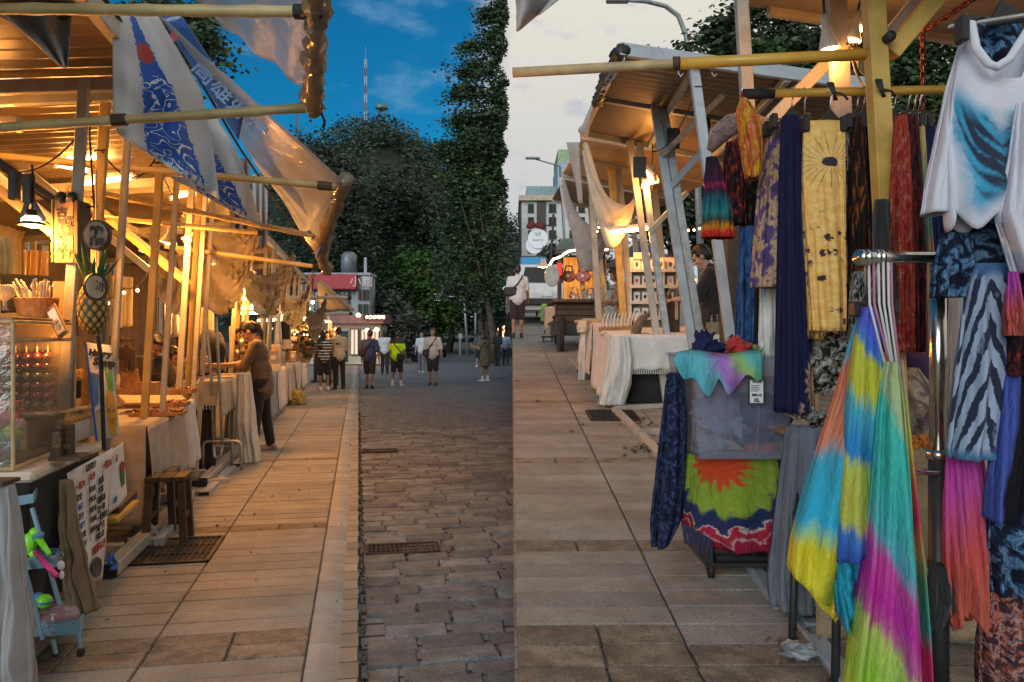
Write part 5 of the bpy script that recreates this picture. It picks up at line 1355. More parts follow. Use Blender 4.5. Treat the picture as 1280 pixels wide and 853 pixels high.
def blob(name,pts,m,o=-.006):return obj(name,MB().prism([F(u,v,o)for u,v in pts],(0,-.001,0)),m,t)
circ=lambda cu,cv,ru,rv,n=18:[(cu+ru*math.cos(R(360/n*k)),cv+rv*math.sin(R(360/n*k)))for k in range(n)]
blob('printed_border',[(0,0),(.08,0),(.1,1),(0,1)],m_ink_blue)
blob('printed_wash',[(.1,.3),(.4,.32),(.3,.62),(.12,.66)],mat('print_blue',(.10,.22,.42,1),.7,bump=0),-.0065)
blob('printed_pineapple',circ(.78,.73,.22,.26),mat('print_orange',(.60,.30,.03,1),.7,var=.2,bump=0),-.0075)
for pts in([(.74,.5),(.62,.12),(.82,.4)],[(.76,.5),(.86,.1),(.88,.45)],[(.8,.5),(1.0,.16),(.94,.5)]):blob('printed_leaf',pts,mat('print_leaf',(.13,.30,.03,1),.7,bump=0),-.0085)
for cu in(.68,.88):blob('printed_eye',circ(cu,.68+.04*cu,.022,.02,8),m_ink,-.0095)
obj('printed_smile',MB().tube([F(.7,.80,-.0095),F(.78,.86,-.0095),F(.86,.80,-.0095)],.002,4),m_ink,t)
blob('printed_flame',[(.42,.28),(.52,.34),(.54,.46),(.44,.62),(.36,.6),(.42,.46)],m_ink_red,-.0085)
blob('printed_sand',[(.16,.7),(.46,.66),(.58,.98),(.2,.98)],mat('print_sand',(.50,.34,.16,1),.7,var=.3,bump=0),-.007)
text('Happy',.046,m_ink,t,F(.14,.12,-.012),b-a,a-e,'lettering',bold=.004);text('Soup',.058,m_ink,t,F(.26,.22,-.012),b-a,a-e,'lettering',bold=.004)
c=P(116,386,4.42);t=thing('pineapple','big pineapple with green crown on a dark stick beside the show case','pineapple',P(128,560,4.5))
obj('stick',MB().tube([P(122,420,4.42),P(126,445,4.44),P(130,562,4.6)],.012,8),m_ink,t)
m_pine=NT('pineapple_skin');v_=m_pine.coord('UV');sp=m_pine.n('ShaderNodeSeparateXYZ');m_pine.l(v_,sp.inputs[0])
fa=m_pine.math('SINE',m_pine.math('MULTIPLY',m_pine.math('ADD',m_pine.math('MULTIPLY',sp.outputs[0],10.0),m_pine.math('MULTIPLY',sp.outputs[1],6.0)),math.pi));fb=m_pine.math('SINE',m_pine.math('MULTIPLY',m_pine.math('SUBTRACT',m_pine.math('MULTIPLY',sp.outputs[0],10.0),m_pine.math('MULTIPLY',sp.outputs[1],6.0)),math.pi))
gg=m_pine.math('MULTIPLY',m_pine.math('ABSOLUTE',fa),m_pine.math('ABSOLUTE',fb))
m_pine=m_pine.done(m_pine.bsdf(m_pine.ramp(gg,[(0,(.02,.025,.01,1)),(.25,(.05,.05,.015,1)),(.5,(.30,.16,.03,1)),(1,(.40,.25,.06,1))]),.55))
mb=MB()
def pf_(u,v):
 th=math.pi*(.06+.88*v);g_=abs(math.sin(math.pi*(10*u+6*v))*math.sin(math.pi*(10*u-6*v)))
 rr=(1+.09*g_);return c+Vector((.073*math.sin(th)**.7*math.cos(2*math.pi*u)*rr,.073*math.sin(th)**.7*math.sin(2*math.pi*u)*rr,.145*math.cos(th)))
mb.grid(pf_,84,60);obj('fruit',mb,m_pine,t,True)
m_pleaf=mat('pineapple_leaf',(.035,.10,.02,1),.5,var=.4,scale=14)
for k in range(16):
 q=k*2.4;L=.24-.008*k if k<9 else .12;r0=c+Vector((.02*math.cos(q),.02*math.sin(q),.13));sp_=.05+.04*(k%3)
 tip=r0+Vector((math.cos(q)*sp_,math.sin(q)*sp_,L));sdv=Vector((-math.sin(q),math.cos(q),0))*.022
 obj('leaf',MB().add([r0-sdv,r0+sdv,r0.lerp(tip,.5)+sdv*.8,tip,r0.lerp(tip,.5)-sdv*.8,r0.lerp(tip,.5)+Vector((math.cos(q),math.sin(q),0))*.012],[(0,1,5),(1,2,5),(2,3,5),(3,4,5),(4,0,5)]),m_pleaf,t)
t=thing('wooden_sign','tall glowing wooden box sign with black characters hung from clips','sign',P(82,330,4.55))
obj('board',bxp(MB(),66,92,251,329,4.5,.10,.004),m_wood,t);obj('edge_board',bxp(MB(),92.2,97.5,250,330,4.48,.14,.004),m_wood_d,t);obj('edge_board',bxp(MB(),63.5,66,249,328,4.49,.12,.003),m_steel_y,t)
text('古\n早\n味\n冰',.062,m_ink,t,P(70,271,4.497),(1,0,0),(0,0,1),'lettering',bold=.002,vspace=1.05);text('甜\n湯',.06,m_ink,t,P(83,282,4.497),(1,0,0),(0,0,1),'lettering',bold=.002,vspace=.9)
text('手作',.055,m_wood_d,t,P(72,322,4.497),(1,0,0),(0,0,1),'lettering')
for px in(76,90):obj('clip',MB().ell(P(px,246,4.5),(.03,.03,.03),None,8,6).tube([P(px,246,4.5),P(px+2,254,4.49)],.014,6),m_ink,t,True)
def disc(mb,c,rx,ry,th,yaw=0,n=32):
 m=Matrix.Rotation(yaw,3,'Z');vs=[]
 return mb.prism([Vector(c)+m@Vector((rx*math.cos(2*math.pi*k/n),0,ry*math.sin(2*math.pi*k/n)))for k in range(n)],m@Vector((0,th,0)))
t=thing('round_sign','dark rimmed round sign with two painted glyphs hung on a cord','sign',P(120,312,4.6))
obj('rim',disc(MB(),P(120,294,4.38),.074,.084,.03),m_wood_d,t);obj('face',disc(MB(),P(119.5,294,4.365),.062,.072,.012),mat('sign_slate',(.22,.18,.14,1),.7),t)
text('糖',.068,m_ink,t,P(120,296,4.358),(1,0,0),(0,0,1),'lettering','CENTER',.004);text('110',.055,m_ink,t,P(120,306.5,4.358),(1,0,0),(0,0,1),'lettering','CENTER',.004)
obj('cord',MB().tube([P(120,212,4.39),P(120,276,4.39)],.004,5),m_wood_l,t)
t=thing('round_sign','small round sign turned almost edge on below the first','sign',P(121,376,4.6))
obj('rim',disc(MB(),P(121,359,4.25),.066,.074,.02,R(62)),m_wood_d,t);obj('face',disc(MB(),P(120.4,359,4.24),.053,.06,.01,R(62)),mat('sign_pale',(.36,.3,.22,1),.7),t)
text('冰',.07,m_ink,t,P(119,363,4.22),Matrix.Rotation(R(62),3,'Z')@Vector((1,0,0)),(0,0,1),'lettering');obj('cord',MB().tube([P(120,314,4.38),P(121,342,4.26)],.004,5),m_wood_l,t)
m_straw=mat('straw',(.62,.52,.32,1),.5,bump=0)
t=thing('straw_basket','orange woven basket full of wrapped straws on the show case','basket',P(46,399,4.35))
mb=MB()
def bf(u,v):rr=(.075+.02*v)*(1+.035*math.sin(40*math.pi*u)*math.cos(11*math.pi*v));q=2*math.pi*u;b0=P(46,398,4.38);return b0+Vector((rr*1.15*math.cos(q),rr*math.sin(q),.11*v))
mb.grid(bf,60,14,closed=True);obj('basket',mb,mat('wicker_orange',(.48,.20,.05,1),.5,var=.35,scale=30),t,True,solid=.006)
rs=random.Random(2);b0=P(46,392,4.38)
for k in range(30):
 q=rs.uniform(0,6.28);r_=rs.uniform(0,.06);p0=b0+Vector((r_*math.cos(q),r_*math.sin(q),0));sp_=-.1 if k<11 else .02
 obj('straw',MB().tube([p0,p0+Vector((sp_+rs.uniform(-.03,.05),rs.uniform(-.02,.02),rs.uniform(.14,.19)))],.006,6),m_straw,t)
t=thing('price_board','narrow wooden price board leaning on the show case','price sign',P(74,422,4.3));a,b=P(63,384,4.32),P(80,420,4.22)
obj('board',MB().bar(a,b,.07,.012,(0,-1,0)),m_wood,t);obj('paper',MB().bar(a.lerp(b,.12)+Vector((0,-.012,0)),a.lerp(b,.9)+Vector((0,-.012,0)),.045,.004,(0,-1,0),0),m_paper,t)
text('冰沙',.04,m_ink,t,P(67,402,4.22),b-a,(.5,0,1),'lettering')
t=thing('wooden_box','small orange wooden box beside the pineapple','box',P(92,420,4.7));obj('box_body',bxp(MB(),83,98,391,420,4.7,.09,.004),m_wood,t);obj('lid',bxp(MB(),82.5,98.5,389,391.5,4.69,.1,.002),m_wood_d,t)
t=thing('menu_card','brown card standing behind the straw basket','card',P(75,400,4.6));obj('card',bxp(MB(),66,83,352,402,4.6,.02),m_brown_cloth,t)
t=thing('scoop_glass','glass bowl at the left edge above the show case','bowl',P(6,400,4.3));obj('bowl',MB().lathe([(.03,0),(.012,.01),(.012,.05),(.05,.08),(.06,.13),(.055,.135)],P(6,388,4.3),16),plastic('glass_bowl',(.5,.5,.5,1),.6,.05),t,True)
t=thing('wire_basket','red wire basket inside the show case at the left edge','basket',P(14,528,4.25))
m_redp=mat('red_plastic',(.5,.03,.02,1),.35,bump=0)
for k in range(7):obj('wire',MB().tube([P(0+k*4.6,503-k*.4,4.22),P(2+k*4.2,528,4.22)],.004,5),m_redp,t)
for y in(503,515,528):obj('wire',MB().tube([P(-2,y,4.22),P(29,y-2,4.24),P(30,y-4,4.4)],.005,5),m_redp,t)
for i,(px,py,r_,c_,lab)in enumerate(((8,524,.045,(.5,.16,.2,1),'pink plush ball at the left edge of the counter'),(18,540,.05,(.42,.45,.06,1),'yellow green plush ball on the counter'),(6,548,.055,(.08,.28,.16,1),'green plush ball at the left edge of the counter'),(14,556,.04,(.2,.3,.5,1),'blue plush ball low at the left edge'),(24,532,.035,(.55,.3,.3,1),'rosy plush ball by the red basket'))):
 o=thing('plush_toy',lab,'toy',P(px,py,4.05),'plush toys at the counter edge');obj('plush_body',MB().ell(P(px,py,4.05),r_,None,16,12,.25,i),mat('plush_%d'%i,c_,.95,var=.3,scale=30,bump=.8),o,True);obj('loop',MB().tube([P(px,py-8,4.05),P(px+2,py-13,4.05),P(px+4,py-8,4.05)],.003,5),m_ink,o)
t=thing('fruit_tub','clear tub of red fruit hanging at the corner of the counter','tub',P(24,620,3.9));obj('tub',MB().lathe([(.05,0),(.066,.14),(.07,.145)],P(24,620,3.9),18,None,True,False),m_acryl,t,True)
for k in range(12):obj('fruit',MB().ell(P(24,614-6*(k//5),3.9)+Vector((.034*math.cos(k*1.26),.034*math.sin(k*1.26),0)),.021,None,10,7),m_redp,t,True)
m_blue=mat('powder_blue_metal',(.16,.30,.40,1),.45,var=.12,scale=5,bump=.1,dirt=.2)
t=thing('toy_trolley','powder blue stepped trolley with toys beside the base bar','trolley',P(62,812,3.75))
def tray(x0,x1,y,d0,d1,hh):
 mb=MB();a,b,c,e=P(x0,y,d0),P(x1,y-4,d0+.02),P(x1+4,y-14,d1),P(x0+2,y-14,d1)
 mb.add([a,b,c,e],[(0,1,2,3)])
 for p,q in((a,b),(b,c),(c,e),(e,a)):mb.add([p,q,q+Vector((0,0,hh)),p+Vector((0,0,hh))],[(0,1,2,3)])
 return obj('tray',mb,m_blue,t,solid=.008)
tray(18,42,632,3.7,3.95,.04);tray(26,70,712,3.65,3.95,.05);tray(34,100,796,3.6,3.95,.06)
for p,q in(((40,635,3.72),(80,775,3.7)),((28,700,3.62),(54,800,3.6)),((26,640,3.9),(36,815,3.66)),((98,790,3.62),(100,812,3.62)),((66,800,3.58),(70,818,3.58))):obj('leg',MB().bar(P(*p),P(*q),.018,.018),m_blue,t)
for px in(70,101):obj('caster',MB().lathe([(.018,-.01),(.02,0),(.018,.01)],P(px,816,3.6),12,Matrix.Rotation(R(90),3,'Y')),m_rubber,t)
m_neon_g=mat('neon_green_plastic',(.22,.75,.03,1),.35,var=.1,bump=0);m_pink=mat('neon_pink_plastic',(.80,.05,.30,1),.35,bump=0);m_bluetoy=mat('toy_blue',(.08,.25,.5,1),.4,bump=0);m_bagc=plastic('clear_bag',(.55,.40,.42,1),.3,.1)
def toy(name,label,mbs,loc):
 o=thing(name,label,'toy',loc,'toys on the blue trolley')
 for nm,mb,m in mbs:obj(nm,mb,m,o,True)
toy('bubble_gun','neon green bubble gun on the middle tray of the trolley',[('gun_body',MB().ell(P(36,680,3.7),(.036,.03,.05),None,14,9),m_neon_g),('grip',MB().bar(P(38,688,3.7),P(46,698,3.7),.03,.03),m_neon_g),('nozzle',MB().tube([P(44,672,3.7),P(52,668,3.68)],.014,10),m_bluetoy)],P(36,698,3.7))
toy('glow_stick','neon green stick toy slanting over the middle tray',[('stick',MB().tube([P(44,668,3.72),P(62,693,3.62)],[.018,.01],10),m_neon_g),('tip',MB().ell(P(43,666,3.72),.024,None,10,7),m_neon_g)],P(50,690,3.7))
toy('glow_stick','pink stick toy hanging over the edge of the middle tray',[('stick',MB().tube([P(44,690,3.68),P(70,720,3.55)],.013,10),m_pink)],P(56,712,3.6))
toy('ball_toy','green ball on the lowest tray of the trolley',[('ball',MB().ell(P(56,752,3.72),.034,None,16,10),m_neon_g),('band',MB().lathe([(.036,-.005),(.037,0),(.036,.005)],P(56,752,3.72),16),m_bluetoy)],P(56,762,3.7))
toy('ball_toy','blue ball behind the green one on the lowest tray',[('ball',MB().ell(P(47,748,3.8),.028,None,14,9),m_bluetoy),('band',MB().lathe([(.029,-.004),(.030,0),(.029,.004)],P(47,748,3.8),14),m_neon_g)],P(47,760,3.8))
for i,(px,py,lab)in enumerate(((60,776,'clear bag with pink toy on the lowest tray'),(78,770,'crinkled clear bag at the right of the lowest tray'),(66,784,'clear bag with blue toy at the front of the lowest tray'))):
 toy('toy_bag',lab,[('bag',MB().ell(P(px,py,3.66),(.07,.06,.04),None,18,12,.5,i*3),m_bagc),('toy_inside',MB().ell(P(px-3,py,3.66),(.03,.03,.025),None,10,7),m_pink if i!=2 else m_bluetoy)],P(px,py+8,3.66))
toy('key_charm','white and dark key charms hanging from the middle tray',[('ring',MB().tube([P(76,690,3.6),P(80,694,3.6),P(76,699,3.6),P(72,695,3.6),P(76,690,3.6)],.003,5),m_galv),('charm',MB().ell(P(76,707,3.6),(.018,.012,.022),None,10,7),m_paper),('charm',MB().ell(P(77,719,3.6),(.012,.01,.02),None,10,7),m_paper)],P(76,724,3.6))
tag(garment('corner_cloth',[(606,-30,14),(640,-30,20),(700,-34,26),(780,-40,32),(900,-50,36)],3.3,.08,m_grey_cloth,None,6,.02,2),'grey cloth hanging from a table at the lower left corner','table cloth')
t=thing('side_table','small wooden topped table carrying the grey corner cloth','table',P(-10,860,3.35));obj('tabletop',bxp(MB(),-80,3,603,608,3.25,.12),m_wood_d,t)
for px in(-60,4):obj('leg',MB().bar(P(px,606,3.5),(P(px,606,3.5).x,3.5,0),.03,.03),m_galv,t)
t=thing('folded_step','yellow and dark wooden step under the second menu','step',P(150,655,5.0));obj('board',MB().bar(P(136,652,4.9),P(164,628,5.3),.1,.03),mat('yellow_board',(.42,.28,.04,1),.6),t);obj('board',MB().bar(P(136,640,5.0),P(160,618,5.4),.12,.05),m_wood_d,t)
mb=MB();rs=random.Random(5)
for k in range(5):mb.tube([P(133+k,706,4.65),P(136+rs.uniform(-3,5),698-k*2,4.7),P(143+rs.uniform(-4,4),704,4.72),P(138+k*2,712,4.62)],.006,5)
tag(obj('tied_rope',mb,m_ink_blue,None,True),'tangle of blue and white string on the near base bar','string')
t=thing('linen_table','table under a tan linen cloth with trays of small goods','table',FL(-2.1,6.9));obj('tabletop',LB(MB(),-3.0,-1.52,6.2,7.6,.80,.83),m_wood,t)
for u,v in((-1.6,6.3),(-1.6,7.5),(-2.9,6.3),(-2.9,7.5)):obj('leg',LB(MB(),u-.02,u+.02,v-.02,v+.02,0,.8),m_galv,t)
def drop_cloth(label,u0,u1,v0,v1,z,zb_near,zb_side,m,seed=0,group='table cloths of the left stalls',side=True):
 """cloth over a table: top, near end fall, street side fall, as one sheet"""
 mb=MB()
 def top(u,v):return FL(u0+(u1-u0)*u,v0+(v1-v0)*v,z+.004*noise.noise(Vector((u*8,v*8,seed))))
 mb.grid(top,12,12)
 def near(u,v):
  w=.02*math.sin(u*17+seed+v)*v+.012*math.sin(u*41+seed*2)*v
  return FL(u0+(u1-u0)*u,v0-.008-.03*v-w,z-(z-zb_near)*v)
 mb.grid(near,34,12)
 def sidef(u,v):
  w=.02*math.sin(u*15+seed*2+v)*v+.012*math.sin(u*37+seed)*v
  return FL(u1+.008+.03*v+w,v0+(v1-v0)*u,z-(z-zb_side)*v*(1 if u<.8 else 1+.05*math.sin(u*60)))
 if side:mb.grid(sidef,34,12)
 return tag(obj('table_cloth',mb,m,None,True,solid=.004),label,'table cloth',group)
drop_cloth('tan linen cloth over the table of wooden trays',-3.0,-1.50,6.15,7.62,.838,.13,.34,m_linen,1)
tag(sheet('cloth_tail',(FL(-1.49,7.25,.92),FL(-1.46,7.66,.92),FL(-1.42,7.6,.38),FL(-1.46,7.4,.3)),m_linen_w,None,10,12,wave=.03,nw=1.5),'white cloth tail hanging off the far end of the linen table','cloth')
m_beads=mat('bead_mix',(.22,.07,.03,1),.4,var=.9,scale=70,bump=.6)
def tray_of(label,px0,px1,py,d,dep,hgt=.04,goods=0,gm=None,seed=0,m=None):
 c=P((px0+px1)/2,py,d);w=(px1-px0)/1000*d;t=thing('wooden_tray',label,'tray',c,'wooden trays on the linen table');m=m or m_wood
 def LBX(cx,cy,sx,sy,sz,z):return MB().box(c+UF*cx+VF*cy+Vector((0,0,z)),sx,sy,sz,ML,.002)
 obj('tray_floor',LBX(0,0,w,dep,.008,.004),m,t)
 for sy in(-1,1):obj('tray_side',LBX(0,sy*(dep/2),w,.012,hgt,hgt/2),m,t)
 for sx in(-1,1):obj('tray_side',LBX(sx*(w/2),0,.012,dep-.014,hgt,hgt/2),m,t)
 rs=random.Random(seed);mb=MB()
 for k in range(goods):mb.ell(c+UF*rs.uniform(-w*.46,w*.46)+VF*rs.uniform(-dep*.44,dep*.44)+Vector((0,0,.02+rs.random()*.025)),(rs.uniform(.012,.024),rs.uniform(.012,.02),.012),Matrix.Rotation(rs.random()*3,3,'Z'),6,4)
 if goods:obj('small_goods',mb,gm or m_beads,t,True,kind='stuff')
 return t
tray_of('shallow tray of red brown trinkets nearest the cloth edge',168,228,519,6.5,.22,.03,130,None,1)
tray_of('tray of trinkets in the middle of the linen table',160,232,508,6.85,.24,.035,130,None,2)
tray_of('long tray across the back of the linen table',150,240,492,7.25,.22,.045,60,m_wood_d,3)
tag(obj('propped_cover',MB().bar(P(152,500,6.6),P(232,500,7.05),.16,.02,(0,-.55,.85)),m_wood_l),'pale wooden lid propped over the trinket trays','lid')
t=thing('paper_fan','pale folded paper lying at the cloth edge of the linen table','paper',P(195,522,6.35));obj('sheet',MB().bar(P(178,528,6.3),P(222,516,6.6),.13,.006,(0,-.3,.9)),m_paper,t);obj('handle',MB().bar(P(168,530,6.28),P(182,528,6.3),.05,.015),m_ink,t)
t=thing('tool_box','orange wooden boxes holding tools on the linen table','box',P(165,492,7.2))
obj('large_box',bxp(MB(),151,171,462,493,7.1,.12,.004),m_wood,t);obj('small_box',bxp(MB(),172,194,478,494,7.0,.12,.004),m_wood,t)
for i,(x0,y0,x1,y1)in enumerate(((174,446,180,480),(190,448,184,480),(158,430,160,462),(166,436,164,464),(150,434,155,464))):obj('tool',MB().bar(P(x0,y0,7.05),P(x1,y1,7.05),.05,.015),m_wood_d,t)
t=thing('wooden_rack','wooden peg rack with small hanging goods behind the tool boxes','rack',P(155,492,7.5));
for y in(423,433,446):obj('rail',MB().bar(P(138,y,7.5),P(166,y+2,7.5),.02,.02),m_wood_d,t)
for x in(138,152,166):obj('upright',MB().bar(P(x,420,7.51),P(x,494,7.51),.02,.02),m_wood_d,t)
def stool(label,c,w,h,m,group='dark wooden stools'):
 t=thing('wooden_stool',label,'stool',c,group);c=Vector(c)
 for k in range(3):obj('seat_slat',MB().box(c+UF*((k-1)*w/3)+Vector((0,0,h)),w/3-.008,w*.9,.035,ML,.004),m,t)
 for sx in(-1,1):
  for sy in(-1,1):obj('leg',MB().bar(c+UF*(sx*w*.38)+VF*(sy*w*.34)+Vector((0,0,h-.02)),c+UF*(sx*w*.46)+VF*(sy*w*.42),.05,.05,VF),m,t)
  obj('stretcher',MB().bar(c+UF*(sx*w*.42)+VF*(-w*.36)+Vector((0,0,h*.4)),c+UF*(sx*w*.42)+VF*(w*.36)+Vector((0,0,h*.4)),.03,.04),m,t)
 return t
stool('dark wooden stool in front of the linen table',FL(-1.36,6.2),.28,.46,m_wood_d);stool('second dark wooden stool tucked half under the linen cloth',FL(-1.52,6.6),.28,.44,m_wood_d)
t=thing('base_frame','white steel foot frame with a stay under the linen table','steel frame',FL(-1.6,5.7));obj('bar',MB().bar(P(160,679,5.6),P(204,676,5.75),.07,.06),m_steel_w,t);obj('bar',MB().bar(P(198,678,5.65),P(212,660,6.1),.07,.06),m_steel_b,t);obj('stay',MB().bar(P(176,640,5.7),P(200,672,5.75),.02,.02),m_steel_b,t)
t=thing('trestle_table','table with black fringed skirt beside the metal rack','table',FL(-2.2,9.6));obj('tabletop',LB(MB(),-3.4,-1.5,9.05,10.9,.95,.98),m_wood,t)
for u,v in((-1.6,9.2),(-1.6,10.8),(-3.2,9.2),(-3.2,10.8)):obj('leg',LB(MB(),u-.02,u+.02,v-.02,v+.02,0,.95),m_galv,t)
drop_cloth('off white cloth over the table beside the woman in brown',-3.4,-1.47,8.98,10.9,.99,.74,.62,m_linen,3)
o=sheet('table_skirt',(FL(-3.4,9.0,.74),FL(-1.5,9.0,.74),FL(-1.5,9.0,.04),FL(-3.4,9.0,.04)),m_blackc,None,30,8,wave=.02,nw=6);tag(o,'black skirt below the fringe of the third stall table','table skirt')
fr=MB()
for k in range(60):u=-3.35+1.86*k/59;fr.tube([FL(u,8.94,.75),FL(u+.004,8.935,.70)],.006,4)
tag(obj('fringe',fr,m_linen_w),'white tassel fringe along the edge of the off white cloth','fringe')
tag(garment('table_cloth',[(466,296,313),(500,297,316),(540,299,320),(578,303,324)],9.35,.09,m_linen_w,None,7,.02,1.3),'white cloth falling in folds at the corner of the third stall table','table cloth')
t=thing('display_rack','yellow lit wooden grid rack in front of the woman in brown','rack',P(300,466,10.6))
for x in(288,296,304,311):obj('upright',MB().bar(P(x,408,10.6),P(x+1,466,10.6),.03,.025),m_wood_l,t)
for k in range(9):obj('shelf',MB().bar(P(287,410+6.6*k,10.6),P(312,412+6.6*k,10.75),.03,.02),m_wood_l,t)
obj('back_board',bxp(MB(),287,312,408,466,10.78,.02),m_steel_y,t);rs=random.Random(4)
for k in range(16):obj('trinket',MB().ell(P(290+(k%4)*6,414+13.2*(k//4),10.56),(.03,.02,.035),None,8,6),m_wood_d if k%3 else m_paper,t,True)
t=thing('metal_stand','galvanised tube stand with two tall poles and looped feet','stand',P(272,590,8.4))
tb=lambda pts,r=.016:obj('tube',MB().tube(pts,r,8),m_galv,t,True)
tb([P(257,396,8.5),P(264,470,8.5),P(267,556,8.5)],.017);tb([P(270,396,8.5),P(274,470,8.5),P(278,556,8.5)],.017)
def loop(x0,x1,yt,yb,d):return[P(x0,yb,d),P(x0,yt+6,d),P(x0+1.5,yt+2,d),P(x0+5,yt,d),P(x1-5,yt,d),P(x1-1.5,yt+2,d),P(x1,yt+6,d),P(x1,yb,d)]
tb(loop(245,290,550,582,8.9));tb(loop(254,302,552,588,8.5));tb([P(267,556,8.5),P(268,572,8.45),P(276,573,8.45),P(278,556,8.5)])
for x0,y0,x1,y1,d0,d1,lab,mm in((246,605,286,602,7.9,8.1,'white steel foot bar across the metal stand',m_steel_w),(255,620,290,586,7.45,8.95,'bluish steel foot bar pointing along the pavement edge',m_steel_b),(240,618,262,618,7.5,7.5,'short white steel foot bar at the corner',m_steel_w),(296,584,316,562,9.1,10.4,'bluish steel foot bar at the woman in brown',m_steel_b)):
 t2=thing('foot_bar',lab,'steel bar',P((x0+x1)/2,max(y0,y1),(d0+d1)/2),'steel foot bars on the pavement');obj('bar',MB().bar(P(x0,y0,d0),P(x1,y1,d1),.085,.075,ch=.006),mm,t2);obj('end_cap',MB().box(P(x0,y0,d0)-VF*.0,.087,.03,.07,ML),m_rubber,t2)
m_shells=mat('shell_mix',(.4,.26,.16,1),.5,var=.7,scale=40,bump=.7)
tray_of('tray heaped with pale trinkets on the third stall table',252,290,460,9.4,.3,.05,160,m_shells,8)['group']='trays of the third stall'
tag(obj('black_bag',MB().ell(P(262,440,9.9),(.2,.14,.26),None,16,10,.3,3),m_blackc,None,True),'black cloth bag hung behind the heap of pale trinkets','bag')
cols=[('white cloth over the first far table past the woman in brown',11.6,13.0,.86,m_linen_w),('grey white cloth over the second far table',13.4,14.6,.84,m_grey_cloth),('white cloth over the third far table by the cream post',15.0,16.6,.86,m_linen_w),('cream cloth over the produce table',17.4,18.9,.80,m_linen_cream),('grey cloth over the last table before the huddle',19.2,20.2,.80,m_grey_cloth),('white cloth over a far table behind the huddle',21.2,23.0,.82,m_linen_w)]
for i,(lab,v0,v1,z,mm)in enumerate(cols):
 t=thing('trestle_table','table under the '+lab.replace(' over',' of'),'table',FL(-2.0,(v0+v1)/2));obj('tabletop',LB(MB(),-2.8,-1.5,v0,v1,z-.04,z-.01),m_wood,t)
 for u,v in((-1.6,v0+.1),(-2.7,v0+.1),(-1.6,v1-.1),(-2.7,v1-.1)):obj('leg',LB(MB(),u-.02,u+.02,v-.02,v+.02,0,z-.05),m_galv,t)
 drop_cloth(lab,-2.8,-1.45,v0,v1,z,.04,.1,mm,i*1.7+.4)
 rs=random.Random(i)
 for k in range(5):
  u,v=rs.uniform(-2.5,-1.6),rs.uniform(v0+.15,v1-.15);nm,c_=(('crate',m_wood),('basket',m_wood_l),('picture_frame',m_wood_d),('vase',m_linen_w),('box',m_paper))[k]
  o=thing(nm,'%s %s on the %s'%(('small wooden','round straw','dark wooden','white ceramic','pale paper')[k],nm.replace('_',' '),('first far white clothed table','second far table, grey white cloth','third far white clothed table','cream clothed produce table','grey clothed table before the huddle','white table behind the huddle')[i]),nm.replace('_',' '),FL(u,v,z+.003),'goods on the far tables')
  if nm=='vase':obj('vase_body',MB().lathe([(.03,0),(.055,.06),(.05,.13),(.025,.18),(.032,.21)],FL(u,v,z+.003),12),c_,o,True);obj('stem',MB().tube([FL(u,v,z+.18),FL(u+.03,v,z+.36)],.006,5),m_pleaf,o);obj('flower',MB().ell(FL(u+.03,v,z+.38),.05,None,10,7,.5,k),m_fruit_r,o,True)
  elif nm=='basket':obj('bowl',MB().lathe([(.08,0),(.13,.1),(.135,.11)],FL(u,v,z+.003),14,None,True,False),c_,o,True,solid=.01);[obj('fruit',MB().ell(FL(u+.06*math.cos(q),v+.06*math.sin(q),z+.1),.035,None,8,6),m_redp if q%2 else m_fruit_g,o,True)for q in range(5)]
  elif nm=='picture_frame':obj('frame',MB().box(FL(u,v,z+.15),.22,.02,.28,ML,.004),c_,o);obj('picture',MB().box(FL(u,v-.012,z+.15),.18,.006,.24,ML),m_glass if i%2 else m_paper,o)
  else:
   obj('box_body',MB().box(FL(u,v,z+.07),.24,.18,.13,ML,.005),c_,o);obj('lid',MB().box(FL(u,v,z+.145),.25,.19,.02,ML,.003),m_wood_d,o)
for i,(x0,x1,y0,y1,d,mm,lab)in enumerate(((344,362,402,424,14.2,m_glass,'dark screen on a cream frame above the white cloths'),(362,372,400,440,15.8,m_wood_d,'tall board of hanging necklaces past the dark screen'),(340,350,432,452,13.0,m_wood_l,'small framed card standing on the white cloth'),(376,386,404,442,18.4,m_steel_y,'lit yellow panel behind the produce'))):
 t=thing('standing_sign',lab,'panel',P((x0+x1)/2,y1,d),'upright panels of the far stalls');obj('panel_frame',bxp(MB(),x0-1,x1+1,y0-1,y1+12,d+.02,.05,.004),m_linen_cream if i!=1 else m_wood,t);obj('panel_face',bxp(MB(),x0,x1,y0,y1,d,.03),mm,t)
 if i==1:
  for k in range(10):obj('necklace',MB().tube([P(x0+2+(k%3)*2.5,y0+3+9*(k//3),d-.03),P(x0+3.2+(k%3)*2.5,y0+9+9*(k//3),d-.03),P(x0+4.4+(k%3)*2.5,y0+3+9*(k//3),d-.03)],.012,5),m_paper,t)
for i in range(9):
 px,d=346+8*i,14+1.1*i;lab='white hanging cloth strip number %s along the far posts'%('one two three four five six seven eight nine'.split()[i])
 o=sheet('hanging_cloth',(P(px,392+1.2*i,d),P(px+5,392+1.2*i,d+.1),P(px+4,430,d+.1),P(px-1,432,d)),(m_linen_w,m_steel_y,m_linen_cream,m_grey_cloth)[i%4],None,8,8,wave=.04,nw=1.5,seed=i)
 tag(o,'cloth strip hung between far lamps, '+('first second third fourth fifth sixth seventh eighth ninth'.split()[i])+' from the woman in brown','hanging cloth','cloth strips of the far stalls')
t=thing('plant_pot','leafy plant in a pot at the produce stall','plant',P(385,440,18.2));obj('pot',MB().lathe([(.1,0),(.15,.25),(.16,.27)],P(385,448,18.2),14),m_wood,t,True)
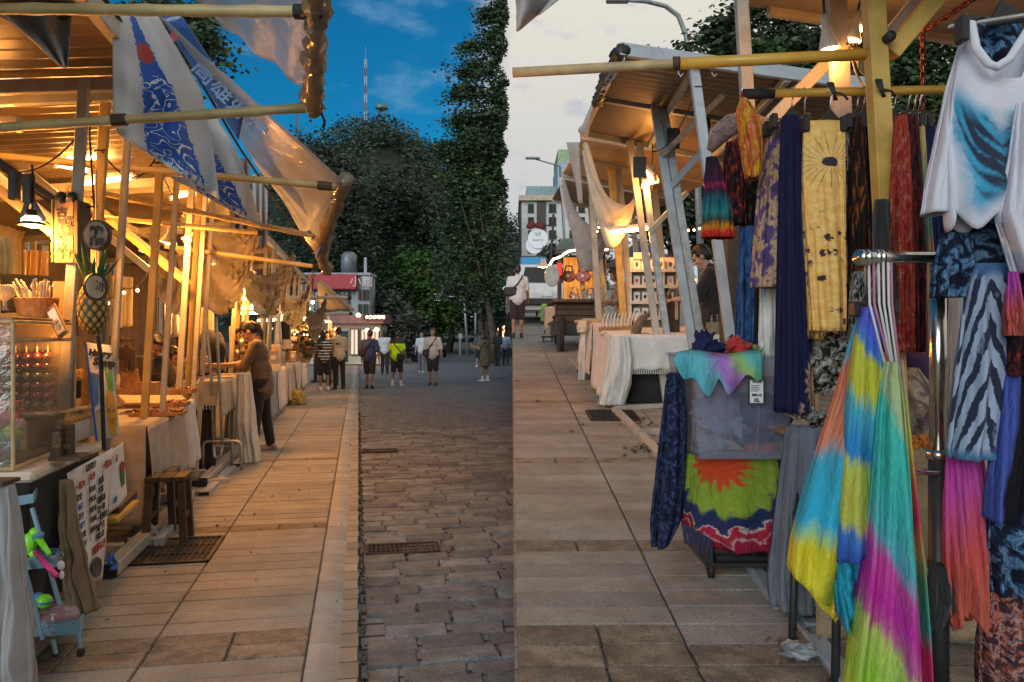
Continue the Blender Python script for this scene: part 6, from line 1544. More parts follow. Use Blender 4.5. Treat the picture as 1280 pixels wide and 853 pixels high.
rng=np.random.default_rng(3);c0=P(385,425,18.2);leaf_mesh('foliage',np.array(c0)+rng.normal(size=(260,3))*(.2,.2,.26),.12,rng,m_lf_dark,t,ORG[t.name])
tag(obj('flower_bunch',MB().ell(P(372,500,17.2),(.18,.16,.24),None,14,10,.6,4),mat('yellow_bloom',(.45,.33,.08,1),.8,var=.8,scale=26,bump=1.0),None,True),'bunch of yellow white blooms low beside the produce table','flowers')
bl='first second third fourth fifth sixth seventh eighth ninth tenth eleventh twelfth thirteenth fourteenth fifteenth sixteenth seventeenth eighteenth'.split()
rs=random.Random(12)
for i in range(18):
 px=318+i*5.2;d=11.5+i*.62;py=372+rs.uniform(-8,26)+i*.6;c=P(px,py,d)
 t=thing('hanging_bulb','small glowing globe bulb over the far tables, %s from the woman in brown'%bl[i],'lamp',c,'globe bulbs over the far tables')
 obj('bulb',MB().ell(c,.045,None,10,8),m_bulb,t,True);obj('socket',MB().tube([c+Vector((0,0,.04)),c+Vector((0,0,.1))],.02,8),m_ink,t);obj('cord',MB().tube([c+Vector((0,0,.1)),c+Vector((.01,0,.55))],.006,5),m_ink,t)
things_=(('paper_bag',m_linen,'tan paper bag'),('bottle',m_glass,'dark glass bottle'),('tin',m_galv,'grey metal tin'),('jar',m_pouch,'amber filled jar'))
for i in range(14):
 x,y,d=(254+3.3*i,458-.5*i+(i%3),9.6+.12*i)if i<8 else(342+6*(i-8),447-(i-8)*.8,12.2+.9*(i-8));nm,m_,lab=things_[i%4];c=P(x,y+8,d)
 o=thing(nm,'%s on the stall tables, %s past the metal stand'%(lab,bl[i]),nm.replace('_',' '),c,'small goods past the metal stand')
 if nm=='paper_bag':obj('bag_body',MB().box(c+Vector((0,0,.1)),.14,.08,.2,ML,.01),m_,o);obj('handle',MB().tube([c+UF*-.04+Vector((0,0,.2)),c+UF*-.03+Vector((0,0,.27)),c+UF*.03+Vector((0,0,.27)),c+UF*.04+Vector((0,0,.2))],.005,5),m_,o)
 else:obj('body',MB().lathe([(.04,0),(.045,.02),(.045,.12),(.02 if nm=='bottle' else .045,.16),(.018 if nm=='bottle' else .046,.2)],c,12),m_,o,True);obj('cap',MB().lathe([(.02 if nm=='bottle' else .047,.2),(.02 if nm=='bottle' else .047,.225)],c,12),m_wood_d,o)
 if i%4==0:obj('label',MB().box(c+UF*.0+VF*-.045+Vector((0,0,.1)),.07,.004,.06,ML),m_paper,o)
for i,(a,b,dr,lab)in enumerate(((P(0,210,4.6),P(112,150,4.6),.12,'black cable sagging from the lamp track to the first post'),(P(128,190,4.9),P(196,196,6.3),.16,'black cable looping between the round sign and the ochre post'),(P(198,205,6.3),P(246,262,7.9),.14,'black cable looping past the clamp lamp'),(P(246,340,7.9),P(250,470,7.8),.0,'black cable running down the post beside the metal stand'),(P(110,130,4.7),P(118,260,4.6),.02,'thin cable hanging down beside the first post'),(P(250,270,8.0),P(300,330,10.9),.2,'black cable sagging behind the wide lit swag'))):
 t=thing('cable',lab,'cable',a,'cables of the left stalls');obj('wire',MB().tube(sag(a,b,dr,12),.006,5),m_ink,t,True)
 for k in(.0,1.0):obj('cable_tie',MB().tube([Vector(a).lerp(b,k)+Vector((-.035,-.03,0)),Vector(a).lerp(b,k)+Vector((.035,-.03,.004))],.006,5),m_ink,t)
rng=np.random.default_rng(31);n_=150;uu=rng.uniform(-1.4,.02,n_);uu[:90]=rng.normal(-.02,.05,90);vv=rng.uniform(3.2,14,n_)
tag(leaf_mesh('scattered_leaves',np.array([tuple(FL(a,b,.006 if a<-.1 else-.03))for a,b in zip(uu,vv)]),.028,rng,mat('dry_leaf_left',(.10,.075,.045,1),.9,var=.5,scale=30),None,(0,0,0),.0),kind='stuff')
RT=Vector((1,0,0));YV=Vector((0,1,0))
m_roof_y=mat('roof_sheet_ochre',(.38,.25,.10,1),.4,.2,var=.15,scale=2.5,bump=.1,dirt=.2)
def pbar(name,t,a,b,w,h,m,up=(0,1,0),ch=.004):return obj(name,MB().bar(P(*a),P(*b),w,h,up,ch),m,t)
m_rope=mat('rope',(.28,.22,.15,1),.9)
t=thing('market_stall','clothing stall frame of yellow and cream posts in the right foreground','market stall',GR(1120,780),'market stalls of the right row')
m_yel=mat('yellow_painted_wood',(.54,.34,.08,1),.5,var=.22,scale=5,bump=.15,dirt=.25);m_rail_y=mat('yellow_rail',(.60,.33,.05,1),.38,var=.1,bump=.1)
pbar('post',t,(1089,-40,3.34),(1136,792,3.32),.075,.075,m_yel)
pbar('post',t,(1044,-30,3.95),(1078,716,3.95),.085,.06,m_steel_w)
pbar('post',t,(926,-10,4.6),(966,664,4.6),.07,.06,m_steel_w)
pbar('brace',t,(1186,-22,3.36),(1112,68,3.36),.07,.07,m_yel);pbar('brace',t,(1158,-14,3.7),(1102,56,3.7),.06,.05,m_steel_w)
pbar('brace',t,(1042,70,4.4),(962,152,4.5),.07,.05,m_steel_w)
corrugated('roof_panel',P(935,8,4.6),P(1290,66,4.9),P(1760,-190,2.5),P(985,-190,2.6),mat('roof_grey',(.20,.18,.15,1),.7,var=.2,scale=3,bump=.3),t,24,.01)
pbar('beam',t,(960,13,4.55),(1215,52,4.75),.05,.06,m_steel_w,(0,0,1))
mb=MB();mb.tube([P(641,91,3.5),P(846,80,3.42),P(1090,68,3.36)],[.022,.022,.024],12);obj('cross_pole',mb,m_wood_l,t,True)
obj('cross_pole',MB().tube([P(846,80,3.415),P(1092,67.5,3.355)],.0245,12),m_rail_y,t,True);obj('collar',MB().tube([P(841,80,3.42),P(850,79.5,3.415)],.03,12),m_wood_d,t,True)
obj('clothes_rail',MB().tube([P(966,117,3.6),P(1185,112,3.55)],.020,12),m_rail_y,t,True);obj('rail_end',MB().tube([P(928,118,3.62),P(968,117,3.6)],.024,12),m_ink,t,True)
for a in((1100,108),(1040,112)):
 mb=MB();[mb.tube([P(a[0]-5+q*2,a[1]-8,3.3),P(a[0]+q,a[1]+2,3.27),P(a[0]+6-q,a[1]+13,3.3)],.006,5)for q in range(4)];mb.tube([P(a[0],a[1]+3,3.28),P(a[0]+14,a[1]+6,3.3),P(a[0]+20,a[1]+13,3.3)],.005,5);obj('wire_tie',mb,m_ink,t,True)
obj('knob',MB().lathe([(.02,-.03),(.022,.02),(.018,.03)],P(1111,47,3.28),12,Matrix.Rotation(R(90),3,'X')),m_ink,t,True)
mb=MB();[mb.tube([P(1066+q*4,60,3.8),P(1080-q*3,84,3.75),P(1090-q*2,98,3.78),P(1078+q*2,92,3.8),P(1070+q*3,74,3.8)],.008,6)for q in range(3)];obj('coiled_rope',mb,mat('rope',(.28,.22,.15,1),.9),t,True)
for a,b in(((940,706,4.07),(978,764,3.56)),((1004,786,3.42),(1092,900,2.68)),((978,764,3.56),(1040,766,3.54)),((1004,786,3.4),(1090,790,3.38))):pbar('base_bar',t,a,b,.08,.075,m_steel_b,(0,0,1),.006)
t=thing('red_chain','dark red chain hanging from the roof behind the white tee','chain',P(1153,140,3.9));m_chain=mat('red_chain_metal',(.09,.012,.014,1),.45,.3,bump=.1)
pts=[P(1225,-6,3.7),P(1190,20,3.8),P(1153,40,3.9)];cc=[P(1225,-6,3.7).lerp(P(1153,40,3.9),i/12)for i in range(13)]+[P(1153,40,3.9).lerp(P(1154,150,3.9),(i+1)/14)for i in range(14)]
for i,c in enumerate(cc):
 n_=(cc[min(i+1,len(cc)-1)]-cc[max(i-1,0)]).normalized();sd_=n_.cross(YV if i%2 else RT).normalized()
 obj('link',MB().tube([c+n_*.022*math.cos(q*math.pi/4)+sd_*.011*math.sin(q*math.pi/4)for q in range(9)],.0042,5,False),m_chain,t,True)
t=thing('white_tarp','corner of a pale tarp roped over the start of the ramp walk','tarp',P(680,14,3.9));sheet('tarp_cloth',(P(641,-60,3.7),P(716,-14,3.6),P(680,14,3.9),P(641,44,4.2)),m_tarp,t,12,12,wave=.03,nw=1.5)
for a,b in((P(716,-14,3.6),P(926,-10,4.55)),(P(641,-60,3.7),P(1040,-120,3.4))):obj('rope',MB().tube(sag(a,b,.03,8),.006,5),m_rope,t,True)
spot('left work lamp with pale shade above the yellow rail',1037,62,3.9,7,.048,-.15,up=.12);spot('lower right work lamp between the two posts',1064,52,3.95,6,.045,.2,up=.1);spot('upper right work lamp just under the roof edge',1076,36,4.0,6,.045,.1,up=.09)
t=thing('market_stall','grey framed right stall with ribbed roof, second from the front','market stall',GR(832,512),'market stalls of the right row')
corrugated('roof_panel',P(776,62,6.1),P(1105,108,6.3),P(985,214,9.5),P(728,164,9.45),m_roof,t,24,.014)
for a,b in(((774,62,6.08),(1105,109,6.26)),((757,122,7.7),(1020,166,7.9)),((727,165,9.4),(960,210,9.5))):pbar('beam',t,a,b,.05,.1,m_steel_b,(0,0,1))
pbar('beam',t,(776,64,6.1),(728,167,9.4),.06,.08,m_steel_b,(0,0,1));pbar('beam',t,(870,80,6.15),(812,182,9.4),.05,.06,m_steel_b,(0,0,1));pbar('beam',t,(985,98,6.2),(890,198,9.4),.05,.06,m_steel_b,(0,0,1))
for a,b,mm in(((867,84,6.2),(934,582,6.2),m_steel_b),((818,132,7.7),(882,536,7.62),m_steel_b),((829,133,7.72),(893,536,7.65),m_galv),((787,176,9.3),(833,506,9.0),m_steel_w),((799,178,9.3),(846,506,9.02),m_galv)):pbar('post',t,a,b,.075,.06,mm)
pbar('brace',t,(836,236,7.7),(884,182,7.4),.06,.06,m_steel_b);pbar('brace',t,(812,290,9.2),(860,240,9.0),.06,.06,m_steel_w);pbar('brace',t,(826,196,7.7),(905,118,6.6),.05,.05,m_galv)
for a,b,mm in(((769,514,8.62),(798,543,7.38),m_steel_w),((768,512,8.72),(838,508,8.9),m_steel_w),((798,542,7.42),(842,540,7.5),m_steel_w),((801,546,7.28),(828,574,6.41),m_steel_w)):
 pbar('base_bar',t,a,b,.085,.08,mm,(0,0,1),.006)
roll('rolled_edge',(P(778,62,6.05),P(768,80,6.5),P(754,108,7.2),P(746,130,7.7)),.055,m_dark,t,1)
mb=MB();mb.grid(lambda u,v:P(775-46*v+6*math.sin(u*3+v*4),66+92*v+14*u+4*math.sin(v*9),6.1+3*v-.1*u),8,20);obj('furled_sheet',mb,m_tarp,t,True,solid=.006)
for px in(848,890,935):
 obj('hook',MB().tube([P(px,84+(px-848)*.14,6.2),P(px,92,6.2),P(px+3,96,6.2),P(px+6,92,6.2)],.006,5),m_paper,t,True)
for px,py in((880,148),(842,160),(800,196)):obj('hanging_clip',bxp(MB(),px-8,px+8,py,py+26,7.6,.03,.004),m_dark,t)
t=thing('market_stall','ochre lit right stall with smooth roof, third from the front','market stall',GR(792,462),'market stalls of the right row')
corrugated('roof_panel',P(728,172,9.7),P(930,204,9.8),P(850,246,12.6),P(704,217,12.5),m_roof_y,t,20,.006)
for a,b in(((726,170,9.65),(930,203,9.8)),((716,196,11),(890,226,11.2)),((703,218,12.5),(850,248,12.6))):pbar('beam',t,a,b,.05,.09,m_steel_w,(0,0,1))
for a,b,mm in(((763,202,11.2),(786,474,11.1),m_yel),((772,204,11.3),(796,472,11.2),m_steel_w),((738,216,12.4),(752,459,12.4),m_steel_w),((818,236,12.3),(842,460,12.3),m_steel_w)):pbar('post',t,a,b,.09,.07,mm)
t=thing('market_stall','far right stall with brown lit roof, fourth from the front','market stall',GR(752,440),'market stalls of the right row')
corrugated('roof_panel',P(705,222,12.8),P(850,250,13),P(800,268,16),P(690,250,16),m_roof,t,18,.012)
for a,b in(((704,221,12.8),(850,249,12.9)),((690,250,15.9),(800,268,15.9))):pbar('beam',t,a,b,.05,.09,m_steel_w,(0,0,1))
for a,b,mm in(((738,258,13.4),(757,440,14.6),m_wood_l),((716,254,15.5),(738,437,15.5),m_galv),((790,262,15.2),(806,438,15.2),m_steel_w),((745,290,14.2),(766,445,14.2),m_galv)):pbar('post',t,a,b,.09,.08,mm)
pbar('base_bar',t,(714,450,13.6),(738,472,11.4),.1,.09,m_steel_w,(0,0,1),.006)
def swagR(label,A,B,drop,w,m,seed,dep=.3):
 mb=MB();A,B=Vector(A),Vector(B)
 def fn(u,v):
  p=A.lerp(B,u);c=4*u*(1-u);p.z-=c*drop*(.75+.5*v);q=w*(.3+.7*c)
  return p+Vector((.02*math.sin(u*9+v*11+seed),dep*(v-.5)+.02*math.sin(v*19+seed),-q*v+.012*math.sin(v*30+u*4)))
 mb.grid(fn,30,14);return tag(obj('cloth_swag',mb,m,None,True,solid=.004),label,'cloth swag','swags of the right stalls')
swagR('cream cloth swag looping under the third right roof',P(730,178,9.8),P(794,246,10.2),.52,.30,m_linen_cream,1)
swagR('grey cloth swag looping under the fourth right roof',P(703,224,12.6),P(764,272,12.9),.58,.42,m_grey_cloth,2)
tag(sheet('cloth_tie',(P(708,178,9.9),P(724,178,9.8),P(727,256,9.9),P(722,250,10)),m_grey_cloth,None,8,14,wave=.03,nw=1),'grey cloth gathered down the left edge of the third right roof','cloth');tag(sheet('cloth_tie',(P(698,222,12.7),P(706,222,12.7),P(716,290,12.9),P(705,268,12.8)),m_tarp,None,8,14,wave=.03,nw=1),'pale cloth gathered down the left edge of the fourth right roof','cloth')
tube_lamp('tube lamp tilted under the second right roof',(804,210),(816,224),9.0,14);tube_lamp('tube lamp beside the lamp under the second right roof',(803,233),(822,226),9.2,18);tube_lamp('long level tube lamp over the card shelf',(762,291),(816,285),10.0,30,.022);tube_lamp('upright tube lamp inside the wagon',(772,326),(774,346),13.4,10)
tube_lamp('tube lamp behind the man in the black tee',(858,351),(870,350),11.0,5);spot('lamp hanging in front of the second right roof',815,228,9.05,12,.06)
string_lights('string of small bulbs behind the man in the black tee',[(850,282),(878,280)],10.5,4,.03);string_lights('string of small bulbs at the cream swag end',[(746,286),(750,272),(800,300)],12.2,5,.05)
def drop_cloth_r(label,u0,u1,v0,v1,z,zn,zs,m,seed=0):
 mb=MB()
 mb.grid(lambda u,v:FR(u0+(u1-u0)*u,v0+(v1-v0)*v,z+.004*noise.noise(Vector((u*8,v*8,seed)))),12,12)
 mb.grid(lambda u,v:FR(u0+(u1-u0)*u,v0-.008-.02*v-v*(.02*math.sin(u*19+seed+v)+.012*math.sin(u*43)),z-(z-zn)*v*(1+.03*math.sin(u*50))),36,12)
 mb.grid(lambda u,v:FR(u0-.008-.06*v-v*(.02*math.sin(u*17+seed)+.012*math.sin(u*39)),v0+(v1-v0)*u,z-(z-zs)*v),34,12)
 return tag(obj('table_cloth',mb,m,None,True,solid=.004),label,'table cloth','table cloths of the right stalls')
def table_r(label,u0,u1,v0,v1,z):
 t=thing('trestle_table',label,'table',FR((u0+u1)/2,(v0+v1)/2));c=FR((u0+u1)/2,(v0+v1)/2,z);obj('tabletop',MB().box(c-Vector((0,0,.025)),u1-u0-.03,v1-v0-.03,.03,rotx(math.atan(SL)),.004),m_wood,t)
 for u in(u0+.07,u1-.07):
  for v in(v0+.1,v1-.1):obj('leg',MB().bar(FR(u,v,0),FR(u,v,z-.04),.035,.035,YV),m_dark,t)
 return t
table_r('table under the fringed white cloth of the second right stall',1.2,2.7,8.9,10.4,.78);drop_cloth_r('white cloth with fringed edge over the second right stall table',1.17,2.7,8.86,10.42,.79,.42,.05,m_linen_w,1)
tag(garment('table_cloth',[(420,764,786),(450,760,790),(480,754,788),(506,748,780)],8.8,.1,m_linen_w,None,5,.02,2),'white cloth corner falling to the ground at the second right stall','table cloth')
fr=MB()
for k in range(70):x=1.32+1.36*k/69;z_=.42;fr.tube([FR(x,8.83,z_+.01),FR(x+.004,8.825,z_-.05)],.005,4)
tag(obj('fringe',fr,m_linen_w),'frayed fringe along the hanging edge of the white cloth','fringe')
t=thing('storage_box','black box pushed under the white clothed table','box',FR(1.85,9.3));obj('box_body',MB().box(FR(1.85,9.3,.2),.9,.5,.4,None,.02),m_blackc,t);obj('lid',MB().box(FR(1.85,9.3,.41),.92,.52,.03,None,.01),m_dark,t)
table_r('small table with a wooden top left of the fringed white cloth',1.2,2.3,10.9,12.2,.78);drop_cloth_r('cream cloth over the small wooden topped table',1.18,2.3,10.8,12.2,.79,.3,.1,m_linen_cream,4)
tag(garment('table_cloth',[(410,726,734),(440,725,734),(478,723,733)],11.2,.1,m_linen_w,None,4,.02,5),'narrow white cloth hanging beside the small table leg','table cloth')
tag(garment('tassel',[(401,724,733),(408,721,734),(416,722,732)],11.1,.06,m_linen_cream,None,9,.015,5,24,14),'cream tassel bundle at the corner of the wooden top','tassel')
tag(obj('serving_board',MB().bar(P(726,402,11.3),P(752,400,11.5),.3,.04),m_wood_l),'pale wooden board on the small table corner','board')
t=thing('card_rack','row of slanting pale cards in an orange wooden rack','card rack',P(772,416,9.8));obj('rack_base',MB().bar(P(750,412,9.75),P(800,410,9.8),.2,.05),m_wood,t);obj('rack_base',MB().bar(P(752,419,9.5),P(796,417,9.5),.18,.03),m_wood_l,t)
for k in range(11):obj('card',MB().bar(P(751+4.5*k,411-.2*k,9.72),P(755+4.5*k,395-.2*k,9.8),.012,.14,(0,-1,.2),.002),m_paper if k%2 else m_linen_cream,t)
t=thing('card_shelf','yellow lit tiered shelf with small pictures on each tier','shelf',P(812,422,10.2))
obj('back_panel',bxp(MB(),789,846,322,420,10.35,.02),m_linen_cream,t);obj('upper_panel',bxp(MB(),792,812,316,324,10.3,.02),m_linen_cream,t)
for k in range(5):obj('shelf_board',bxp(MB(),788,847,336+20*k,340+20*k,10.1,.24),m_linen_cream,t)
for x in(788,829,846):obj('side_panel',bxp(MB(),x,x+1.6,322,420,10.12,.24),m_linen_cream,t)
rs=random.Random(8);cm=[m_ink_red,m_wood_d,mat('card_teal',(.1,.3,.3,1),.7,bump=0),m_ink,mat('card_pink',(.6,.25,.25,1),.7,bump=0)]
for k in range(4):
 for j in range(5):x=792+j*10.5;obj('picture_card',bxp(MB(),x,x+8,341+20*k-16 if k else 326,336+20*k,10.2,.01),m_paper,t);obj('printed_figure',bxp(MB(),x+2.5,x+5.5,341+20*k-12 if k else 328,333+20*k,10.19,.006),cm[rs.randrange(5)],t)
t=thing('curved_rack','brown curved wooden ring stand on the white cloth','stand',P(804,420,9.2));obj('arch',MB().tube([P(794,419,9.2),P(797,407,9.2),P(803,398,9.2),P(811,393,9.2)],[.06,.055,.045,.03],10),m_brown_cloth,t,True);obj('foot',bxp(MB(),792,812,417,420.5,9.1,.18,.004),m_wood_d,t)
t=thing('leather_case','tall brown leather case standing on the white cloth','case',P(842,418,9.4));obj('case_body',bxp(MB(),833,850,372,418,9.4,.2,.02),m_wood_d,t);obj('strap',bxp(MB(),844,848,376,400,9.37,.02,.004),m_wood_l,t);obj('handle',MB().tube([P(836,373,9.45),P(838,362,9.45),P(846,362,9.45),P(848,373,9.45)],.02,8),m_brown_cloth,t,True)
t=thing('market_wagon','black wooden wagon lit yellow inside under a green canopy','wagon',FR(1.6,15.4))
obj('body',bxp(MB(),694,752,378,420,15.0,2.0,.02),m_dark,t)
for k in range(3):obj('plank',bxp(MB(),695,751,379.5+8*k,386.5+8*k,14.97,.04,.006),m_wood_d,t)
obj('counter',bxp(MB(),690,756,374,378.5,14.8,2.3,.02),m_wood_d,t)
obj('back_wall',bxp(MB(),704,758,322,376,16.6,.06),m_steel_y,t)
for x in range(8):obj('grid_wire',bxp(MB(),706+6.6*x,706.7+6.6*x,322,376,16.5,.02),m_yel,t)
for x0,x1 in((697,702),(752,757)):obj('post',bxp(MB(),x0,x1,312,379,15.0,.09,.006),m_dark,t)
for v_ in(15.05,16.6):obj('wheel',MB().lathe([(.28,-.04),(.33,-.03),(.33,.03),(.28,.04)],FR(1.05,v_,.33),22,Matrix.Rotation(R(90),3,'Y')),m_tyre,t,True)
obj('leg',bxp(MB(),696,701,418,440,15.0,.12,.01),m_dark,t)
mb=MB();a,b,c,e=P(694,312,14.7),P(762,313,14.7),P(752,299,15.8),P(704,299,15.8);a2,b2=P(700,312,17),P(756,312,17);mb.add([a,b,c,e,a2,b2],[(0,1,2,3),(3,2,5,4),(0,3,4),(1,5,2)]);obj('canopy',mb,cloth('green_canopy',(.12,.17,.13,1),.15),t,solid=.02)
obj('valance',bxp(MB(),694,762,312,317,14.68,.02),m_dark,t)
obj('light_strip',MB().tube([P(683,340,14.6),P(686,334,14.6),P(689,328,14.6),P(692,324,14.6),P(696,323,14.6),P(701,321,14.6),P(706,317,14.6),P(712,314,14.6),P(722,312.5,14.6),P(735,312,14.6),P(748,312.5,14.6),P(760,312,14.6)],.018,8),m_tube,t,True)
lamp_light(t,P(730,335,15.6),60,r=.1)
o=thing('round_mirror','round grey mirror with wooden rim at the wagon corner','mirror',P(689,362,14.5));obj('rim',disc(MB(),P(690,345,14.5),.14,.20,.03),m_wood_l,o);obj('glass',disc(MB(),P(690,345,14.48),.125,.18,.01),m_galv,o)
spot('globe lamp at the corner of the wagon',679,334,14.6,16,.11,0,'globe_lamp',m_linen_cream,.1)
o=thing('red_lantern','red box lantern on the dark post of the wagon','lantern',P(699.5,346,14.9));obj('lantern_body',bxp(MB(),696.5,703,328,345,14.85,.12,.01),mat('lantern_red',(.5,.03,.02,1),.5,bump=0),o);obj('cap',bxp(MB(),697.5,702,325.5,328,14.88,.08,.005),m_dark,o)
m_bagm=[cloth('bag_orange',(.45,.16,.05,1),.3,(.2,.05,.1,1),14),cloth('bag_pink',(.55,.22,.2,1),.3,(.3,.06,.06,1),14),cloth('bag_dots',(.5,.42,.34,1),.2,(.12,.05,.04,1),22),cloth('bag_grey',(.26,.32,.36,1),.2,(.1,.12,.14,1),14)]
for i,(px,py,w,h,mm,lab)in enumerate(((711,346,18,14,0,'orange patterned bag hung upper left in the wagon'),(729,346,20,14,1,'pink patterned bag hung upper right in the wagon'),(718,373,15,14,2,'spotted pale bag hung lower left in the wagon'),(738,373,15,13,3,'grey patterned bag hung lower right in the wagon'),(748,348,14,13,0,'orange bag hung at the right post of the wagon'))):
 d=15.2;o=thing('cloth_bag',lab,'bag',P(px,py+6,d),'bags hung in the wagon')
 obj('bag_body',MB().ell(P(px,py,d),(w/2*d/1000,.06,h/2*d/1000),None,16,10,.2,i),m_bagm[mm],o,True);obj('handle',MB().tube([P(px-w*.3,py-h*.35,d),P(px-w*.2,py-h*.95,d),P(px+w*.2,py-h*.95,d),P(px+w*.3,py-h*.35,d)],.018,7),m_bagm[mm],o,True);obj('label',bxp(MB(),px-2.5,px+.5,py-3,py+.5,d-.08,.01),m_paper,o)
for px,py in((728,361),(749,362)):tag(obj('pompom',MB().ell(P(px,py,15.1),.055,None,14,10,.3),m_steel_y,None,True),'yellow pompom charm hung between the bags, %s one'%('left' if px<740 else 'right'),'charm')
t=thing('wooden_stool','small black stool at the foot of the wagon','stool',GR(684,430));obj('seat',bxp(MB(),677,692,420,422.5,17,.35,.01),m_dark,t)
for x in(678,689):obj('leg',bxp(MB(),x,x+2.4,422.5,429.5,17.02,.06),m_dark,t);obj('leg',bxp(MB(),x,x+2.4,422.5,429.5,17.26,.06),m_dark,t)
tag(sheet('cloth_drape',(P(680,384,15.6),P(697,382,15.0),P(695,392,15.0),P(679,418,15.5)),m_linen,None,10,10,wave=.04),'tan cloth hanging off the left end of the wagon counter','cloth');tag(garment('green_bag',[(380,677,684),(390,676,685),(402,676,684)],16.6,.08,mat('leaf_green_bag',(.10,.30,.08,1),.6),None,5,.01,1,24,14),'green shopping bag hung beyond the wagon corner','bag')
t=thing('gazebo','dark blue gazebo roof behind the card shelf','gazebo',FR(4.3,17));mb=MB();mb.add([P(755,334,15.5),P(860,334,15.5),P(800,300,17),P(770,334,18.5),P(850,334,18.5)],[(0,1,2),(1,4,2),(4,3,2),(3,0,2)]);obj('roof',mb,cloth('gazebo_blue',(.06,.09,.14,1),.15),t,solid=.02)
for x,d in((757,15.5),(858,15.5),(771,18.4),(849,18.4)):obj('leg',MB().bar(P(x,334,d),GR(x,340+1500/d),.05,.05,YV),m_galv,t)
tag(sheet('back_cloth',(FR(4.4,12.5,2.3),FR(4.2,7.2,2.3),FR(4.2,7.2,.1),FR(4.4,12.5,.1)),m_brown_cloth,None,24,8,wave=.05,nw=6),'brown cloth wall at the back of the second right stall','backdrop cloth')
tag(sheet('back_cloth',(FR(2.9,5.9,1.85),FR(2.85,3.3,2.0),FR(2.85,3.3,.1),FR(2.9,5.9,.1)),cloth('dim_cloth',(.05,.045,.05,1),.3),None,24,8,wave=.05,nw=6),'dark cloth wall behind the hanging dresses','backdrop cloth')
tag(obj('wooden_cabinet',bxp(MB(),910,932,275,470,6.9,.3,.01),m_wood_d),'brown wooden cupboard panel behind the small tie dye dresses','cabinet')
rng=np.random.default_rng(21);pts=[]
for(px,py,n,s_)in((792,528,30,.10),(812,562,50,.10),(776,500,24,.12),(700,470,6,.5),(742,500,9,.3),(730,550,5,.5),(985,812,18,.08),(760,470,30,.2)):
 c=np.array(GR(px,py));q=c+rng.normal(size=(n,3))*(s_,s_*1.3,0);q[:,2]=SL*q[:,1]+.008+rng.random(n)*.008;pts.append(q)
tag(leaf_mesh('fallen_leaves',np.concatenate(pts),.05,rng,mat('dry_leaf',(.11,.085,.05,1),.9,var=.5,scale=30),None,(0,0,0),.0),kind='stuff')
t=thing('foil_wrapper','crumpled silver and tan wrapper at the foot of the table leg','litter',GR(992,822));mb=MB().ell(GR(1000,822)+Vector((0,0,.02)),(.07,.05,.03),None,14,9,.7,3);obj('wrapper',mb,m_galv,t);obj('wrapper_flap',MB().ell(GR(990,815)+Vector((0,0,.02)),(.04,.04,.02),None,12,8,.7,5),m_linen,t)
K=lambda r,g,b:(r,g,b,1)
NAVY,TAN,YEL=K(.012,.018,.07),K(.58,.36,.20),K(.76,.46,.13)
d_multi=dye('dye_dark_rainbow',[(0,K(.02,.015,.03)),(.3,K(.05,.015,.05)),(.36,K(.30,.02,.08)),(.42,K(.03,.015,.04)),(.55,K(.02,.13,.17)),(.70,K(.03,.22,.24)),(.80,K(.04,.06,.05)),(.87,K(.6,.25,.02)),(.93,K(.55,.03,.02)),(1,K(.4,.02,.02))],'v',(0,1),6,.16,streak=.16)
d_redblack=dye('dye_black_red',[(0,K(.012,.01,.014)),(.5,K(.02,.012,.018)),(.66,K(.20,.02,.02)),(.74,K(.45,.08,.02)),(.8,K(.03,.015,.02)),(1,K(.02,.06,.05))],'blotch',scale=7)
d_blackgreen=dye('dye_black_green',[(0,K(.01,.01,.012)),(.55,K(.014,.014,.016)),(.72,K(.05,.07,.05)),(.8,K(.22,.08,.03)),(1,K(.02,.02,.02))],'blotch',scale=9)
d_sun=dye('dye_sunset',[(0,K(.6,.33,.02)),(.35,K(.65,.36,.03)),(.5,K(.5,.08,.03)),(.62,K(.6,.22,.1)),(1,K(.65,.3,.02))],'blotch',scale=4)
d_blue=dye('dye_blue',[(0,K(.01,.02,.06)),(.42,K(.02,.05,.16)),(.5,K(.05,.15,.35)),(.58,K(.02,.06,.2)),(1,K(.15,.28,.45))],'blotch',scale=7)
d_tanpurple=dye('dye_tan_purple',[(0,K(.06,.04,.14)),(.42,K(.12,.08,.2)),(.52,K(.45,.30,.18)),(.62,TAN),(.74,K(.16,.1,.22)),(1,K(.5,.36,.22))],'blotch',scale=4.2,aspect=2.2)
d_navyburst=dye('dye_navy_burst',[(0,K(.55,.38,.26)),(.13,K(.50,.30,.18)),(.19,K(.08,.04,.08)),(.25,K(.55,.34,.22)),(.36,NAVY),(1,K(.014,.016,.06))],'radial',(0,1.6),7,.16,(.82,.90),2.2,.045)
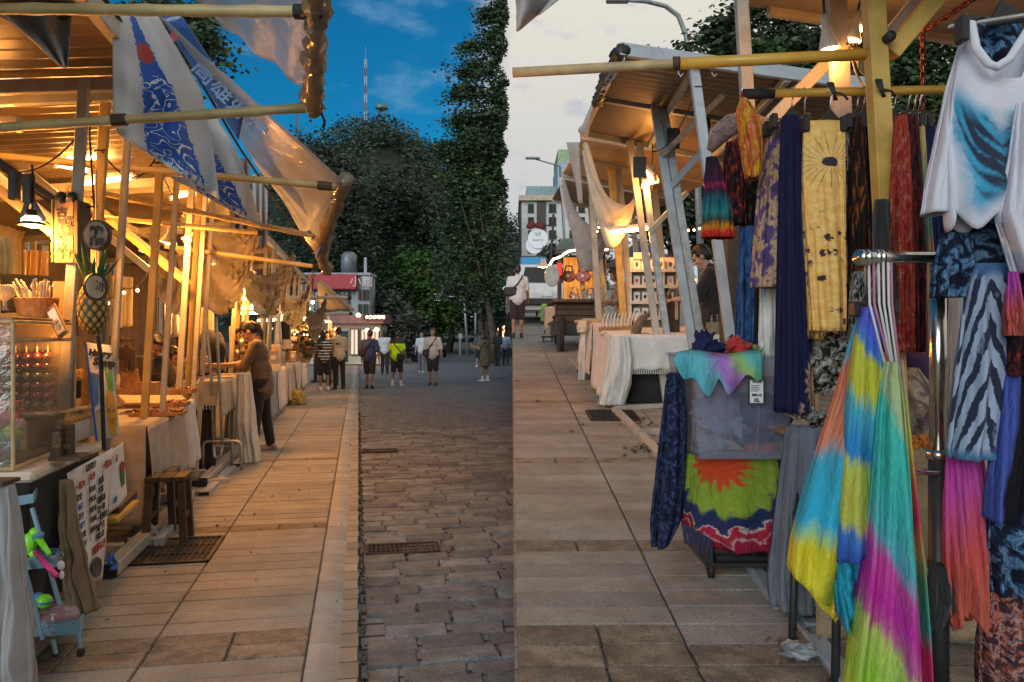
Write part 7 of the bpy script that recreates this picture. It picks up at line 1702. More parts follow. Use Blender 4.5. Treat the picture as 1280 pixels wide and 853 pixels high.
def sunmat():
 t=NT('dye_yellow_sun');uv=t.coord('UV');sp=t.n('ShaderNodeSeparateXYZ');t.l(uv,sp.inputs[0]);u,v=sp.outputs[0],sp.outputs[1]
 mp=t.n('ShaderNodeMapping');t.l(uv,mp.inputs[0]);mp.inputs['Scale'].default_value=(1,4.6,1);nz=t.noise(mp.outputs[0],6,5,.6)
 du=t.math('SUBTRACT',u,.55);dv=t.math('MULTIPLY',t.math('SUBTRACT',v,.20),4.6)
 rr=t.math('SQRT',t.math('ADD',t.math('MULTIPLY',du,du),t.math('MULTIPLY',dv,dv)));an=t.math('ARCTAN2',dv,du)
 ray=t.math('ABSOLUTE',t.math('SINE',t.math('ADD',t.math('MULTIPLY',an,11.5),t.math('MULTIPLY',nz,1.2))))
 m1=t.math('MULTIPLY',t.range(ray,.30,.10),t.range(t.math('ADD',rr,t.math('MULTIPLY',nz,.5)),1.0,.55))
 m1=t.math('MAXIMUM',t.math('MULTIPLY',m1,.8),t.math('LESS_THAN',t.math('ADD',rr,t.math('MULTIPLY',nz,.12)),.17))
 vo=t.n('ShaderNodeTexVoronoi');t.l(mp.outputs[0],vo.inputs[0]);vo.inputs['Scale'].default_value=3.2
 fl=t.math('MULTIPLY',t.math('MULTIPLY',t.range(t.math('ADD',vo.outputs[0],t.math('MULTIPLY',t.math('SUBTRACT',t.noise(mp.outputs[0],16,3),.5),.5)),.30,.22),t.range(v,.40,.5)),t.range(nz,.42,.48))
 col=t.mix(t.range(nz,.35,.65),(.70,.40,.10,1),(.82,.54,.19,1));col=t.mix(t.math('MAXIMUM',m1,fl),col,(.03,.022,.04,1))
 o=t.coord();return t.done(t.bsdf(col,.85,0,t.math('ADD',t.noise(o,420,2),t.math('MULTIPLY',t.noise(o,20,4),3.0)),.35,.006))
d_yellow=sunmat()
d_yellow2=dye('dye_yellow_ink',[(0,K(.04,.05,.07)),(.36,K(.05,.06,.08)),(.42,K(.4,.3,.12)),(.5,YEL),(1,K(.60,.38,.10))],'blotch',scale=8,aspect=2.2)
d_darkorange=dye('dye_dark_orange',[(0,K(.012,.01,.012)),(.55,K(.02,.014,.012)),(.64,K(.35,.10,.02)),(.70,K(.02,.012,.012)),(1,K(.012,.012,.02))],'blotch',scale=6)
d_red=dye('dye_red_lace',[(0,K(.12,.01,.015)),(.36,K(.32,.025,.02)),(.48,K(.42,.08,.04)),(.56,K(.2,.012,.015)),(.66,K(.5,.16,.1)),(1,K(.25,.015,.02))],'blotch',scale=7,aspect=3)
d_marooned=dye('dye_maroon',[(0,K(.02,.012,.014)),(.5,K(.03,.014,.016)),(.62,K(.18,.02,.03)),(1,K(.04,.012,.014))],'blotch',scale=8,aspect=2)
d_pastel=dye('dye_pastel_stripe',[(0,K(.5,.22,.32)),(.25,K(.5,.42,.14)),(.45,K(.1,.28,.24)),(.62,K(.12,.26,.24)),(.74,K(.62,.3,.12)),(.9,K(.5,.3,.2)),(1,K(.45,.25,.25))],'v',(.3,1),4,.1)
d_navyplain=dye('dye_navy',[(0,K(.012,.016,.06)),(.5,K(.016,.022,.08)),(1,K(.02,.03,.11))],'blotch',scale=4)
d_camo=dye('dye_mono_camo',[(0,K(.01,.01,.012)),(.42,K(.02,.02,.022)),(.5,K(.40,.40,.36)),(.58,K(.06,.07,.06)),(.7,K(.55,.55,.5)),(1,K(.03,.04,.03))],'blotch',scale=12)
d_tanmarble=dye('dye_tan_marble',[(0,K(.10,.06,.09)),(.4,K(.25,.16,.17)),(.5,K(.55,.42,.26)),(.6,K(.35,.25,.22)),(.72,K(.6,.5,.34)),(1,K(.12,.08,.08))],'blotch',scale=5)
d_purple=dye('dye_purple',[(0,K(.02,.012,.03)),(.4,K(.06,.03,.09)),(.55,K(.18,.09,.22)),(.64,K(.55,.42,.25)),(.7,K(.1,.05,.14)),(1,K(.03,.02,.05))],'blotch',scale=5)
CY,BL,GRN,MAG,ORG_,LIM=K(.08,.42,.56),K(.06,.20,.58),K(.14,.5,.38),K(.62,.09,.38),K(.64,.22,.13),K(.46,.58,.14)
d_rbw_a=dye('dye_rainbow_left',[(0,K(.04,.34,.55)),(.16,K(.10,.36,.5)),(.24,ORG_),(.5,K(.66,.24,.14)),(.58,K(.05,.40,.58)),(.8,K(.03,.40,.62)),(.86,K(.3,.55,.3)),(.91,K(.68,.60,.03)),(1,K(.66,.58,.04))],'v',(.16,1),5,.14,streak=.10)
d_rbw_b=dye('dye_rainbow_mid',[(0,K(.10,.12,.62)),(.08,K(.05,.2,.6)),(.13,K(.5,.52,.06)),(.3,K(.52,.52,.05)),(.38,CY),(.58,K(.02,.22,.55)),(.64,K(.45,.52,.10)),(.86,K(.5,.52,.08)),(.92,BL),(1,K(.04,.12,.5))],'v',(-.22,1.1),4.5,.26,streak=.08)
d_rbw_c=dye('dye_rainbow_right',[(0,K(.4,.5,.25)),(.08,K(.05,.48,.40)),(.35,K(.06,.46,.44)),(.46,K(.10,.42,.5)),(.52,MAG),(.64,K(.55,.03,.38)),(.72,K(.5,.12,.3)),(.76,LIM),(.9,K(.30,.55,.06)),(1,K(.45,.60,.05))],'v',(-.3,1.12),4,.18,streak=.08)
d_rbw_d=dye('dye_rainbow_edge',[(0,K(.62,.25,.4)),(.12,K(.45,.5,.2)),(.25,K(.62,.52,.08)),(.36,K(.6,.14,.08)),(.46,K(.6,.03,.14)),(.54,K(.45,.3,.1)),(.62,K(.1,.36,.22)),(.76,K(.05,.3,.28)),(.82,K(.5,.03,.16)),(1,K(.55,.02,.16))],'v',(.05,1),4,.12,streak=.05)
d_turq=dye('dye_turquoise',[(0,K(.02,.22,.4)),(.5,K(.02,.32,.5)),(1,K(.06,.45,.6))],'blotch',scale=5)
d_grey=dye('dye_grey_wash',[(0,K(.14,.16,.20)),(.45,K(.20,.22,.27)),(.6,K(.30,.32,.36)),(1,K(.38,.4,.42))],'diag',(.3,.3),3,.5,streak=.8)
def tee_mat():
 t=NT('dye_white_blue_leaf');uv=t.coord('UV');sp=t.n('ShaderNodeSeparateXYZ');t.l(uv,sp.inputs[0]);u,v=sp.outputs[0],sp.outputs[1]
 nz=t.noise(uv,6,6,.65,.5);fine=t.noise(uv,26,5,.7)
 side=t.math('ABSOLUTE',t.math('SUBTRACT',u,.52));leg=t.math('SUBTRACT',.40,t.math('MULTIPLY',v,.50))
 dd=t.math('ABSOLUTE',t.math('SUBTRACT',side,t.math('MAXIMUM',leg,0.02)))
 blue=t.range(t.math('ADD',dd,t.math('MULTIPLY',t.math('SUBTRACT',nz,.5),.24)),.26,.11)
 blue=t.math('MULTIPLY',blue,t.math('MULTIPLY',t.range(v,.20,.36),t.range(v,.99,.86)))
 q=t.math('SINE',t.math('ADD',t.math('MULTIPLY',v,62.0),t.math('MULTIPLY',side,70.0)))
 ink=t.range(t.math('ADD',t.math('ADD',dd,t.math('MULTIPLY',q,.05)),t.math('MULTIPLY',t.math('SUBTRACT',fine,.5),.16)),.13,.03)
 ink=t.math('MULTIPLY',ink,t.math('MULTIPLY',t.range(v,.28,.42),t.range(v,.98,.80)))
 col=t.mix(blue,(.62,.62,.70,1),(.03,.30,.50,1));col=t.mix(ink,col,(.012,.022,.05,1))
 o=t.coord();h=t.math('ADD',t.noise(o,420,2),t.math('MULTIPLY',t.noise(o,14,4),4.0))
 return t.done(t.bsdf(col,.85,0,h,.4,.008,Sheen_Weight=.2))
d_tee=tee_mat();d_white=cloth('white_jersey',(.62,.62,.70,1),.05)
def zebra_mat():
 t=NT('dye_blue_zebra');uv=t.coord('UV');sp=t.n('ShaderNodeSeparateXYZ');t.l(uv,sp.inputs[0]);u,v=sp.outputs[0],sp.outputs[1]
 nz=t.noise(uv,4,4,.6);fn_=t.noise(uv,18,4,.7);side=t.math('ABSOLUTE',t.math('SUBTRACT',u,.42))
 ph=t.math('ADD',t.math('ADD',t.math('MULTIPLY',side,34.0),t.math('MULTIPLY',v,-30.0)),t.math('ADD',t.math('MULTIPLY',nz,9.0),t.math('MULTIPLY',t.math('MULTIPLY',side,v),20.0)))
 w=t.math('ADD',t.math('SINE',ph),t.math('MULTIPLY',t.math('SUBTRACT',fn_,.5),1.3))
 f=t.range(w,-.05,.3);f=t.math('MULTIPLY',f,t.range(nz,.30,.42))
 col=t.mix(f,(.30,.36,.50,1),(.008,.016,.045,1));col=t.mix(t.range(v,.93,.99),col,(.05,.16,.30,1));col=t.mix(t.range(v,.1,.02),col,(.04,.12,.28,1))
 o=t.coord();h=t.math('ADD',t.noise(o,420,2),t.math('MULTIPLY',t.noise(o,18,4),3.0))
 return t.done(t.bsdf(col,.85,0,h,.35,.006,Sheen_Weight=.15))
d_zebra=zebra_mat()
d_bluesmoke=dye('dye_blue_smoke',[(0,K(.008,.01,.02)),(.44,K(.012,.018,.04)),(.54,K(.05,.13,.26)),(.64,K(.16,.28,.42)),(.72,K(.03,.08,.2)),(1,K(.3,.38,.46))],'blotch',scale=5)
d_pink=dye('dye_pink_coral',[(0,K(.5,.06,.36)),(.3,K(.55,.08,.38)),(.5,K(.6,.1,.22)),(.7,K(.6,.10,.09)),(1,K(.55,.13,.09))],'v',(.25,1),4,.2,streak=.05)
d_bluestripe=dye('dye_blue_black',[(0,K(.07,.10,.40)),(.30,K(.08,.12,.44)),(.40,K(.01,.01,.015)),(.62,K(.012,.012,.018)),(.7,K(.10,.13,.42)),(1,K(.3,.34,.5))],'diag',(.9,.15),4,.12)
d_rust=dye('dye_rust_ink',[(0,K(.02,.018,.03)),(.4,K(.05,.03,.04)),(.5,K(.35,.09,.06)),(.6,K(.45,.28,.24)),(.7,K(.06,.05,.09)),(1,K(.4,.12,.07))],'blotch',scale=8,aspect=2)
d_festive=dye('dye_red_green_burst',[(0,K(.5,.05,.015)),(.2,K(.48,.06,.02)),(.27,K(.2,.30,.03)),(.47,K(.24,.34,.04)),(.53,K(.02,.035,.10)),(.64,K(.02,.03,.10)),(.66,K(.55,.45,.4)),(.68,K(.36,.02,.05)),(.74,K(.34,.02,.05)),(.76,K(.5,.36,.34)),(.78,K(.33,.015,.05)),(.92,K(.30,.015,.05)),(.95,K(.5,.4,.36)),(1.0,K(.20,.30,.04))],'radial',(0,1.3),11,.24,(.36,.06),.7,.035)
d_pastelmix=dye('dye_pastel_mix',[(0,K(.10,.45,.55)),(.25,K(.14,.46,.56)),(.42,K(.36,.15,.52)),(.52,K(.42,.22,.55)),(.60,K(.30,.5,.12)),(.7,K(.2,.48,.3)),(.82,K(.08,.42,.48)),(1,K(.28,.5,.14))],'diag',(.95,-.22),4,.22)
m_wire=mat('hanger_wire',(.5,.48,.46,1),.3,.8,bump=0);m_clip=mat('hanger_clip',(.012,.012,.013,1),.45,bump=.1)
def hanger(label,px,py,x0,x1,yb,d,dark=True):
 """wire hanger with clips: hook over the rail, bar, two clips"""
 t=thing('clothes_hanger',label,'hanger',P(px,yb,d),'clothes hangers on the rails')
 obj('hook',MB().tube([P(px-4,py+4,d),P(px-3,py-2,d),P(px,py-5,d),P(px+4,py-2,d),P(px+3,py+4,d),P(px,py+12,d),P(px,yb-8,d)],.0035,6),m_wire,t,True)
 obj('bar',MB().bar(P(x0,yb+1,d),P(x1,yb-1,d),.012,.008),m_wire,t)
 obj('neck',MB().prism([P(px,yb-16,d-.004),P(px+(x1-x0)*.3,yb,d-.004),P(px-(x1-x0)*.3,yb,d-.004)],(0,.008,0)),m_clip,t)
 for x in(x0+1,x1-1):obj('clip',bxp(MB(),x-4,x+4,yb-7,yb+12,d-.03,.05,.005),m_clip,t)
 return t
GC='clothes on the yellow rail'
def cloth_item(label,cat,*a,group=GC,name=None,**k):return tag(garment(name or cat.replace(' ','_'),*a,**k),label,cat,group)
cloth_item('small dark dress with rainbow hem and thin straps, leftmost on the rail','dress',[(197,883,896),(215,882,903),(226,880,906),(232,882,907),(262,879,914),(298,877,918)],3.95,.06,d_multi,folds=9,fa=.010,seed=1)
cloth_item('small black dress flecked with red beside the rainbow hem dress','dress',[(178,908,922),(200,905,929),(225,905,930),(281,906,932)],3.98,.05,d_redblack,folds=8,fa=.010,seed=2)
cloth_item('black dress with faint green marks half hidden behind the orange top','dress',[(170,925,950),(200,926,956),(284,928,952)],4.05,.05,d_blackgreen,folds=7,seed=3)
cloth_item('twisted yellow orange top hung by a red string','top',[(124,926,933),(140,920,945),(155,922,950),(180,925,952),(200,928,952),(212,930,951),(224,933,947)],3.55,.05,d_sun,folds=5,fa=.016,seed=4)
obj('string',MB().tube([P(928,116,3.6),P(927,120,3.58),P(930,126,3.56)],.006,6),m_ink_red,bpy.data.objects['top'],True)
t=thing('clothes_hanger','padded lace hanger spreading above the small dark dresses','hanger',P(905,190,4.0),'clothes hangers on the rails')
obj('padded_arm',roll and MB().tube([P(888,188,4.0),P(897,170,4.0),P(914,156,4.0),P(932,152,4.0),P(950,158,4.0),P(966,172,4.0)],[.02,.05,.055,.055,.05,.02],12),cloth('lace_cloth',(.32,.22,.20,1),.4,(.12,.07,.06,1),60),t,True);obj('hook',MB().tube([P(932,152,4.0),P(932,120,3.8),P(928,112,3.7)],.004,6),m_wire,t)
cloth_item('blue marbled trousers hanging below the black dress','trousers',[(283,925,943),(330,923,944),(380,921,943),(428,919,942)],4.0,.05,d_blue,folds=5,seed=5)
cloth_item('black trousers hanging close behind the blue marbled ones','trousers',[(250,938,958),(340,938,960),(440,936,962)],4.15,.05,m_black_cloth,folds=5,seed=6)
cloth_item('long tan and violet dress with square shoulders','dress',[(160,962,976),(180,958,980),(220,950,981),(270,945,982),(320,941,983),(360,938,984)],3.72,.06,d_tanpurple,folds=7,fa=.010,seed=7)
cloth_item('pale grey cloth showing under the tan and violet dress','skirt',[(352,950,974),(420,949,973),(470,950,976)],3.9,.05,m_linen_w,folds=5,seed=8)
cloth_item('long navy dress with tan sunburst at the hem','dress',[(146,978,1000),(170,976,1003),(230,974,1004),(330,972,1008),(430,970,1013),(515,968,1016)],3.62,.07,d_navyburst,folds=8,fa=.012,seed=9)
cloth_item('yellow skirt with a dark rayed sun printed near the waist','skirt',[(152,1008,1054),(162,1005,1056),(220,1004,1056),(300,1008,1056),(360,1012,1057),(414,1014,1056)],3.5,.05,d_yellow,folds=5,fa=.010,seed=10)
cloth_item('yellow sleeve mottled with ink along the left of the sun skirt','trousers',[(158,1004,1016),(220,1003,1020),(300,1004,1022),(380,1008,1026),(424,1010,1028)],3.56,.05,d_yellow2,folds=4,seed=11)
cloth_item('grey green dress edge right of the sun skirt','dress',[(160,1046,1062),(250,1050,1066),(340,1050,1064),(420,1050,1062)],3.66,.05,d_camo,folds=4,seed=12)
cloth_item('black dress with an orange burst at mid height','dress',[(148,1066,1080),(200,1062,1082),(300,1060,1084),(400,1060,1086)],3.6,.06,d_darkorange,folds=6,seed=13)
cloth_item('navy blue dress beside the black and orange dress','dress',[(146,1078,1090),(200,1078,1094),(320,1080,1100),(400,1080,1102)],3.64,.05,d_navyplain,folds=5,seed=14)
cloth_item('plain black dress right behind the yellow post','dress',[(250,1094,1110),(270,1092,1112),(330,1094,1116),(430,1096,1120)],3.2,.05,m_black_cloth,folds=5,seed=15)
cloth_item('red lace patterned dress right of the yellow post','dress',[(146,1120,1132),(180,1117,1136),(280,1112,1138),(440,1108,1142)],3.2,.06,d_red,folds=7,fa=.012,seed=16)
cloth_item('maroon black dress beside the red lace dress','dress',[(146,1134,1146),(200,1134,1150),(320,1134,1154),(440,1134,1152)],3.24,.05,d_marooned,folds=6,seed=17)
cloth_item('narrow pastel rainbow dress next to the maroon one','dress',[(146,1146,1154),(230,1146,1158),(340,1148,1164),(450,1146,1160)],3.6,.05,d_pastel,folds=4,seed=18)
cloth_item('navy dress at the right end of the yellow rail','dress',[(146,1156,1166),(300,1156,1178),(450,1156,1182)],3.68,.05,d_navyplain,folds=4,seed=19)
for px,x0,x1,yb,d,lab in((990,968,1012,148,3.62,'clip hanger of the long navy dress'),(1038,1008,1056,152,3.5,'clip hanger with dark triangle above the sun skirt'),(1072,1062,1082,148,3.6,'clip hanger of the black and orange dress'),(1080,1076,1094,146,3.64,'clip hanger of the navy blue dress'),(1119,1114,1132,146,3.62,'clip hanger of the red lace dress'),(1136,1132,1148,146,3.66,'clip hanger of the maroon dress'),(1144,1142,1156,146,3.6,'clip hanger of the pastel dress'),(1150,1150,1166,147,3.68,'clip hanger at the right end of the rail'),(1006,960,984,158,3.72,'clip hanger of the tan and violet dress')):hanger(lab,px,114,x0,x1,yb,d)
t=thing('display_table','low table fronted with crumpled kraft paper behind the rainbow dresses','table',GR(1180,800));obj('tabletop',MB().box(P(1140,566,3.55),.78,.6,.03,None,.004),m_wood_l,t)
sheet('paper_front',(P(1020,560,3.26),P(1262,562,3.22),P(1262,800,3.22),P(1020,800,3.26)),mat('kraft_paper',(.34,.24,.14,1),.8,var=.2,scale=4,bump=1.0,bscale=11,bdist=.03),t,30,24,wave=.018,nw=3,seed=2)
mb=MB();rs=random.Random(3)
for k in range(120):mb.ell(P(rs.uniform(1060,1178),rs.uniform(546,560),3.24),.012,None,5,4)
tag(obj('ruffle_trim',mb,mat('orange_ruffle',(.62,.20,.02,1),.8,var=.4,scale=40),None,True),'orange ruffled trim along the edge of the kraft paper table','trim')
def bag_shape(label,name,cat,rows,d,dep,m,seed):return tag(garment(name,rows,d,dep,m,None,5,.02,seed),label,cat,'goods on the kraft paper table')
bag_shape('marbled tan bucket hat shaped bag on the kraft paper table','marbled_bag','bag',[(460,1112,1146),(478,1108,1158),(500,1112,1168),(525,1116,1172),(545,1118,1172)],3.4,.12,d_tanmarble,1)
tag(obj('rolled_shawl',MB().tube([P(1112,442,3.6),P(1130,452,3.55),P(1150,460,3.5),P(1172,478,3.5)],[.03,.055,.06,.05],14),d_purple,None,True),'rolled violet shawl lying above the marbled bag','shawl')
def puff(label,cat,px,py,d,rx,ry,m,seed,n=5,group='scrunchies and cloth bundles'):
 mb=MB();rs=random.Random(seed)
 for k in range(n):mb.ell(P(px+rs.uniform(-rx,rx)*.6,py+rs.uniform(-ry,ry)*.6,d+rs.uniform(-.03,.03)),(rx*d/1000*.55,.04,ry*d/1000*.55),Matrix.Rotation(rs.random()*3,3,'Y'),16,12,.7,seed+k)
 for i in range(len(mb.v)):mb.uv[i]=(mb.v[i].x*2.2,mb.v[i].z*2.2)
 return tag(obj(cat.replace(' ','_'),mb,m,None,True),label,cat,group)
puff('bunch of black and white scrunchies hanging on a wooden upright','scrunchie bunch',1036,455,3.62,26,34,d_camo,1,9);puff('dark violet scrunchie heap at the grey cloth edge','scrunchie heap',1004,517,3.6,14,14,d_purple,4,4);puff('green and white scrunchie beside the dark violet heap','scrunchie heap',1024,524,3.58,14,12,d_camo,7,4)
t=thing('wooden_stand','plain wooden upright standing among the scrunchies','stand',P(1018,530,3.66));obj('upright',MB().bar(P(1020,420,3.66),P(1017,540,3.66),.035,.02,YV),m_wood_l,t);obj('foot',MB().box(P(1017,541,3.66),.12,.12,.02),m_wood_l,t)
t=thing('display_table','small table under the grey washed cloth','table',GR(1000,800));obj('tabletop',MB().box(P(1004,538,3.74),.24,.3,.02),m_wood,t)
for a,b in(((998,545,3.62),(990,812,3.2)),((1049,560,3.3),(1044,860,2.9)),((1030,545,3.85),(1028,730,3.85))):obj('leg',MB().tube([P(*a),P(*b)],.016,10),m_dark,t,True)
cloth_item('grey washed cloth hanging down from the small table','table cloth',[(533,984,1036),(545,981,1040),(600,975,1036),(660,968,1034),(720,963,1030),(756,964,1030)],3.55,.12,d_grey,folds=9,fa=.022,seed=3,group='table cloths of the right stalls')
t=thing('garment_rack','chrome and black adjustable clothes rack in the right foreground','clothes rack',GR(1174,930));m_chrome=mat('chrome',(.55,.52,.46,1),.18,.95,var=.1,bump=.05)
obj('upright',MB().tube([P(1172,330,2.5),P(1173,570,2.5)],.026,20),m_chrome,t,True);obj('collar',MB().tube([P(1173,562,2.5),P(1173,574,2.5)],.036,20),m_chrome,t,True);obj('lower_upright',MB().tube([P(1173,572,2.5),P(1174,940,2.5)],.030,20),m_dark,t,True)
obj('crossbar',MB().tube([P(1074,322,2.32),P(1168,322,2.46)],.017,16),m_chrome,t,True)
for x in(1073,1080,1092,1098):obj('stop_ring',MB().tube([P(x,322,2.32+(x-1074)*.0015),P(x+3,322,2.323+(x-1074)*.0015)],.024,16),m_chrome,t,True)
obj('crank',MB().tube([P(1172,591,2.46),P(1146,590,2.44),P(1138,586,2.44),P(1135,575,2.44)],.009,10),m_chrome,t,True);obj('crank_knob',MB().ell(P(1135,573,2.44),.014,None,10,8),m_ink,t,True)
obj('base_foot',MB().tube([GR(1174,940)+Vector((-.02,0,.03)),GR(1174,940)+Vector((.7,.02,.03))],.025,12),m_dark,t,True);obj('base_foot',MB().tube([GR(1174,940)+Vector((0,-.25,.01)),GR(1174,940)+Vector((0,.25,.05))],.025,12),m_dark,t,True)
for y in(700,704,708):obj('tape_wrap',MB().tube([P(1174,y,2.5),P(1174,y+2.5,2.5)],.034,16),m_ink,t,True)
cloth_item('scrap of black lace tied to the black rack upright','lace scrap',[(706,1164,1186),(730,1160,1190),(760,1160,1188),(782,1158,1170)],2.44,.045,m_black_cloth,folds=6,fa=.01,seed=2,group='lace scraps')
GD='rainbow clothes on the chrome rack'
cloth_item('rainbow tie dye dress with orange and cyan panel, yellow tip','dress',[(388,1076,1084),(430,1062,1084),(500,1044,1080),(580,1020,1070),(650,1002,1066),(700,990,1062),(742,985,1044)],2.42,.05,d_rbw_a,folds=2,fa=.024,seed=1,group=GD,fine=.25,slant=-34)
cloth_item('tie dye dress of blue, cyan and lime yellow, in the middle of the rack','dress',[(384,1080,1092),(420,1070,1098),(480,1062,1104),(560,1052,1106),(640,1044,1104),(690,1042,1100)],2.36,.06,d_rbw_b,folds=3,fa=.020,seed=4,group=GD,fine=.25,slant=12)
cloth_item('turquoise handkerchief hem below the middle dress','dress hem',[(680,1044,1090),(700,1042,1088),(730,1044,1084),(758,1050,1078)],2.38,.06,d_turq,folds=4,fa=.026,seed=2,group=GD,slant=22,fine=.4)
cloth_item('magenta gathered hem under the turquoise one','dress hem',[(744,1036,1078),(760,1035,1074),(770,1040,1070)],2.46,.05,dye('dye_magenta',[(0,K(.45,.02,.2)),(1,K(.6,.04,.3))],'blotch'),folds=7,fa=.02,seed=3,group=GD)
cloth_item('long strappy dress of turquoise, magenta and lime','dress',[(452,1108,1118),(470,1104,1122),(520,1098,1128),(600,1092,1134),(700,1082,1140),(780,1070,1146),(860,1058,1150),(900,1054,1152)],2.3,.08,d_rbw_c,folds=4,fa=.024,seed=5,group=GD,fine=.3)
cloth_item('red and green edged dress hung closest to the chrome upright','dress',[(450,1118,1126),(500,1118,1132),(580,1122,1138),(680,1128,1146),(780,1134,1154),(900,1140,1162)],2.42,.06,d_rbw_d,folds=3,fa=.018,seed=6,group=GD,fine=.3)
cloth_item('dark and cream top gathered at the crossbar','top',[(340,1066,1084),(360,1064,1094),(400,1062,1104),(440,1070,1104)],2.5,.05,d_camo,folds=6,seed=7,group=GD)
cloth_item('cream and violet strip hung from the crossbar','scarf',[(338,1090,1098),(370,1088,1102),(420,1094,1106)],2.44,.03,d_tanpurple,folds=4,seed=8,group=GD)
t=thing('dress_straps','thin pastel straps of the strappy dress tied to the crossbar','straps',P(1110,450,2.32))
for i,(x0,x1,m_)in enumerate(((1086,1106,m_linen_w),(1092,1112,d_pastel),(1098,1114,m_linen_w),(1104,1116,m_linen_w),(1110,1121,m_linen_w),(1114,1124,d_pastel))):obj('strap',MB().tube([P(x0,328,2.34),P(x0+1,380,2.33),P(x1,456,2.31)],.0038,6),m_,t,True)
for i,px in enumerate((1082,1096,1112)):hanger('wire hanger %s on the chrome crossbar'%('at the left end','in the middle','nearest the upright')[i],px,320,px-10,px+10,384-2*i,2.4)
GT_='clothes at the right edge'
d0=2.3
def tee():
 mb=MB()
 rows=[(50,1212,1287),(80,1198,1290),(120,1190,1296),(170,1185,1300),(220,1182,1302),(255,1182,1304),(278,1186,1306)]
 def fn(u,v):
  y,xl,xr=lerp_rows(rows,v);q=2*math.pi*u;c,s_=math.cos(q),math.sin(q)
  neck=max(0,1-abs(u-.27)/.2)if u<.5 else max(0,1-abs(u-.73)/.24)*.4
  y2=y+(1-v)**2*(62*min(1,neck*1.5)-8)+(v**3)*12*math.sin(6*q+1)
  f=.012*math.sin(5*q+2*v)*(.3+v)+.010*math.sin(9*q+3*v)*v+.014*noise.noise(Vector((u*6,v*3,1)))
  cx,hw=(xl+xr)/2,(xr-xl)/2/1000*d0
  return P(cx,y2,d0)+Vector((hw*math.copysign(abs(c)**.8,c),-(.045+.03*v)*s_+f,0))
 mb.grid(fn,60,40,closed=True)
 for i,(u,v)in list(mb.uv.items()):mb.uv[i]=(1-abs(((u*2)%2)-1),v)
 return mb
t=obj('white_tee',tee(),d_tee,None,True,solid=.004);tag(t,'white tee with a blue and black feathered leaf print, clipped to a hanger','tee shirt',GT_)
mb=MB();mb.tube([P(1207,52,d0-.02),P(1206,28,d0-.03),P(1214,30,d0-.08),P(1220,60,d0-.09),P(1235,80,d0-.1),P(1246,84,d0-.1),P(1262,74,d0-.1),P(1276,52,d0-.1),P(1290,30,d0-.09)],.012,10);obj('neckband',mb,d_white,t,True)
garment('sleeve',[(56,1200,1216),(110,1184,1212),(180,1170,1204),(240,1157,1196),(268,1153,1192)],2.34,.05,d_white,t,4,.010,3)
cloth_item('second white tee at the very right edge','tee shirt',[(130,1272,1300),(200,1262,1304),(270,1250,1304),(300,1258,1308),(342,1272,1310)],2.2,.06,d_white,folds=4,fa=.014,seed=2,group=GT_)
t=thing('clothes_hanger','black clip hanger holding the white tee at the top right','hanger',P(1210,45,2.3),'clothes hangers on the rails')
obj('bar',MB().bar(P(1185,34,2.28),P(1300,16,2.3),.010,.012),m_wire,t);obj('clip',bxp(MB(),1204,1214,16,50,2.2,.05,.006),m_clip,t);obj('clip_lever',bxp(MB(),1212,1224,18,26,2.24,.03,.004),m_clip,t)
obj('neck',MB().prism([P(1252,0,2.32),P(1292,26,2.32),P(1234,32,2.32)],(0,.01,0)),m_clip,t)
cloth_item('dark navy top seen through the neck of the white tee','top',[(24,1222,1272),(50,1216,1278),(95,1220,1276)],2.42,.05,d_bluesmoke,folds=5,seed=4,group=GT_)
cloth_item('smoky blue and black skirt below the white tee','skirt',[(272,1186,1272),(290,1182,1276),(320,1178,1276),(345,1176,1276),(358,1172,1230)],2.42,.06,d_bluesmoke,folds=7,fa=.014,seed=5,group=GT_)
cloth_item('smoky blue sleeve hanging at the left of the smoky skirt','sleeve top',[(292,1176,1212),(330,1170,1214),(372,1166,1200)],2.36,.05,d_bluesmoke,folds=4,fa=.012,seed=15,group=GT_)
cloth_item('slim skirt with navy zebra stripes on grey blue','skirt',[(330,1212,1268),(360,1208,1268),(420,1202,1268),(500,1192,1264),(560,1186,1252),(572,1186,1250)],2.34,.07,d_zebra,folds=5,fa=.010,seed=6,group=GT_)
cloth_item('pink to coral dress with pointed hem under the zebra skirt','dress',[(560,1184,1226),(620,1183,1232),(700,1184,1236),(760,1188,1240),(776,1190,1236)],2.42,.06,d_pink,folds=7,fa=.018,seed=7,group=GT_,hem=.03)
cloth_item('blue top with a broad black stripe at the right edge','top',[(430,1262,1284),(480,1254,1288),(560,1244,1290),(620,1238,1276),(650,1236,1276)],2.28,.06,d_bluestripe,folds=4,fa=.012,seed=8,group=GT_)
cloth_item('navy and tan smoky skirt below the black striped top','skirt',[(640,1238,1292),(690,1236,1296),(740,1240,1298)],2.34,.06,d_bluesmoke,folds=6,fa=.014,seed=9,group=GT_)
cloth_item('rust and ink streaked trousers at the lower right corner','trousers',[(716,1232,1296),(780,1226,1298),(880,1224,1298)],2.4,.07,d_rust,folds=8,fa=.014,seed=10,group=GT_)
cloth_item('dark maroon garment edge above the black striped top','dress',[(330,1274,1300),(400,1268,1302),(470,1264,1304)],2.24,.04,d_redblack,folds=4,seed=11,group=GT_)
cloth_item('pink and white strip at the right edge beside the zebra skirt','scarf',[(340,1262,1272),(390,1260,1272),(420,1262,1270)],2.2,.03,d_pink,folds=3,seed=12,group=GT_)
cloth_item('orange trousers glimpsed between chrome upright and zebra skirt','trousers',[(360,1178,1190),(420,1178,1192),(540,1180,1192)],2.95,.04,d_sun,folds=4,seed=13,group=GT_)
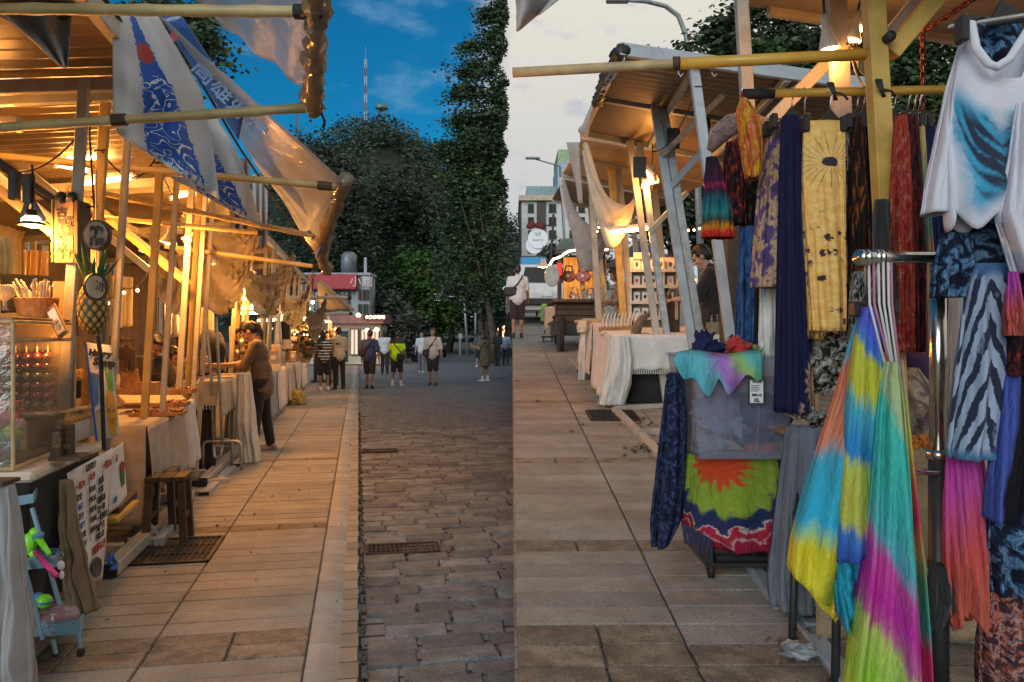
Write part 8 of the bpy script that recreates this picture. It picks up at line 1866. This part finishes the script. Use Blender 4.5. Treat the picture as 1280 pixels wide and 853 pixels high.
cloth_item('pale cream cloth hanging behind the zebra skirt','cloth',[(350,1188,1204),(440,1186,1206),(520,1186,1202)],2.9,.04,m_linen_w,folds=4,seed=14,group=GT_)
t=thing('garment_rack','dark clothes rail carrying the white tee, mostly out of view','clothes rack',GR(1330,1010));obj('rail',MB().tube([P(1215,-30,2.3),P(1420,-34,2.3)],.02,12),m_dark,t,True);obj('upright',MB().tube([P(1420,-34,2.3),P(1420,985,2.3)],.024,12),m_dark,t,True)
t=thing('folding_trolley','black folding crate trolley under the red and green cloth','trolley',GR(920,720))
for x in(884,960):
 obj('side_panel',bxp(MB(),x,x+10,648,708,3.86,.42,.01),m_dark,t)
obj('front_panel',bxp(MB(),894,960,650,672,3.9,.03,.006),m_dark,t);obj('front_rail',bxp(MB(),894,960,694,706,3.9,.03,.006),m_dark,t);obj('deck',bxp(MB(),882,972,704,710,3.86,.46,.006),m_dark,t)
for x in(912,940):obj('strut',bxp(MB(),x,x+6,672,694,3.9,.02),m_dark,t)
for x,d in((888,3.92),(958,3.92),(890,4.28),(956,4.28)):obj('wheel',MB().lathe([(.03,-.014),(.042,-.01),(.042,.01),(.03,.014)],(P(x,700,d).x,d,SL*d+.042),16,Matrix.Rotation(R(90),3,'Y')),m_rubber,t,True)
tag(garment('tie_dye_cloth',[(566,858,982),(580,855,983),(620,853,982),(660,855,978),(674,872,974)],3.98,.26,d_festive,None,9,.014,2,60,30),'red, lime and navy tie dye cloth draped over the trolley','cloth')
fr=MB()
for k in range(46):x=854+.9*k*(1 if k<40 else .5);fr.tube([P(x,655+k*.5,3.76),P(x+1,672+k*.4+8*math.sin(k),3.75)],.004,4)
tag(obj('fringe',fr,dye('dye_fringe',[(0,K(.02,.03,.08)),(1,K(.08,.08,.14))],'blotch')),'dark fringe at the left corner of the tie dye cloth','fringe')
bt=thing('storage_bin','clear plastic storage bin full of clothes on the trolley','storage bin',P(928,574,3.98))
m_bin=plastic('bin_plastic',(.62,.64,.80,1),.84,.10)
a0,a1,b0,b1=P(874,574,3.78),P(984,574,3.78),P(862,446,3.74),P(992,446,3.74)
dz_=.46
low=[a0,a1,a1+YV*dz_,a0+YV*dz_];high=[b0,b1,b1+YV*(dz_+.06),b0+YV*(dz_+.06)]
mb=MB();mb.add(low+high,[(3,2,1,0)]+[(i,(i+1)%4,4+(i+1)%4,4+i)for i in range(4)]);obj('bin_body',mb,m_bin,bt,solid=.005)
mb=MB();[mb.bar(high[i],high[(i+1)%4],.03,.02)for i in range(4)];obj('rim',mb,m_bin,bt)
for x in(905,950):obj('rib',MB().bar(P(x,452,3.735),P(x-(x-928)*.14,570,3.77),.012,.012,YV),m_bin,bt)
obj('base_lip',MB().bar(a0+Vector((0,-.01,.02)),a1+Vector((0,-.01,.02)),.02,.035),m_bin,bt)
d_lilac=dye('dye_lilac',[(0,K(.3,.32,.5)),(.5,K(.42,.4,.56)),(1,K(.2,.3,.55))],'blotch')
for i,(px,py,rx,ry,m_,lab)in enumerate(((905,520,32,44,d_lilac,'blue cloth bundle inside the clear bin, left'),(950,530,34,38,d_blue,'dark cloth bundle inside the clear bin, right'),(948,566,26,12,d_pink,'pink cloth at the bottom of the clear bin'),(930,470,44,26,d_lilac,'violet cloth at the top of the clear bin'),(890,550,22,26,d_grey,'grey cloth at the bottom left of the clear bin'))):puff(lab,'cloth bundle',px,py,3.98,rx,ry,m_,20+i,6)
puff('navy clothes heaped on top of the clear bin','clothes heap',892,436,3.9,30,12,d_navyplain,31,7);puff('red cloth bunched on top of the clear bin','clothes heap',924,434,3.86,16,11,m_redp if False else cloth('red_cloth',(.42,.02,.02,1),.2),32,5);puff('yellow green cloth behind the red one on the bin','clothes heap',914,428,3.98,16,9,d_camo,33,4);puff('green printed cloth at the right of the bin top','clothes heap',945,438,3.9,12,7,dye('dye_leafgreen',[(0,K(.1,.2,.05)),(1,K(.4,.42,.2))],'blotch',scale=10),34,4)
mb=MB()
rowsb=[(0,452,443),(.12,472,470),(.25,482,484),(.4,492,493),(.5,478,470),(.6,494,494),(.7,480,478),(.85,474,472),(1,470,468)]
def pf2(u,v):
 bot=lerp_rows([(a,b)for a,b,_ in rowsb],u)[1];top=440-2*math.sin(u*9)
 y=top+(bot+6*math.sin(u*21)*v-top)*v;x=849+104*u-6*math.sin(v*2)*(1-u)
 return P(x,y,3.70-.02*math.sin(v*2.5)-.018*math.sin(u*22+v)*v+.3*max(0,.12-v)*4)
mb.grid(pf2,50,20);tag(obj('pastel_top',mb,d_pastelmix,None,True,solid=.006),'pastel cyan, violet and lime tie dye top thrown over the bin edge','top')
tt=thing('size_tag','white size tag printed XL stuck on the clear bin','tag',P(946,505,3.72));obj('card',bxp(MB(),936,955.5,474,505,3.715,.003),m_paper,tt)
for x0,x1,y0,y1 in((935.5,937.2,473.5,505.5),(954.4,956,473.5,505.5),(937.2,954.4,473.5,475),(937.2,954.4,504,505.5)):obj('border',bxp(MB(),x0,x1,y0,y1,3.71,.004),m_ink,tt)
text('XL',.023,m_ink,tt,P(946,502.5,3.712),RT,(0,0,1),'lettering','CENTER',.001);text('890-12',.016,m_ink,tt,P(946,495.5,3.712),RT,(0,0,1),'lettering','CENTER',.0008);text('TIE DYE',.014,m_ink,tt,P(946,478.5,3.712),RT,(0,0,1),'lettering','CENTER',.0005)
for k in range(4):obj('text_line',bxp(MB(),939,950-(k%2)*2,482+k*2.2,482.7+k*2.2,3.712,.003),m_ink,tt)
cloth_item('long navy jacket with blue streaks hung left of the clear bin','jacket',[(466,836,852),(480,832,856),(540,826,858),(600,820,856),(650,815,850),(682,815,834)],3.95,.06,dye('dye_navy_streak',[(0,K(.01,.014,.035)),(.56,K(.012,.018,.05)),(.62,K(.08,.13,.32)),(.68,K(.012,.016,.04)),(1,K(.03,.04,.12))],'blotch',scale=8,aspect=3),folds=5,fa=.014,seed=3,group='clothes left of the bin')
cloth_item('dark brown cloth hung between jacket and clear bin','cloth',[(441,846,862),(480,844,864),(540,846,864),(566,850,862)],4.2,.05,m_blackc,folds=4,seed=4,group='clothes left of the bin')
for a,b,dr,lab in((P(1062,58,3.9),P(1092,96,3.4),.1,'black cable drooping from the work lamps to the yellow post'),(P(872,110,6.2),P(818,190,7.7),.12,'black cable sagging between the second right stall posts'),(P(816,232,9.0),P(774,290,10.2),.08,'black cable feeding the long level tube lamp')):
 t=thing('cable',lab,'cable',a,'cables of the right stalls');obj('wire',MB().tube(sag(a,b,dr,12),.006,5),m_ink,t,True)
 for k in(0,1):obj('cable_tie',MB().tube([Vector(a).lerp(b,k)+Vector((-.03,-.03,0)),Vector(a).lerp(b,k)+Vector((.03,-.03,0))],.006,5),m_ink,t)
bpy.context.view_layer.update();dg=bpy.context.evaluated_depsgraph_get()
for o in[q for q in bpy.data.objects if q.type=='FONT']:
 me=bpy.data.meshes.new_from_object(o.evaluated_get(dg));nm=o.name;n=None
 if not me.materials:me.materials.append(o.data.materials[0])
 p_,ml=o.parent,o.matrix_local.copy();bpy.data.objects.remove(o)
 n=bpy.data.objects.new(nm,me);COL.objects.link(n);n.parent=p_;n.matrix_local=ml
